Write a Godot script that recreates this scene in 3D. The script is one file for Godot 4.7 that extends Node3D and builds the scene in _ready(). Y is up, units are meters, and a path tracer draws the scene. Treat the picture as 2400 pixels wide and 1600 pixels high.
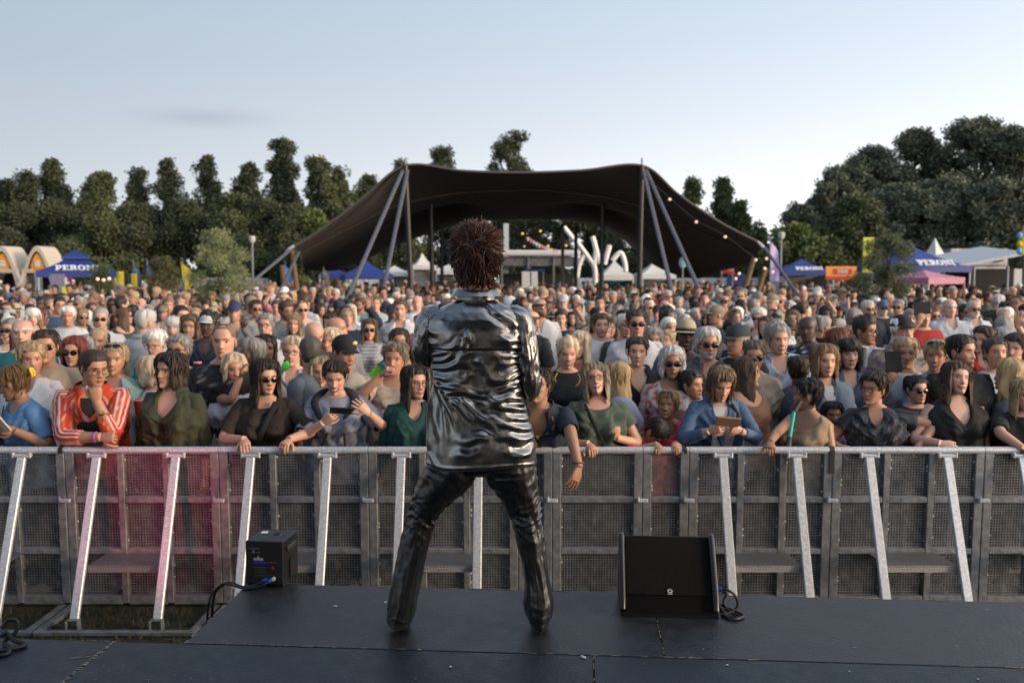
extends Node3D
# A festival crowd seen from the stage behind a performer.

const FOCAL := 2200.0
const EYE := 2.23
const STAGE_Y := 0.793
const STAGE_TURN := -0.0733
const RAIL_Y := 1.09
const RAIL_Z := -6.12

var cam_pitch := -atan(160.0 / 2200.0)
var mats := {}
var used_names := {}
var noise := FastNoiseLite.new()
var ridge := FastNoiseLite.new()
var rng := RandomNumberGenerator.new()
var noise_fine: NoiseTexture2D
var noise_coarse: NoiseTexture2D
var noise_bump: NoiseTexture2D
var noise_cells: NoiseTexture2D


# ---------------------------------------------------------------- mesh builder
class MB:
	var v := PackedVector3Array()
	var n := PackedVector3Array()
	var c := PackedColorArray()
	var t := PackedInt32Array()
	var col := Color.WHITE

	func tri_count() -> int:
		return t.size() / 3

	# rows x cols points; normals point along (across columns) x (down rows)
	func grid(p: PackedVector3Array, rows: int, cols: int, wrap := false, flip := false, pc := PackedColorArray()) -> void:
		var base := v.size()
		var has_c := pc.size() == p.size()
		for r in rows:
			for k in cols:
				var kl := k - 1
				var kr := k + 1
				if wrap:
					kl = (kl + cols) % cols
					kr = kr % cols
				else:
					kl = maxi(kl, 0)
					kr = mini(kr, cols - 1)
				var ru := maxi(r - 1, 0)
				var rd := mini(r + 1, rows - 1)
				var du := p[r * cols + kr] - p[r * cols + kl]
				var dv := p[rd * cols + k] - p[ru * cols + k]
				var nn := du.cross(dv)
				if nn.length_squared() < 1e-16:
					var r2 := 1 if r == 0 else rows - 2
					du = p[r2 * cols + kr] - p[r2 * cols + kl]
					nn = du.cross(dv)
				nn = nn.normalized()
				n.append(-nn if flip else nn)
				c.append(pc[r * cols + k] if has_c else col)
		v.append_array(p)
		var last := cols if wrap else cols - 1
		for r in rows - 1:
			for k in last:
				var k2 := (k + 1) % cols
				var a := base + r * cols + k
				var d := base + r * cols + k2
				var b := a + cols
				var e := d + cols
				if flip:
					t.append_array(PackedInt32Array([a, e, b, a, d, e]))
				else:
					t.append_array(PackedInt32Array([a, b, e, a, e, d]))

	func face(a: Vector3, b: Vector3, cc: Vector3, d: Vector3) -> void:
		# corners counter-clockwise as seen from outside
		var nn := (b - a).cross(d - a).normalized()
		if nn == Vector3.ZERO:
			nn = (cc - b).cross(d - b).normalized()
		var s := v.size()
		v.append_array(PackedVector3Array([a, b, cc, d]))
		for k in 4:
			n.append(nn)
			c.append(col)
		t.append_array(PackedInt32Array([s, s + 2, s + 1, s, s + 3, s + 2]))

	func tri(a: Vector3, b: Vector3, cc: Vector3) -> void:
		var nn := (b - a).cross(cc - a).normalized()
		var s := v.size()
		v.append_array(PackedVector3Array([a, b, cc]))
		for k in 3:
			n.append(nn)
			c.append(col)
		t.append_array(PackedInt32Array([s, s + 2, s + 1]))

	# box with chamfered edges
	func box(x: Transform3D, size: Vector3, bevel := 0.0) -> void:
		var h := size / 2.0
		var b := minf(bevel, minf(h.x, minf(h.y, h.z)) * 0.49)
		var i := h - Vector3(b, b, b)
		var f := func(sx: float, sy: float, sz: float, ax: int) -> Vector3:
			var q := Vector3(i.x * sx, i.y * sy, i.z * sz)
			q[ax] = h[ax] * Vector3(sx, sy, sz)[ax]
			return x * q
		face(f.call(1, -1, 1, 0), f.call(1, -1, -1, 0), f.call(1, 1, -1, 0), f.call(1, 1, 1, 0))
		face(f.call(-1, -1, -1, 0), f.call(-1, -1, 1, 0), f.call(-1, 1, 1, 0), f.call(-1, 1, -1, 0))
		face(f.call(-1, 1, 1, 1), f.call(1, 1, 1, 1), f.call(1, 1, -1, 1), f.call(-1, 1, -1, 1))
		face(f.call(-1, -1, -1, 1), f.call(1, -1, -1, 1), f.call(1, -1, 1, 1), f.call(-1, -1, 1, 1))
		face(f.call(-1, -1, 1, 2), f.call(1, -1, 1, 2), f.call(1, 1, 1, 2), f.call(-1, 1, 1, 2))
		face(f.call(1, -1, -1, 2), f.call(-1, -1, -1, 2), f.call(-1, 1, -1, 2), f.call(1, 1, -1, 2))
		if b <= 0.0:
			return
		for s in [-1.0, 1.0]:
			for u in [-1.0, 1.0]:
				edge(x, f.call(s, u, -1, 0), f.call(s, u, 1, 0), f.call(s, u, 1, 1), f.call(s, u, -1, 1))
				edge(x, f.call(s, -1, u, 0), f.call(s, 1, u, 0), f.call(s, 1, u, 2), f.call(s, -1, u, 2))
				edge(x, f.call(-1, s, u, 1), f.call(1, s, u, 1), f.call(1, s, u, 2), f.call(-1, s, u, 2))
				for w in [-1.0, 1.0]:
					var p0: Vector3 = f.call(s, u, w, 0)
					var p1: Vector3 = f.call(s, u, w, 1)
					var p2: Vector3 = f.call(s, u, w, 2)
					if (p1 - p0).cross(p2 - p0).dot(p0 - x.origin) > 0.0:
						tri(p0, p1, p2)
					else:
						tri(p0, p2, p1)

	func edge(x: Transform3D, a: Vector3, b: Vector3, cc: Vector3, d: Vector3) -> void:
		if (b - a).cross(d - a).dot((a + cc) / 2.0 - x.origin) > 0.0:
			face(a, b, cc, d)
		else:
			face(d, cc, b, a)

	# swept tube; flat < 1 squeezes it along `up`
	func tube(p: PackedVector3Array, r: PackedFloat32Array, sides: int, caps := true, flat := 1.0, up := Vector3.ZERO, pc := PackedColorArray()) -> void:
		var m := p.size()
		if m < 2:
			return
		var g := PackedVector3Array()
		var gc := PackedColorArray()
		var tan0 := (p[1] - p[0]).normalized()
		var side := up.cross(tan0)
		if side.length() < 0.01:
			side = Vector3.UP.cross(tan0)
			if side.length() < 0.05:
				side = Vector3.RIGHT.cross(tan0)
		side = side.normalized()
		var has_c := pc.size() == m
		for i in m:
			var tg := (p[mini(i + 1, m - 1)] - p[maxi(i - 1, 0)]).normalized()
			side = (side - tg * side.dot(tg)).normalized()
			var oth := tg.cross(side)
			for k in sides:
				var a := TAU * k / sides
				g.append(p[i] + side * (cos(a) * r[i]) + oth * (sin(a) * r[i] * flat))
				if has_c:
					gc.append(pc[i])
		grid(g, m, sides, true, false, gc)
		if caps:
			for e in [0, m - 1]:
				var base := v.size()
				var ax := (p[1] - p[0]).normalized() * -1.0 if e == 0 else (p[m - 1] - p[m - 2]).normalized()
				var cc := pc[e] if has_c else col
				v.append(p[e] + ax * r[e] * 0.25)
				n.append(ax)
				c.append(cc)
				for k in sides:
					v.append(g[e * sides + k])
					n.append((ax + (g[e * sides + k] - p[e]).normalized() * 0.6).normalized())
					c.append(cc)
				for k in sides:
					var k2 := (k + 1) % sides
					if e == 0:
						t.append_array(PackedInt32Array([base, base + 1 + k, base + 1 + k2]))
					else:
						t.append_array(PackedInt32Array([base, base + 1 + k2, base + 1 + k]))

	func rod(a: Vector3, b: Vector3, r: float, sides := 8, r2 := -1.0) -> void:
		tube(PackedVector3Array([a, b]), PackedFloat32Array([r, r if r2 < 0.0 else r2]), sides)

	func ball(x: Transform3D, rad: Vector3, rows := 8, cols := 12) -> void:
		var g := PackedVector3Array()
		for r in rows:
			var a := PI * r / (rows - 1)
			for k in cols:
				var b := TAU * k / cols
				g.append(x * (Vector3(sin(a) * cos(b), cos(a), -sin(a) * sin(b)) * rad))
		grid(g, rows, cols, true, true)

	func ring(x: Transform3D, rad: float, thick: float, seg := 20, sides := 6) -> void:
		var p := PackedVector3Array()
		var r := PackedFloat32Array()
		for k in seg + 1:
			var a := TAU * k / seg
			p.append(x * Vector3(cos(a) * rad, sin(a) * rad, 0.0))
			r.append(thick)
		tube(p, r, sides, false)

	func join(o: MB, x: Transform3D) -> void:
		var s := v.size()
		v.append_array(x * o.v)
		var nb := x.basis.orthonormalized()
		n.append_array(Transform3D(nb, Vector3.ZERO) * o.n)
		c.append_array(o.c)
		var at := t.size()
		t.append_array(o.t)
		for k in range(at, t.size()):
			t[k] += s

	static var total := 0

	func mesh() -> ArrayMesh:
		total += t.size() / 3
		var a := []
		a.resize(Mesh.ARRAY_MAX)
		a[Mesh.ARRAY_VERTEX] = v
		a[Mesh.ARRAY_NORMAL] = n
		a[Mesh.ARRAY_COLOR] = c
		a[Mesh.ARRAY_INDEX] = t
		var m := ArrayMesh.new()
		m.add_surface_from_arrays(Mesh.PRIMITIVE_TRIANGLES, a)
		return m


# ---------------------------------------------------------------- names, nodes, materials
func numbered(called: String) -> String:
	if not used_names.has(called):
		used_names[called] = 0
		return called
	used_names[called] += 1
	return "%s_%03d" % [called, used_names[called]]


func tag(o: Node, label := "", category := "", group := "", kind := "") -> Node:
	if label: o.set_meta("label", label)
	if category: o.set_meta("category", category)
	if group: o.set_meta("group", group)
	if kind: o.set_meta("kind", kind)
	return o


func thing(called: String, at := Vector3.ZERO, turn := 0.0) -> Node3D:
	var o := Node3D.new()
	o.name = numbered(called)
	add_child(o)
	o.position = at
	o.rotation.y = turn
	return o


func put(mb: MB, called: String, m: Material, parent: Node = null) -> MeshInstance3D:
	var o := MeshInstance3D.new()
	o.mesh = mb.mesh()
	o.material_override = m
	if parent == null:
		o.name = numbered(called)
		add_child(o)
	else:
		o.name = called
		parent.add_child(o, true)
	return o


func put_mesh(me: Mesh, called: String, m: Material, parent: Node = null) -> MeshInstance3D:
	var o := MeshInstance3D.new()
	o.mesh = me
	o.material_override = m
	if parent == null:
		o.name = numbered(called)
		add_child(o)
	else:
		o.name = called
		parent.add_child(o, true)
	return o


func lin(r: float, g: float, b: float) -> Color:
	return Color(r, g, b).linear_to_srgb()


# real-world (linear) base colour; grain = how strongly a fine pattern modulates it
func mat(key: String, c: Color, rough := 0.7, metal := 0.0, grain := "", scale := 4.0, bump := 0.0) -> StandardMaterial3D:
	if mats.has(key):
		return mats[key]
	var m := StandardMaterial3D.new()
	m.albedo_color = c.linear_to_srgb()
	m.roughness = rough
	m.metallic = metal
	if grain != "" or bump > 0.0:
		m.uv1_triplanar = true
		m.uv1_scale = Vector3.ONE * scale
	if grain == "fine":
		m.albedo_texture = noise_fine
	elif grain == "coarse":
		m.albedo_texture = noise_coarse
	elif grain == "cells":
		m.albedo_texture = noise_cells
	if bump > 0.0:
		m.heightmap_enabled = true
		m.heightmap_texture = noise_bump
		m.heightmap_scale = bump
	mats[key] = m
	return m


func vmat(key: String, rough := 0.7, metal := 0.0, grain := "", scale := 4.0, bump := 0.0) -> StandardMaterial3D:
	var fresh := not mats.has(key)
	var m := mat(key, Color.WHITE, rough, metal, grain, scale, bump)
	if fresh:
		m.vertex_color_use_as_albedo = true
	return m


func ramp(a: float, b: float) -> Gradient:
	var g := Gradient.new()
	g.set_color(0, Color(a, a, a))
	g.set_color(1, Color(b, b, b))
	return g


func noise_tex(kind: int, freq: float, a: float, b: float, sd: int, oct := 4, size := 512) -> NoiseTexture2D:
	var f := FastNoiseLite.new()
	f.noise_type = kind
	f.frequency = freq
	f.fractal_octaves = oct
	f.seed = sd
	var tx := NoiseTexture2D.new()
	tx.width = size
	tx.height = size
	tx.seamless = true
	tx.noise = f
	tx.color_ramp = ramp(a, b)
	return tx


# the ray through a pixel of the 2400 x 1600 photograph, met at a given depth
func at(px: float, py: float, depth: float) -> Vector3:
	var r := Basis(Vector3.RIGHT, cam_pitch) * Vector3((px - 1200.0) / FOCAL, -(py - 800.0) / FOCAL, -1.0)
	return Vector3(0, EYE, 0) + r * (depth / -r.z)


func px_of(p: Vector3) -> Vector2:
	var q := Basis(Vector3.RIGHT, -cam_pitch) * (p - Vector3(0, EYE, 0))
	return Vector2(1200.0 + FOCAL * q.x / -q.z, 800.0 - FOCAL * q.y / -q.z)


# stage axes: u to the right, w towards the crowd
func on_stage(u: float, w: float, y := 0.0) -> Vector3:
	return Vector3(u, STAGE_Y + y, -w).rotated(Vector3.UP, STAGE_TURN)


func spline(pts: Array, per: int) -> PackedVector3Array:
	var cv := Curve3D.new()
	var m := pts.size()
	for i in m:
		var a: Vector3 = pts[maxi(i - 1, 0)]
		var b: Vector3 = pts[mini(i + 1, m - 1)]
		var d := (b - a) / 6.0
		cv.add_point(pts[i], -d, d)
	var out := PackedVector3Array()
	for i in m - 1:
		for k in per:
			out.append(cv.sample(i, float(k) / per))
	out.append(pts[m - 1])
	return out


func even(count: int, r: float) -> PackedFloat32Array:
	var a := PackedFloat32Array()
	a.resize(count)
	a.fill(r)
	return a


func table(t: Array, y: float, k: int) -> float:
	# t: rows [y, a, b, c] with rising y; smooth between rows
	var m := t.size()
	if y <= t[0][0]: return t[0][k]
	if y >= t[m - 1][0]: return t[m - 1][k]
	var i := 0
	while y > t[i + 1][0]:
		i += 1
	var y0: float = t[i][0]
	var y1: float = t[i + 1][0]
	var f := (y - y0) / (y1 - y0)
	var p0: float = t[maxi(i - 1, 0)][k]
	var p1: float = t[i][k]
	var p2: float = t[i + 1][k]
	var p3: float = t[mini(i + 2, m - 1)][k]
	return cubic_interpolate(p1, p2, p0, p3, f)


func _ready() -> void:
	# ---- camera
	var cam := Camera3D.new()
	cam.name = "camera"
	add_child(cam)
	cam.position = Vector3(0, EYE, 0)
	cam.rotation.x = cam_pitch
	cam.keep_aspect = Camera3D.KEEP_HEIGHT
	var lens := CameraAttributesPhysical.new()
	lens.frustum_focal_length = 33.0
	lens.frustum_near = 0.05
	lens.frustum_far = 900.0
	lens.frustum_focus_distance = 3.72
	lens.exposure_aperture = 3.2
	cam.attributes = lens
	cam.current = true
	# ---- sky and sun
	var env := Environment.new()
	env.background_mode = Environment.BG_SKY
	var sky := Sky.new()
	var sm := PanoramaSkyMaterial.new()
	sm.panorama = ImageTexture.create_from_image(sky_image())
	sky.sky_material = sm
	env.sky = sky
	env.tonemap_mode = Environment.TONE_MAPPER_LINEAR
	env.tonemap_exposure = 1.06
	env.sdfgi_enabled = true
	env.ssao_enabled = true
	env.ssil_enabled = true
	var we := WorldEnvironment.new()
	we.name = "world_environment"
	we.environment = env
	add_child(we)
	var sun := DirectionalLight3D.new()
	sun.name = "sun"
	add_child(sun)
	sun.look_at_from_position(sun_dir() * 10.0, Vector3.ZERO)
	sun.light_color = Color(1.0, 0.87, 0.72)
	sun.light_energy = 0.95
	sun.light_angular_distance = 12.0
	sun.shadow_enabled = true
	# ---- shared patterns
	noise_fine = noise_tex(FastNoiseLite.TYPE_SIMPLEX_SMOOTH, 0.03, 0.72, 1.0, 11)
	noise_coarse = noise_tex(FastNoiseLite.TYPE_SIMPLEX_SMOOTH, 0.008, 0.70, 1.0, 12, 5)
	noise_bump = noise_tex(FastNoiseLite.TYPE_SIMPLEX_SMOOTH, 0.05, 0.0, 1.0, 13, 3)
	noise_cells = noise_tex(FastNoiseLite.TYPE_CELLULAR, 0.03, 0.6, 1.0, 14, 2)
	noise.noise_type = FastNoiseLite.TYPE_SIMPLEX_SMOOTH
	noise.frequency = 1.0
	noise.fractal_octaves = 2
	noise.seed = 5
	ridge.noise_type = FastNoiseLite.TYPE_SIMPLEX_SMOOTH
	ridge.fractal_type = FastNoiseLite.FRACTAL_RIDGED
	ridge.frequency = 1.0
	ridge.fractal_octaves = 2
	ridge.seed = 9
	rng.seed = 20240817
	var t0 := Time.get_ticks_msec()
	build_ground()
	build_stage()
	build_barriers()
	print("setting ", Time.get_ticks_msec() - t0)
	build_trees()
	print("trees ", Time.get_ticks_msec() - t0)
	build_tent()
	build_market()
	print("market ", Time.get_ticks_msec() - t0)
	build_performer()
	print("performer ", Time.get_ticks_msec() - t0)
	build_front()
	print("front ", Time.get_ticks_msec() - t0)
	build_crowd()
	print("crowd ", Time.get_ticks_msec() - t0)
	build_small()
	print("triangles ", MB.total)


func sun_dir() -> Vector3:
	# low, out of frame to the right and a little behind the camera
	var az := deg_to_rad(112.0)
	var el := deg_to_rad(10.0)
	return Vector3(sin(az) * cos(el), sin(el), -cos(az) * cos(el))


func sky_image() -> Image:
	var w := 1024
	var h := 512
	var im := Image.create(w, h, false, Image.FORMAT_RGBF)
	var s := sun_dir()
	var wisp := FastNoiseLite.new()
	wisp.seed = 3
	wisp.frequency = 1.0
	wisp.fractal_octaves = 4
	var zen := Color(0.25, 0.37, 0.56)
	var mid := Color(0.50, 0.635, 0.79)
	var hor := Color(0.80, 0.85, 0.885)
	for y in h:
		var el := PI / 2.0 - PI * (y + 0.5) / h
		for x in w:
			var az := TAU * (x + 0.5) / w
			var d := Vector3(sin(az) * cos(el), sin(el), -cos(az) * cos(el))
			var e := maxf(d.y, 0.0)
			var c := mid.lerp(zen, smoothstep(0.25, 0.85, e))
			c = c.lerp(hor, exp(-e * 8.0))
			# evening glow: wide along the horizon on the sun's side, strong close to the sun
			var side := (1.0 + Vector2(d.x, d.z).normalized().dot(Vector2(s.x, s.z).normalized())) / 2.0
			c = Color(c.r, c.g, c.b) * (0.72 + 0.70 * side)
			c += Color(1.65, 1.38, 1.10) * (side * exp(-e * 7.0))
			c += Color(2.9, 2.45, 1.9) * pow(maxf(0.0, d.dot(s)), 2.6)
			# one thin streak of cloud and faint veils
			var a2 := wrapf(atan2(d.x, -d.z) - deg_to_rad(-18.0), -PI, PI)
			var streak := exp(-pow(a2 / 0.055, 2.0)) * exp(-pow((e - 0.153 - 0.02 * a2) / 0.0065, 2.0))
			var veil := smoothstep(0.1, 0.7, wisp.get_noise_3d(d.x * 1.6, d.y * 12.0, d.z * 1.6)) * exp(-e * 3.0)
			c = c.lerp(Color(0.46, 0.49, 0.60), 0.75 * streak)
			c = c.lerp(Color(0.80, 0.80, 0.82), 0.10 * veil)
			im.set_pixel(x, y, c * 0.94)
	return im


# ---------------------------------------------------------------- ground, stage, barriers
func build_ground() -> void:
	var mb := MB.new()
	var p := PackedVector3Array()
	var steps := [-500.0, -160.0, -80.0, -40.0, -20.0, -10.0, -5.0, 0.0, 5.0, 10.0, 20.0, 40.0, 80.0, 160.0, 500.0]
	for z in steps:
		for x in steps:
			p.append(Vector3(x, 0.0, z))
	mb.grid(p, steps.size(), steps.size(), false, true)
	var g := mat("turf", Color(0.036, 0.038, 0.020), 0.95, 0.0, "coarse", 0.35, 2.0)
	tag(put(mb, "ground", g), "", "", "", "structure")
	# trodden grass in the pit between stage and barrier, the part of it that shows
	var blade := MB.new()
	for k in 5:
		var a := k * 1.3
		var o := Vector3(cos(a), 0, sin(a)) * 0.012
		var tip := Vector3(cos(a * 2.1) * 0.02, 0.018 + 0.006 * k, sin(a * 2.1) * 0.02) + o
		blade.tri(o + Vector3(0.003, 0, 0), tip, o - Vector3(0.003, 0, 0))
	var mm := MultiMesh.new()
	mm.transform_format = MultiMesh.TRANSFORM_3D
	mm.use_colors = true
	mm.mesh = blade.mesh()
	mm.instance_count = 5200
	var r := RandomNumberGenerator.new()
	r.seed = 4
	for i in 5200:
		var q := Vector3(r.randf_range(-4.6, -0.9), 0.0, r.randf_range(-6.05, -4.2))
		mm.set_instance_transform(i, Transform3D(Basis(Vector3.UP, r.randf() * TAU).scaled(Vector3.ONE * r.randf_range(0.6, 1.3)), q))
		var k := r.randf()
		mm.set_instance_color(i, Color(0.03 + 0.04 * k, 0.036 + 0.022 * k, 0.012 + 0.01 * k))
	var mi := MultiMeshInstance3D.new()
	mi.name = "grass"
	mi.multimesh = mm
	mi.material_override = vmat("blade", 0.8)
	add_child(mi)
	tag(mi, "short trodden grass between the stage and the metal crowd barrier", "grass", "", "stuff")


func deck(parent: Node, u0: float, u1: float, w0: float, w1: float, m: Material, gap := 0.004) -> void:
	# one stage deck: plywood board on an aluminium rim
	var mb := MB.new()
	var c := Vector3((u0 + u1) / 2, STAGE_Y - 0.009, -(w0 + w1) / 2)
	mb.box(Transform3D(Basis(), c), Vector3(u1 - u0 - gap, 0.018, w1 - w0 - gap), 0.002)
	put(mb, "deck_board", m, parent)
	var rim := MB.new()
	for z in [-w0 - 0.012, -w1 + 0.012]:
		rim.box(Transform3D(Basis(), Vector3(c.x, STAGE_Y - 0.069, z)), Vector3(u1 - u0 - gap - 0.002, 0.1, 0.018), 0.002)
	for x in [u0 + 0.012, u1 - 0.012]:
		rim.box(Transform3D(Basis(), Vector3(x, STAGE_Y - 0.0695, c.z)), Vector3(0.018, 0.1, w1 - w0 - 0.05), 0.002)
	put(rim, "deck_rim", mat("alu_rim", Color(0.32, 0.32, 0.33), 0.4, 0.8, "fine", 6.0), parent)
	for x in [u0 + 0.05, u1 - 0.05]:
		for w in [w0 + 0.05, w1 - 0.05]:
			var leg := MB.new()
			leg.rod(Vector3(x, 0, -w), Vector3(x, STAGE_Y - 0.1195, -w), 0.024)
			put(leg, "deck_leg", mats["alu_rim"], parent)


func build_stage() -> void:
	var st := thing("stage", Vector3.ZERO, STAGE_TURN)
	tag(st, "", "", "", "structure")
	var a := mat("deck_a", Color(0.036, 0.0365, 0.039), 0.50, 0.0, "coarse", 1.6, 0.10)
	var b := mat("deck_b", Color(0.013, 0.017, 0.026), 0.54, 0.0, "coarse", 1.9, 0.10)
	for m in [a, b]:
		m.roughness_texture = noise_coarse
		m.roughness_texture_channel = BaseMaterial3D.TEXTURE_CHANNEL_RED
	# near row and the rows behind the camera
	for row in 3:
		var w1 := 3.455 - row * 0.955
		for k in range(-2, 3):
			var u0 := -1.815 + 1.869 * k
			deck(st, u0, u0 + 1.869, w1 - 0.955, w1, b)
	# thrust row in front of the performer
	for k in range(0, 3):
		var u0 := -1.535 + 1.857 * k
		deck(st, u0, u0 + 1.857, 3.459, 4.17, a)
	# chipped pale plywood edges along some joints
	var chip := MB.new()
	var r := RandomNumberGenerator.new()
	r.seed = 8
	var runs := [[-1.815, 3.05, -1.815, 3.455, 44, 0.020], [-1.95, 3.452, -1.815, 3.452, 8, 0.006], [-1.53, 3.461, -0.6, 3.461, 34, 0.006],
		[-1.533, 3.47, -1.533, 4.16, 30, 0.006], [-0.2, 3.458, 2.1, 3.458, 40, 0.005], [0.054, 2.6, 0.054, 3.44, 22, 0.003], [0.322, 3.47, 0.322, 3.85, 16, 0.003], [-1.2, 4.166, 2.0, 4.166, 30, 0.003]]
	for q in runs:
		for k in int(q[4]):
			var f := (k + r.randf()) / float(q[4])
			if r.randf() < 0.38:
				continue
			var x := lerpf(q[0], q[2], f)
			var w := lerpf(q[1], q[3], f)
			var l := r.randf_range(0.4, 1.0) * Vector2(q[2] - q[0], q[3] - q[1]).length() / float(q[4])
			var ang := atan2(-(q[3] - q[1]), q[2] - q[0])
			var wd := float(q[5]) * r.randf_range(0.35, 1.1)
			chip.box(Transform3D(Basis(Vector3.UP, ang + r.randf_range(-0.25, 0.25)), Vector3(x, STAGE_Y + 0.0012, -w)), Vector3(l, 0.002, wd), 0.0)
	for k in 4:
		chip.box(Transform3D(Basis(Vector3.UP, 0.5 + 0.12 * k), Vector3(-1.865 + 0.012 * k, STAGE_Y + 0.0012, -3.30 - 0.006 * k)), Vector3(0.075 - 0.012 * k, 0.002, 0.006), 0.0)
	put(chip, "splintered_edge", mat("splinter", Color(0.36, 0.31, 0.22), 0.85, 0.0, "fine", 9.0), st)
	# fine scuffs on the painted boards
	var scuff := MB.new()
	for k in 130:
		var x := r.randf_range(-1.7, 2.1)
		var w := r.randf_range(2.75, 4.1)
		if k % 3 == 0:
			x = r.randf_range(-2.3, -1.2)
			w = r.randf_range(2.9, 3.4)
		scuff.box(Transform3D(Basis(Vector3.UP, r.randf() * 3.0), Vector3(x, STAGE_Y + 0.0008, -w)), Vector3(r.randf_range(0.003, 0.02), 0.0012, r.randf_range(0.0012, 0.003)), 0.0)
	put(scuff, "paint_scuff", mat("scuffed", Color(0.20, 0.21, 0.22), 0.7), st)
	# roof and black back wall of the stage, behind and above the photographer
	var cloth := mat("stage_black", Color(0.012, 0.012, 0.014), 0.9)
	var bk := MB.new()
	bk.box(Transform3D(Basis(), Vector3(0, 3.0, 3.6)), Vector3(5.4, 5.0, 0.06), 0.01)
	tag(put(bk, "stage_wall", cloth), "", "", "", "structure")
	var rf := MB.new()
	rf.box(Transform3D(Basis(Vector3.RIGHT, 0.05), Vector3(0, 5.6, 1.2)), Vector3(6.6, 0.12, 5.4), 0.02)
	tag(put(rf, "stage_roof", cloth), "", "", "", "structure")
	# black wing at the side of the stage
	for x in [3.75]:
		var wg := MB.new()
		wg.box(Transform3D(Basis(), Vector3(x, 2.8, 0.6)), Vector3(0.06, 5.4, 6.0), 0.01)
		tag(put(wg, "stage_wall", cloth), "", "", "", "structure")
	for x in [-3.2, 3.2]:
		for z in [-1.3, 3.75]:
			var tr := MB.new()
			for o in [Vector2(-1, -1), Vector2(1, -1), Vector2(1, 1), Vector2(-1, 1)]:
				tr.rod(Vector3(x + o.x * 0.13, 0, z + o.y * 0.13), Vector3(x + o.x * 0.13, 5.45, z + o.y * 0.13), 0.025)
			for k in 12:
				var s := 1.0 if k % 2 == 0 else -1.0
				tr.rod(Vector3(x - 0.13 * s, k * 0.45, z - 0.13), Vector3(x + 0.13 * s, k * 0.45 + 0.45, z - 0.13), 0.012, 5)
				tr.rod(Vector3(x - 0.13, k * 0.45, z - 0.13 * s), Vector3(x - 0.13, k * 0.45 + 0.45, z + 0.13 * s), 0.012, 5)
			tag(put(tr, "stage_truss", mats["alu_rim"]), "", "", "", "structure")


# perforated sheet with square holes in the x-y plane, from (0,0) to (w,h)
func perforated(w: float, h: float, pitch := 0.0185, hole := 0.0112) -> MB:
	var mb := MB.new()
	var nx := int((w - 0.006) / pitch)
	var ny := int((h - 0.006) / pitch)
	var mx := (w - nx * pitch + (pitch - hole)) / 2.0
	var my := (h - ny * pitch + (pitch - hole)) / 2.0
	var xs := PackedFloat32Array([0.0])
	for i in nx:
		xs.append(mx + i * pitch)
		xs.append(mx + i * pitch + hole)
	xs.append(w)
	# full-width strips between the rows of holes, short bridges between the holes
	var y0 := 0.0
	for j in ny + 1:
		var y1 := my + j * pitch if j < ny else h
		mb.face(Vector3(0, y0, 0), Vector3(w, y0, 0), Vector3(w, y1, 0), Vector3(0, y1, 0))
		if j < ny:
			var y2 := y1 + hole
			for i in nx + 1:
				mb.face(Vector3(xs[2 * i], y1, 0), Vector3(xs[2 * i + 1], y1, 0), Vector3(xs[2 * i + 1], y2, 0), Vector3(xs[2 * i], y2, 0))
			y0 = y2
	return mb


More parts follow.
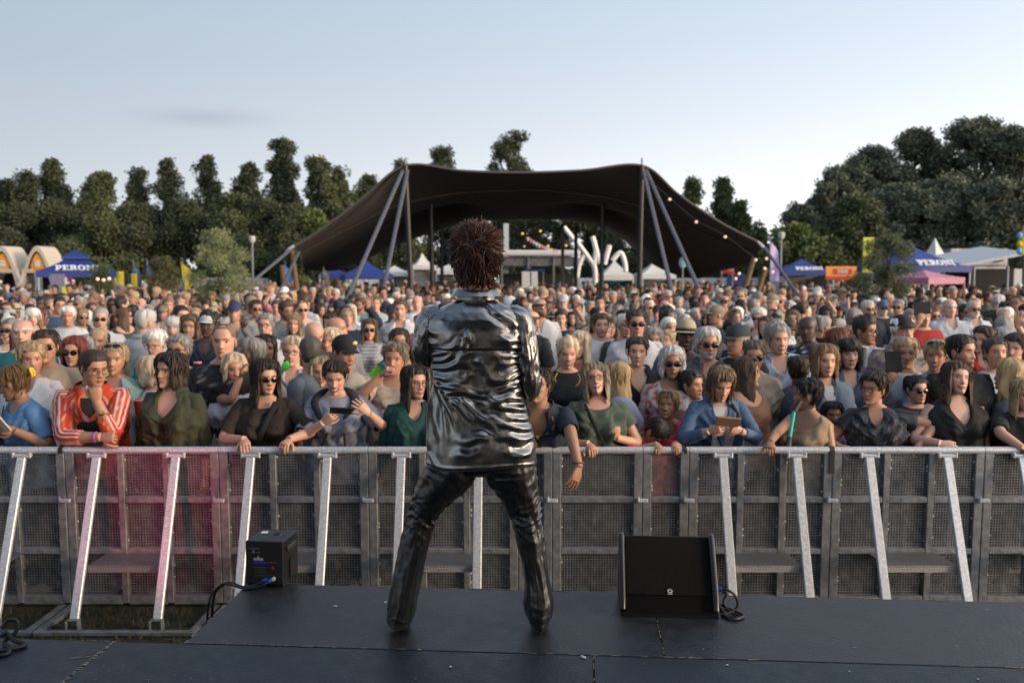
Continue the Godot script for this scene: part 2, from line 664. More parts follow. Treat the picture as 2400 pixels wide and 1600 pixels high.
func barrier(x0: float, x1: float, kind: String, label: String, seed_: int) -> void:
	var o := thing("crowd_barrier", Vector3(x0, 0, RAIL_Z))
	tag(o, label, "barrier", "crowd barrier panels along the stage pit")
	var w := x1 - x0
	var alu := mat("alu", Color(0.265, 0.28, 0.305), 0.45, 0.4, "coarse", 3.0, 0.12)
	var bright := mat("alu_bright", Color(0.64, 0.67, 0.72), 0.40, 0.3, "fine", 2.5, 0.02)
	var sheet := mat("alu_sheet", Color(0.225, 0.235, 0.255), 0.45, 0.4, "coarse", 2.2, 0.05)
	var pw := 0.056
	var lean := 0.03
	var zb := func(y: float) -> float: return -(RAIL_Y - y) * lean
	# posts and mullions
	var cuts := [0.0]
	var bars := [pw / 2 + 0.002, w - pw / 2 - 0.002]
	if kind == "full":
		bars = [pw / 2 + 0.002, w * 0.36, w * 0.655, w - pw / 2 - 0.002]
	for i in bars.size():
		var b := MB.new()
		var bw := pw if i == 0 or i == bars.size() - 1 else 0.044
		var p0 := Vector3(bars[i], 0.03, zb.call(0.03))
		var p1 := Vector3(bars[i], RAIL_Y - 0.03, zb.call(RAIL_Y - 0.03))
		var up := (p1 - p0).normalized()
		b.box(Transform3D(Basis(Vector3.RIGHT, up, Vector3.RIGHT.cross(up)), (p0 + p1) / 2), Vector3(bw, (p1 - p0).length(), 0.04), 0.004)
		put(b, "post" if bw == pw else "mullion", alu, o)
	for y in [0.05, 0.385, 0.735]:
		for i in bars.size() - 1:
			var b := MB.new()
			var l := float(bars[i]) + (pw / 2 if i == 0 else 0.022)
			var rr := float(bars[i + 1]) - (pw / 2 if i + 1 == bars.size() - 1 else 0.022)
			b.box(Transform3D(Basis(), Vector3((l + rr) / 2, y, zb.call(y))), Vector3(rr - l, 0.04 if y > 0.1 else 0.06, 0.036), 0.004)
			put(b, "cross_bar", alu, o)
	# perforated sheets
	var ys := [0.08, 0.365, 0.405, 0.715, 0.755, RAIL_Y - 0.03]
	for i in bars.size() - 1:
		var l := float(bars[i]) + (pw / 2 if i == 0 else 0.022)
		var rr := float(bars[i + 1]) - (pw / 2 if i + 1 == bars.size() - 1 else 0.022)
		for k in 3:
			var s := perforated(rr - l, ys[2 * k + 1] - ys[2 * k])
			var so := put(s, "perforated_sheet", sheet, o)
			so.position = Vector3(l, ys[2 * k], zb.call(ys[2 * k]) - 0.008)
			so.rotation.x = atan(lean)
			# bright rivets along the edges
			var rv := MB.new()
			var r := RandomNumberGenerator.new()
			r.seed = seed_ + k * 7 + i
			for q in 4:
				var yy := lerpf(ys[2 * k] + 0.03, ys[2 * k + 1] - 0.03, r.randf())
				rv.ball(Transform3D(Basis(), Vector3(l + 0.006 if q % 2 == 0 else rr - 0.006, yy, zb.call(yy) + 0.004)), Vector3(0.006, 0.009, 0.005), 4, 6)
			tag(put(rv, "rivet", bright, o), "", "", "", "stuff")
	# top rail
	var rail := MB.new()
	rail.rod(Vector3(0.003, RAIL_Y - 0.024, 0.0), Vector3(w - 0.003, RAIL_Y - 0.024, 0.0), 0.0245, 14)
	put(rail, "top_rail", bright, o)
	# clamp at the joint, half way up
	var cl := MB.new()
	cl.box(Transform3D(Basis(), Vector3(w - 0.002, 0.735, zb.call(0.735) + 0.036)), Vector3(0.075, 0.026, 0.024), 0.005)
	cl.rod(Vector3(w - 0.03, 0.735, zb.call(0.735) + 0.046), Vector3(w - 0.03, 0.762, zb.call(0.735) + 0.046), 0.008)
	put(cl, "clamp", bright, o)
	if kind != "full":
		return
	# slanting braces with bracket and foot, tread plate, base frame
	var fz := 0.43
	for f in [0.225, 0.735]:
		var xb := w * float(f)
		var b := MB.new()
		var p0 := Vector3(xb, 0.085, fz)
		var p1 := Vector3(xb, RAIL_Y - 0.055, 0.045)
		var up := (p1 - p0).normalized()
		b.box(Transform3D(Basis(Vector3.RIGHT, up, Vector3.RIGHT.cross(up)), (p0 + p1) / 2), Vector3(0.056, (p1 - p0).length(), 0.03), 0.005)
		put(b, "brace", bright, o)
		var br := MB.new()
		br.box(Transform3D(Basis(), Vector3(xb, RAIL_Y - 0.052, 0.04)), Vector3(0.11, 0.022, 0.05), 0.006)
		for s in [-1.0, 1.0]:
			br.rod(Vector3(xb + s * 0.055, RAIL_Y - 0.062, 0.055), Vector3(xb + s * 0.055, RAIL_Y - 0.03, 0.055), 0.011)
		put(br, "bracket", bright, o)
		var ft := MB.new()
		for s in [-1.0, 1.0]:
			ft.box(Transform3D(Basis(Vector3.RIGHT, 0.12), Vector3(xb + s * 0.036, 0.045, fz + 0.02)), Vector3(0.008, 0.09, 0.05), 0.002)
		ft.box(Transform3D(Basis(), Vector3(xb, 0.086, fz + 0.005)), Vector3(0.064, 0.01, 0.05), 0.002)
		put(ft, "foot_bracket", alu, o)
	var tp := MB.new()
	tp.box(Transform3D(Basis(Vector3.RIGHT, -0.02), Vector3(w * 0.48, 0.378, 0.155)), Vector3(w * 0.51 - 0.06, 0.006, 0.29), 0.001)
	tp.box(Transform3D(Basis(), Vector3(w * 0.48, 0.358, 0.297)), Vector3(w * 0.51 - 0.062, 0.034, 0.006), 0.001)
	put(tp, "tread_plate", mat("alu_tread", Color(0.42, 0.41, 0.42), 0.4, 0.8, "cells", 9.0, 0.3), o)
	for x in [0.03, w - 0.034]:
		var b := MB.new()
		b.box(Transform3D(Basis(), Vector3(x, 0.022, 0.25)), Vector3(0.05, 0.03, 0.44), 0.004)
		put(b, "base_bar", alu, o)
	var fb := MB.new()
	fb.box(Transform3D(Basis(), Vector3(w / 2, 0.022, 0.49)), Vector3(w - 0.012, 0.03, 0.04), 0.004)
	put(fb, "base_bar", alu, o)


func build_barriers() -> void:
	var px := [[-215, 140, "full", "crowd barrier panel at the picture's edge, under the light blue top"],
		[140, 505, "full", "crowd barrier panel lit pink, under the red track jacket"],
		[505, 859, "full", "crowd barrier panel behind the black effects machine"],
		[859, 1215, "full", "crowd barrier panel behind the performer's legs"],
		[1215, 1296, "plain", "narrow hinge section of barrier between performer and reaching arm"],
		[1296, 1510, "plain", "barrier gate without braces, under the reaching arm"],
		[1510, 1620, "plain", "narrow barrier section between the gate and the denim jacket"],
		[1620, 1960, "full", "crowd barrier panel behind the floor monitor, under the denim jacket"],
		[1960, 2320, "full", "crowd barrier panel with black tape, under the pinstriped blouse"],
		[2320, 2680, "full", "crowd barrier panel cut off by the picture's edge, under black sleeve"]]
	var k := 0
	for q in px:
		var s := 2200.0 / -RAIL_Z
		barrier((q[0] - 1200) / s, (q[1] - 1200) / s, q[2], q[3], 31 * k)
		k += 1
	# black gaffer tape round the rail joints
	for q in [[1957, 0.15], [132, 0.045], [1608, 0.05]]:
		var x := (float(q[0]) - 1200) / (2200.0 / -RAIL_Z)
		var tp := MB.new()
		tp.rod(Vector3(x - 0.016, RAIL_Y - 0.024, RAIL_Z), Vector3(x + 0.016, RAIL_Y - 0.024, RAIL_Z), 0.0262, 14)
		if q[1] > 0.1:
			tp.box(Transform3D(Basis(Vector3.RIGHT, 0.03), Vector3(x, RAIL_Y - 0.1, RAIL_Z + 0.0245)), Vector3(0.034, 0.15, 0.003), 0.0)
		tag(put(tp, "tape", mat("tape", Color(0.012, 0.012, 0.012), 0.6)), "black tape wound round the rail " + ("with its end hanging down" if q[1] > 0.1 else ("beside the red track jacket" if q[0] < 500 else "beside the denim jacket")), "tape", "tape on the barrier rail")


func build_small() -> void:
	# ---- floor monitor
	var o := thing("floor_monitor", at(1569, 1446, 3.84) * Vector3(1, 0, 1) + Vector3(0, STAGE_Y, 0), STAGE_TURN)
	tag(o, "black wedge floor monitor with grille and round white emblem, beside the performer", "monitor speaker")
	var black := mat("cab", Color(0.007, 0.007, 0.008), 0.55, 0.0, "fine", 12.0, 0.05)
	black.metallic_specular = 0.25
	var W := 0.405
	# side profile (z towards camera, y up), rounded
	var prof := [Vector2(0.0, 0.012), Vector2(0.012, 0.0), Vector2(-0.26, 0.0), Vector2(-0.31, 0.05), Vector2(-0.30, 0.20), Vector2(-0.215, 0.285), Vector2(-0.195, 0.287), Vector2(-0.03, 0.075)]
	var cab := MB.new()
	var g := PackedVector3Array()
	for s in [-1.0, 1.0]:
		for q in prof:
			g.append(Vector3(s * W / 2, q.y, q.x))
	for i in prof.size():
		var j := (i + 1) % prof.size()
		var m := prof.size()
		cab.face(g[i], g[j], g[m + j], g[m + i])
	for s in [0, 1]:
		for i in range(1, prof.size() - 1):
			var a := g[s * prof.size()]
			var b := g[s * prof.size() + i]
			var c := g[s * prof.size() + i + 1]
			if s == 0:
				cab.tri(a, c, b)
			else:
				cab.tri(a, b, c)
	put(cab, "cabinet", black, o)
	var sl := Basis(Vector3.RIGHT, -atan2(0.165, 0.212))
	var grille := MB.new()
	grille.box(Transform3D(sl, Vector3(0, 0.181, -0.1105)), Vector3(W - 0.05, 0.255, 0.008), 0.003)
	put(grille, "grille", mat("grille", Color(0.008, 0.0085, 0.009), 0.7, 0.0, "fine", 40.0, 0.2), o)
	mats["grille"].metallic_specular = 0.25
	for s in [-1.0, 1.0]:
		var ck := MB.new()
		ck.tube(PackedVector3Array([Vector3(s * (W / 2 - 0.008), 0.03, 0.002), Vector3(s * (W / 2 - 0.008), 0.08, -0.022), Vector3(s * (W / 2 - 0.008), 0.285, -0.18), Vector3(s * (W / 2 - 0.008), 0.292, -0.2), Vector3(s * (W / 2 - 0.008), 0.285, -0.22)]), PackedFloat32Array([0.013, 0.014, 0.014, 0.013, 0.01]), 8)
		put(ck, "side_cheek", mat("cheek", Color(0.03, 0.03, 0.033), 0.3), o)
	var lg := MB.new()
	lg.ring(Transform3D(sl * Basis(Vector3.RIGHT, 0.0).scaled(Vector3(1, 0.78, 1)), Vector3(0.005, 0.098, -0.039)), 0.0085, 0.0026, 18, 5)
	lg.box(Transform3D(sl, Vector3(0.005, 0.088, -0.031)), Vector3(0.021, 0.003, 0.002), 0.0)
	put(lg, "emblem", mat("emblem", Color(0.6, 0.62, 0.66), 0.4), o)
	# its plugs and cable
	var cb := thing("monitor_cable", o.position, STAGE_TURN)
	tag(cb, "looped black cable with plugs on the floor beside the wedge monitor", "cable")
	var c1 := MB.new()
	var pts := spline([Vector3(0.215, 0.10, -0.06), Vector3(0.245, 0.105, -0.05), Vector3(0.28, 0.08, -0.05), Vector3(0.29, 0.03, -0.06), Vector3(0.25, 0.008, -0.04), Vector3(0.22, 0.008, -0.02), Vector3(0.27, 0.008, 0.01), Vector3(0.31, 0.008, -0.02), Vector3(0.26, 0.008, -0.1), Vector3(0.1, 0.008, -0.36), Vector3(0.05, 0.008, -0.4)], 6)
	c1.tube(pts, even(pts.size(), 0.0055), 7)
	pts = spline([Vector3(0.215, 0.085, -0.09), Vector3(0.25, 0.08, -0.09), Vector3(0.235, 0.04, -0.08), Vector3(0.26, 0.01, -0.05), Vector3(0.3, 0.008, 0.0), Vector3(0.24, 0.008, 0.015), Vector3(0.225, 0.008, -0.2)], 6)
	c1.tube(pts, even(pts.size(), 0.005), 7)
	put(c1, "cord", mat("rubber", Color(0.012, 0.012, 0.013), 0.45), cb)
	var c2 := MB.new()
	c2.rod(Vector3(0.204, 0.10, -0.062), Vector3(0.224, 0.103, -0.058), 0.011)
	put(c2, "plug", mat("plug_blue", Color(0.02, 0.07, 0.45), 0.4), cb)
	var c3 := MB.new()
	c3.rod(Vector3(0.204, 0.085, -0.092), Vector3(0.224, 0.086, -0.09), 0.010)
	put(c3, "plug", mat("plug_cream", Color(0.6, 0.55, 0.42), 0.4), cb)
	# ---- effects machine
	var bx := thing("effects_machine", at(620, 1374, 4.225) * Vector3(1, 0, 1) + Vector3(0, STAGE_Y, 0), STAGE_TURN - 0.03)
	tag(bx, "small black effects machine with round top opening and blue plug, on stage corner", "effects machine")
	var bw := 0.178
	var bh := 0.205
	var bd := 0.205
	var mb := MB.new()
	mb.box(Transform3D(Basis(), Vector3(0, bh / 2 + 0.006, -bd / 2)), Vector3(bw, bh, bd), 0.004)
	put(mb, "housing", mat("housing", Color(0.014, 0.015, 0.017), 0.4, 0.2, "fine", 14.0, 0.04), bx)
	var plate := MB.new()
	plate.box(Transform3D(Basis(), Vector3(0, bh / 2 + 0.006, 0.001)), Vector3(bw - 0.014, bh - 0.014, 0.003), 0.0)
	put(plate, "rear_plate", mat("plate", Color(0.006, 0.006, 0.007), 0.6), bx)
	var hole := MB.new()
	hole.ring(Transform3D(Basis(Vector3.RIGHT, PI / 2), Vector3(0.02, bh + 0.0065, -bd * 0.62)), 0.02, 0.0035, 18, 6)
	put(hole, "outlet_ring", mats["cheek"], bx)
	var hd := MB.new()
	hd.tube(PackedVector3Array([Vector3(0.02, bh + 0.004, -bd * 0.62), Vector3(0.02, bh + 0.0072, -bd * 0.62)]), PackedFloat32Array([0.018, 0.018]), 16)
	put(hd, "outlet", mat("void", Color(0.002, 0.002, 0.002), 0.9), bx)
	var stickers := [[-0.045, 0.178, 0.05, 0.004, Color(0.12, 0.12, 0.12), "print"], [-0.05, 0.163, 0.012, 0.018, Color(0.16, 0.16, 0.16), "print"], [-0.028, 0.160, 0.022, 0.004, Color(0.12, 0.12, 0.12), "print"],
		[-0.027, 0.128, 0.045, 0.012, Color(0.42, 0.40, 0.36), "sticker"], [-0.02, 0.112, 0.058, 0.012, Color(0.02, 0.02, 0.55), "sticker"], [0.037, 0.114, 0.045, 0.003, Color(0.10, 0.10, 0.10), "print"],
		[-0.018, 0.072, 0.055, 0.024, Color(0.02, 0.024, 0.026), "display_frame"], [-0.02, 0.09, 0.06, 0.002, Color(0.10, 0.10, 0.10), "print"], [0.0, 0.052, 0.09, 0.002, Color(0.08, 0.08, 0.08), "print"]]
	for s in stickers:
		var sb := MB.new()
		sb.box(Transform3D(Basis(), Vector3(s[0], s[1], 0.0033)), Vector3(s[2], s[3], 0.0012), 0.0)
		put(sb, s[5], mat("st" + str(s[4]), s[4], 0.6), bx)
	var warn := MB.new()
	warn.face(Vector3(-0.032, 0.135, 0.0045), Vector3(-0.021, 0.135, 0.0045), Vector3(-0.0265, 0.146, 0.0045), Vector3(-0.0268, 0.146, 0.0045))
	put(warn, "warning_sticker", mat("warn", Color(0.7, 0.6, 0.03), 0.6), bx)
	var rb := MB.new()
	rb.rod(Vector3(0.041, 0.088, 0.002), Vector3(0.041, 0.088, 0.008), 0.009, 12)
	put(rb, "button", mat("button", Color(0.30, 0.01, 0.015), 0.4), bx)
	var hs := MB.new()
	hs.box(Transform3D(Basis(), Vector3(bw / 2 + 0.004, bh * 0.80, -bd * 0.5)), Vector3(0.01, 0.022, bd * 0.55), 0.004)
	put(hs, "side_handle", mats["cheek"], bx)
	var hs2 := MB.new()
	hs2.box(Transform3D(Basis(), Vector3(bw / 2 + 0.003, bh * 0.30, -bd * 0.55)), Vector3(0.007, 0.09, bd * 0.3), 0.003)
	put(hs2, "side_hatch", mats["void"], bx)
	for q in [Vector3(-0.08, 0, -0.02), Vector3(0.08, 0, -0.02), Vector3(-0.08, 0, -0.185), Vector3(0.08, 0, -0.185)]:
		var ft := MB.new()
		ft.rod(q, q + Vector3(0, 0.007, 0), 0.008)
		put(ft, "foot", mats["rubber"], bx)
	var wl := MB.new()
	wl.box(Transform3D(Basis(Vector3.UP, 0.1), Vector3(-0.05, bh + 0.0072, -bd * 0.7)), Vector3(0.03, 0.0015, 0.03), 0.0)
	put(wl, "sticker", mat("stw", Color(0.75, 0.75, 0.75), 0.5), bx)
	var pg := thing("power_cable", bx.position, STAGE_TURN - 0.03)
	tag(pg, "black power cable with blue plugs trailing off the stage corner", "cable")
	for q in [[0.012, -0.2, "plug_blue"], [0.036, 0.2, "plug_blue"]]:
		var p := MB.new()
		p.rod(Vector3(q[0], 0.035, 0.003), Vector3(q[0] - 0.008, 0.033, 0.03), 0.010, 10)
		put(p, "plug", mats[q[2]], pg)
	var pw := MB.new()
	pw.rod(Vector3(0.046, 0.04, 0.003), Vector3(0.046, 0.04, 0.02), 0.009, 10)
	put(pw, "plug", mat("plug_white", Color(0.6, 0.6, 0.56), 0.4), pg)
	var pc := MB.new()
	pts = spline([Vector3(0.004, 0.033, 0.03), Vector3(-0.03, 0.02, 0.045), Vector3(-0.09, 0.008, 0.04), Vector3(-0.16, 0.007, -0.01), Vector3(-0.20, 0.0, -0.0), Vector3(-0.235, -0.06, 0.03), Vector3(-0.24, -0.3, 0.04), Vector3(-0.24, -0.78, 0.05)], 6)
	pc.tube(pts, even(pts.size(), 0.0065), 8)
	pts = spline([Vector3(0.028, 0.033, 0.03), Vector3(0.0, 0.02, 0.055), Vector3(-0.08, 0.008, 0.055), Vector3(-0.165, 0.007, 0.01), Vector3(-0.21, 0.0, 0.015), Vector3(-0.25, -0.08, 0.05), Vector3(-0.255, -0.35, 0.06), Vector3(-0.25, -0.78, 0.07)], 6)
	pc.tube(pts, even(pts.size(), 0.0055), 8)
	put(pc, "cord", mats["rubber"], pg)
	# ---- coil of cable on the near corner
	var co := thing("coiled_cable", at(18, 1500, 3.57) * Vector3(1, 0, 1) + Vector3(0, STAGE_Y, 0))
	tag(co, "tangled black cable with a connector on the near stage corner", "cable")
	var cc := MB.new()
	pts = spline([Vector3(-0.3, 0.008, 0.1), Vector3(-0.12, 0.008, 0.06), Vector3(-0.03, 0.05, 0.02), Vector3(0.0, 0.085, 0.0), Vector3(0.03, 0.08, -0.01), Vector3(0.03, 0.04, 0.0), Vector3(0.0, 0.012, 0.03), Vector3(0.05, 0.008, 0.08), Vector3(0.06, 0.008, 0.14), Vector3(-0.05, 0.008, 0.16), Vector3(-0.2, 0.008, 0.12)], 7)
	cc.tube(pts, even(pts.size(), 0.008), 8)
	pts = spline([Vector3(-0.25, 0.03, -0.02), Vector3(-0.1, 0.07, 0.0), Vector3(-0.02, 0.055, 0.01), Vector3(0.04, 0.02, 0.03), Vector3(0.09, 0.008, 0.05), Vector3(0.0, 0.008, 0.12), Vector3(-0.3, 0.008, 0.2)], 7)
	cc.tube(pts, even(pts.size(), 0.009), 8)
	put(cc, "cord", mats["rubber"], co)
	var cn := MB.new()
	cn.rod(Vector3(-0.05, 0.06, 0.02), Vector3(0.0, 0.045, 0.03), 0.016, 10)
	put(cn, "connector", mat("conn", Color(0.10, 0.11, 0.13), 0.3, 0.7), co)
	# ---- confetti scraps on the boards
	var ci := 0
	for q in [[785, 1420, 0.018, "white paper scrap on the stage behind the machine's corner"], [903, 1411, 0.014, "white paper scrap beside the performer's near boot cuff"], [1367, 1539, 0.030, "torn white paper scrap on the joint between stage boards"], [982, 1522, 0.011, "small white scrap lying below the performer's spread legs"], [1055, 1562, 0.016, "greyish paper scrap near the picture's lower edge"], [2293, 1591, 0.012, "white scrap at the lower corner of the near stage board"], [1704, 1558, 0.012, "white scrap on the stage joint below the floor monitor"], [1992, 1573, 0.010, "tiny white scrap on the stage, far along the joint"]]:
		var p := at(q[0], q[1], 4.0)
		var k := (STAGE_Y + 0.003 - EYE) / (p.y - EYE)
		p = Vector3(p.x * k, STAGE_Y + 0.003, p.z * k)
		var cf := MB.new()
		cf.tube(PackedVector3Array([Vector3(0, -0.001, 0), Vector3(0, 0.001, 0)]), PackedFloat32Array([q[2] * 0.5, q[2] * 0.5]), 9 if ci < 2 else 5)
		var co2 := put(cf, "paper_scrap", mat("paper", Color(0.62, 0.62, 0.62), 0.8))
		co2.position = p
		co2.rotation = Vector3(0.06, ci * 1.1, 0.05)
		co2.scale = Vector3(1, 1, 0.65)
		tag(co2, q[3], "paper scrap", "paper scraps on the stage")
		ci += 1
	# ---- stage spotlight outside the frame that throws the pink light on the barrier
	var sp := thing("stage_spotlight", Vector3(-2.75, STAGE_Y, -2.9))
	tag(sp, "black stage spotlight throwing pink light on the crowd barrier", "spotlight")
	var dirv := (Vector3(-2.35, 0.72, -6.1) - (sp.position + Vector3(0, 0.26, 0))).normalized()
	var can := MB.new()
	var hc := Vector3(0, 0.26, 0)
	can.tube(PackedVector3Array([hc - dirv * 0.16, hc - dirv * 0.12, hc + dirv * 0.1]), PackedFloat32Array([0.05, 0.085, 0.09]), 16)
	put(can, "lamp_housing", black, sp)
	var yk := MB.new()
	for s in [-1.0, 1.0]:
		yk.rod(Vector3(s * 0.1, 0.0, 0), Vector3(s * 0.1, 0.26, 0), 0.012)
	yk.rod(Vector3(-0.1, 0.012, 0), Vector3(0.1, 0.012, 0), 0.012)
	put(yk, "yoke", black, sp)
	var ln := MB.new()
	ln.tube(PackedVector3Array([hc + dirv * 0.126, hc + dirv * 0.128]), PackedFloat32Array([0.08, 0.08]), 16)
	var lm := mat("lamp_lens", Color(0.3, 0.05, 0.1), 0.3)
	lm.emission_enabled = true
	lm.emission = Color(1.0, 0.25, 0.45)
	lm.emission_energy_multiplier = 1.5
	put(ln, "lamp_lens", lm, sp)
	var l := SpotLight3D.new()
	l.name = "pink_beam"
	sp.add_child(l)
	l.look_at_from_position(sp.position + hc + dirv * 0.14, sp.position + hc + dirv)
	l.light_color = Color(1.0, 0.27, 0.42)
	l.light_energy = 4.0
	l.light_size = 0.08
	l.spot_angle = 14.0
	l.spot_angle_attenuation = 1.0
	l.spot_range = 12.0
	l.spot_attenuation = 2.0
	l.shadow_enabled = true


# ---------------------------------------------------------------- trees
func leaf_clump(count: int, spread: float, ll: float, lw: float, sd: int) -> ArrayMesh:
	var mb := MB.new()
	var r := RandomNumberGenerator.new()
	r.seed = sd
	for k in count:
		var d := Vector3(r.randfn(), r.randfn() * 0.8, r.randfn()).normalized()
		var p := d * spread * r.randf_range(0.35, 1.0)
		var f := (d + Vector3(r.randfn(), r.randfn() - 0.4, r.randfn()) * 0.7).normalized()
		var s := f.cross(Vector3(r.randfn(), r.randfn(), r.randfn())).normalized() * lw * 0.5
		var nn := s.cross(f).normalized() * lw * 0.15
		mb.tri(p, p + f * ll * 0.5 + s + nn, p + f * ll)
		mb.tri(p, p + f * ll, p + f * ll * 0.5 - s + nn)
	return mb.mesh()


var clumps := {}


func tree(called: String, label: String, group: String, base: Vector3, top: float, half: float, crown_from: float, style: String, tint: Color, sd: int, count: int) -> void:
	var r := RandomNumberGenerator.new()
	r.seed = sd
	var o := thing(called, base)
	tag(o, label, "shrub" if called.ends_with("shrub") else "tree", group)
	var hgt := top
	var bark := mat("bark", Color(0.055, 0.045, 0.035), 0.9, 0.0, "coarse", 3.0, 1.0)
	# lobes of the crown
	var lobes := []
	var nl := 16
	if style == "loose": nl = 150
	elif style == "olive": nl = 26
	elif style == "bush": nl = 12
	elif style == "mass": nl = 90
	for k in nl:
		var f := (k + r.randf()) / nl
		if style == "loose":
			f = pow(f, 1.25)
		var y := lerpf(crown_from, hgt, f)
		var rel := (y - crown_from) / (hgt - crown_from)
		var w := half * sqrt(maxf(0.05, 1.0 - pow(absf(rel - 0.38) / 0.66, 2.0)))
		if style == "loose":
			w = half * (0.62 + 0.55 * sin(minf(1.0, (1.0 - rel) * 1.25) * PI / 2.0)) * (1.0 - 0.62 * pow(rel, 3.0))
		elif style == "mass":
			w = half * sqrt(maxf(0.03, 1.0 - pow(rel, 2.6)))
		elif style == "bush":
			w = half * sqrt(maxf(0.05, 1.0 - rel * rel))
		var a := r.randf() * TAU
		var rr := w * sqrt(r.randf())
		if style == "loose" or style == "mass":
			# boughs reach out unevenly round the crown
			rr *= 1.0 + 0.75 * noise.get_noise_3d(cos(a) * 1.6 + sd * 3.1, y / half * 1.7, sin(a) * 1.6)
		var lr := half * (0.155 if style == "loose" else 0.21 if style == "mass" else 0.42) * r.randf_range(0.7, 1.2) * (1.0 - 0.35 * rel)
		if style == "olive":
			lr = half * r.randf_range(0.22, 0.36)
		if style == "loose":
			rr *= 0.9
		var drift := 0.22 * half * sin(rel * 5.0 + sd * 1.7) * rel if style == "loose" else 0.0
		lobes.append([Vector3(drift + cos(a) * rr, minf(y, hgt - lr * 0.75), sin(a) * rr), lr])
	# a leading shoot at the very top
	lobes.append([Vector3(r.randf_range(-0.2, 0.2) * half, hgt - half * 0.12, 0), half * 0.13])
	# trunk and limbs
	var tk := MB.new()
	var tr := 0.028 * hgt if style != "olive" else 0.05
	var lean := Vector3(r.randf_range(-0.03, 0.03), 0, r.randf_range(-0.03, 0.03)) * hgt
	var tp := PackedVector3Array()
	var rad := PackedFloat32Array()
	for k in 6:
		var f := k / 5.0
		tp.append(Vector3(sin(f * 3.0) * lean.x, f * hgt * 0.82, sin(f * 2.5) * lean.z))
		rad.append(tr * (1.0 - 0.8 * f))
	tk.tube(tp, rad, 7)
	for k in range(0, lobes.size(), 2 if lobes.size() < 40 else 6):
		var c: Vector3 = lobes[k][0]
		var y0 := clampf(c.y - c.length() * 0.22 - half * 0.3, crown_from * 0.6, hgt * 0.8)
		var s := Vector3(sin(y0 / hgt * 3.0) * lean.x * 0.9, y0, 0)
		tk.tube(PackedVector3Array([s, s.lerp(c, 0.5) + Vector3(0, -0.05 * half, 0), c]), PackedFloat32Array([tr * 0.4, tr * 0.25, tr * 0.08]), 5)
	put(tk, "trunk", bark, o)
	# leaves
	var key := style
	if not clumps.has(key):
		if style == "olive":
			clumps[key] = leaf_clump(9, 0.10, 0.075, 0.016, 3)
		elif style == "bush":
			clumps[key] = leaf_clump(9, 0.24, 0.20, 0.10, 4)
		else:
			clumps[key] = leaf_clump(12, 0.36, 0.21, 0.12, 5)
	var pts := []
	var weight := 0.0
	for l in lobes:
		weight += l[1] * l[1]
	for l in lobes:
		var c: Vector3 = l[0]
		var lr: float = l[1]
		var m := int(count * lr * lr / weight)
		for q in m:
			var d := Vector3(r.randfn(), r.randfn(), r.randfn()).normalized()
			var f := pow(r.randf(), 0.5)
			if r.randf() < 0.16:
				f *= r.randf_range(1.0, 1.55)
			var p := c + d * lr * f * Vector3(1.15, 0.72, 1.15)
			var gap := noise.get_noise_3d(p.x * 1.9 / half + sd, p.y * 1.9 / half, p.z * 1.9 / half)
			if style == "loose" and gap > 0.30:
				continue
			if style == "olive" and noise.get_noise_3d(p.x * 4.0, p.y * 4.0, p.z * 4.0 + sd) > 0.22:
				continue
			if p.y > 0.1:
				pts.append(p)
	var mm := MultiMesh.new()
	mm.transform_format = MultiMesh.TRANSFORM_3D
	mm.use_colors = true
	mm.mesh = clumps[key]
	mm.instance_count = pts.size()
	for i in pts.size():
		var b := Basis(Vector3(r.randfn(), r.randfn(), r.randfn()).normalized(), r.randf() * TAU).scaled(Vector3.ONE * r.randf_range(0.65, 1.2))
		mm.set_instance_transform(i, Transform3D(b, pts[i]))
		var k := r.randf_range(0.65, 1.35)
		var yl := r.randf_range(0.9, 1.18)
		mm.set_instance_color(i, Color(tint.r * k * yl, tint.g * k, tint.b * k * 0.95))
	var cr := MultiMeshInstance3D.new()
	cr.name = "crown"
	cr.set_meta("kind", "stuff")
	cr.multimesh = mm
	var lm := vmat("leaf_" + style, 0.6)
	lm.backlight_enabled = true
	lm.backlight = Color(0.35, 0.4, 0.18)
	cr.material_override = lm
	o.add_child(cr)


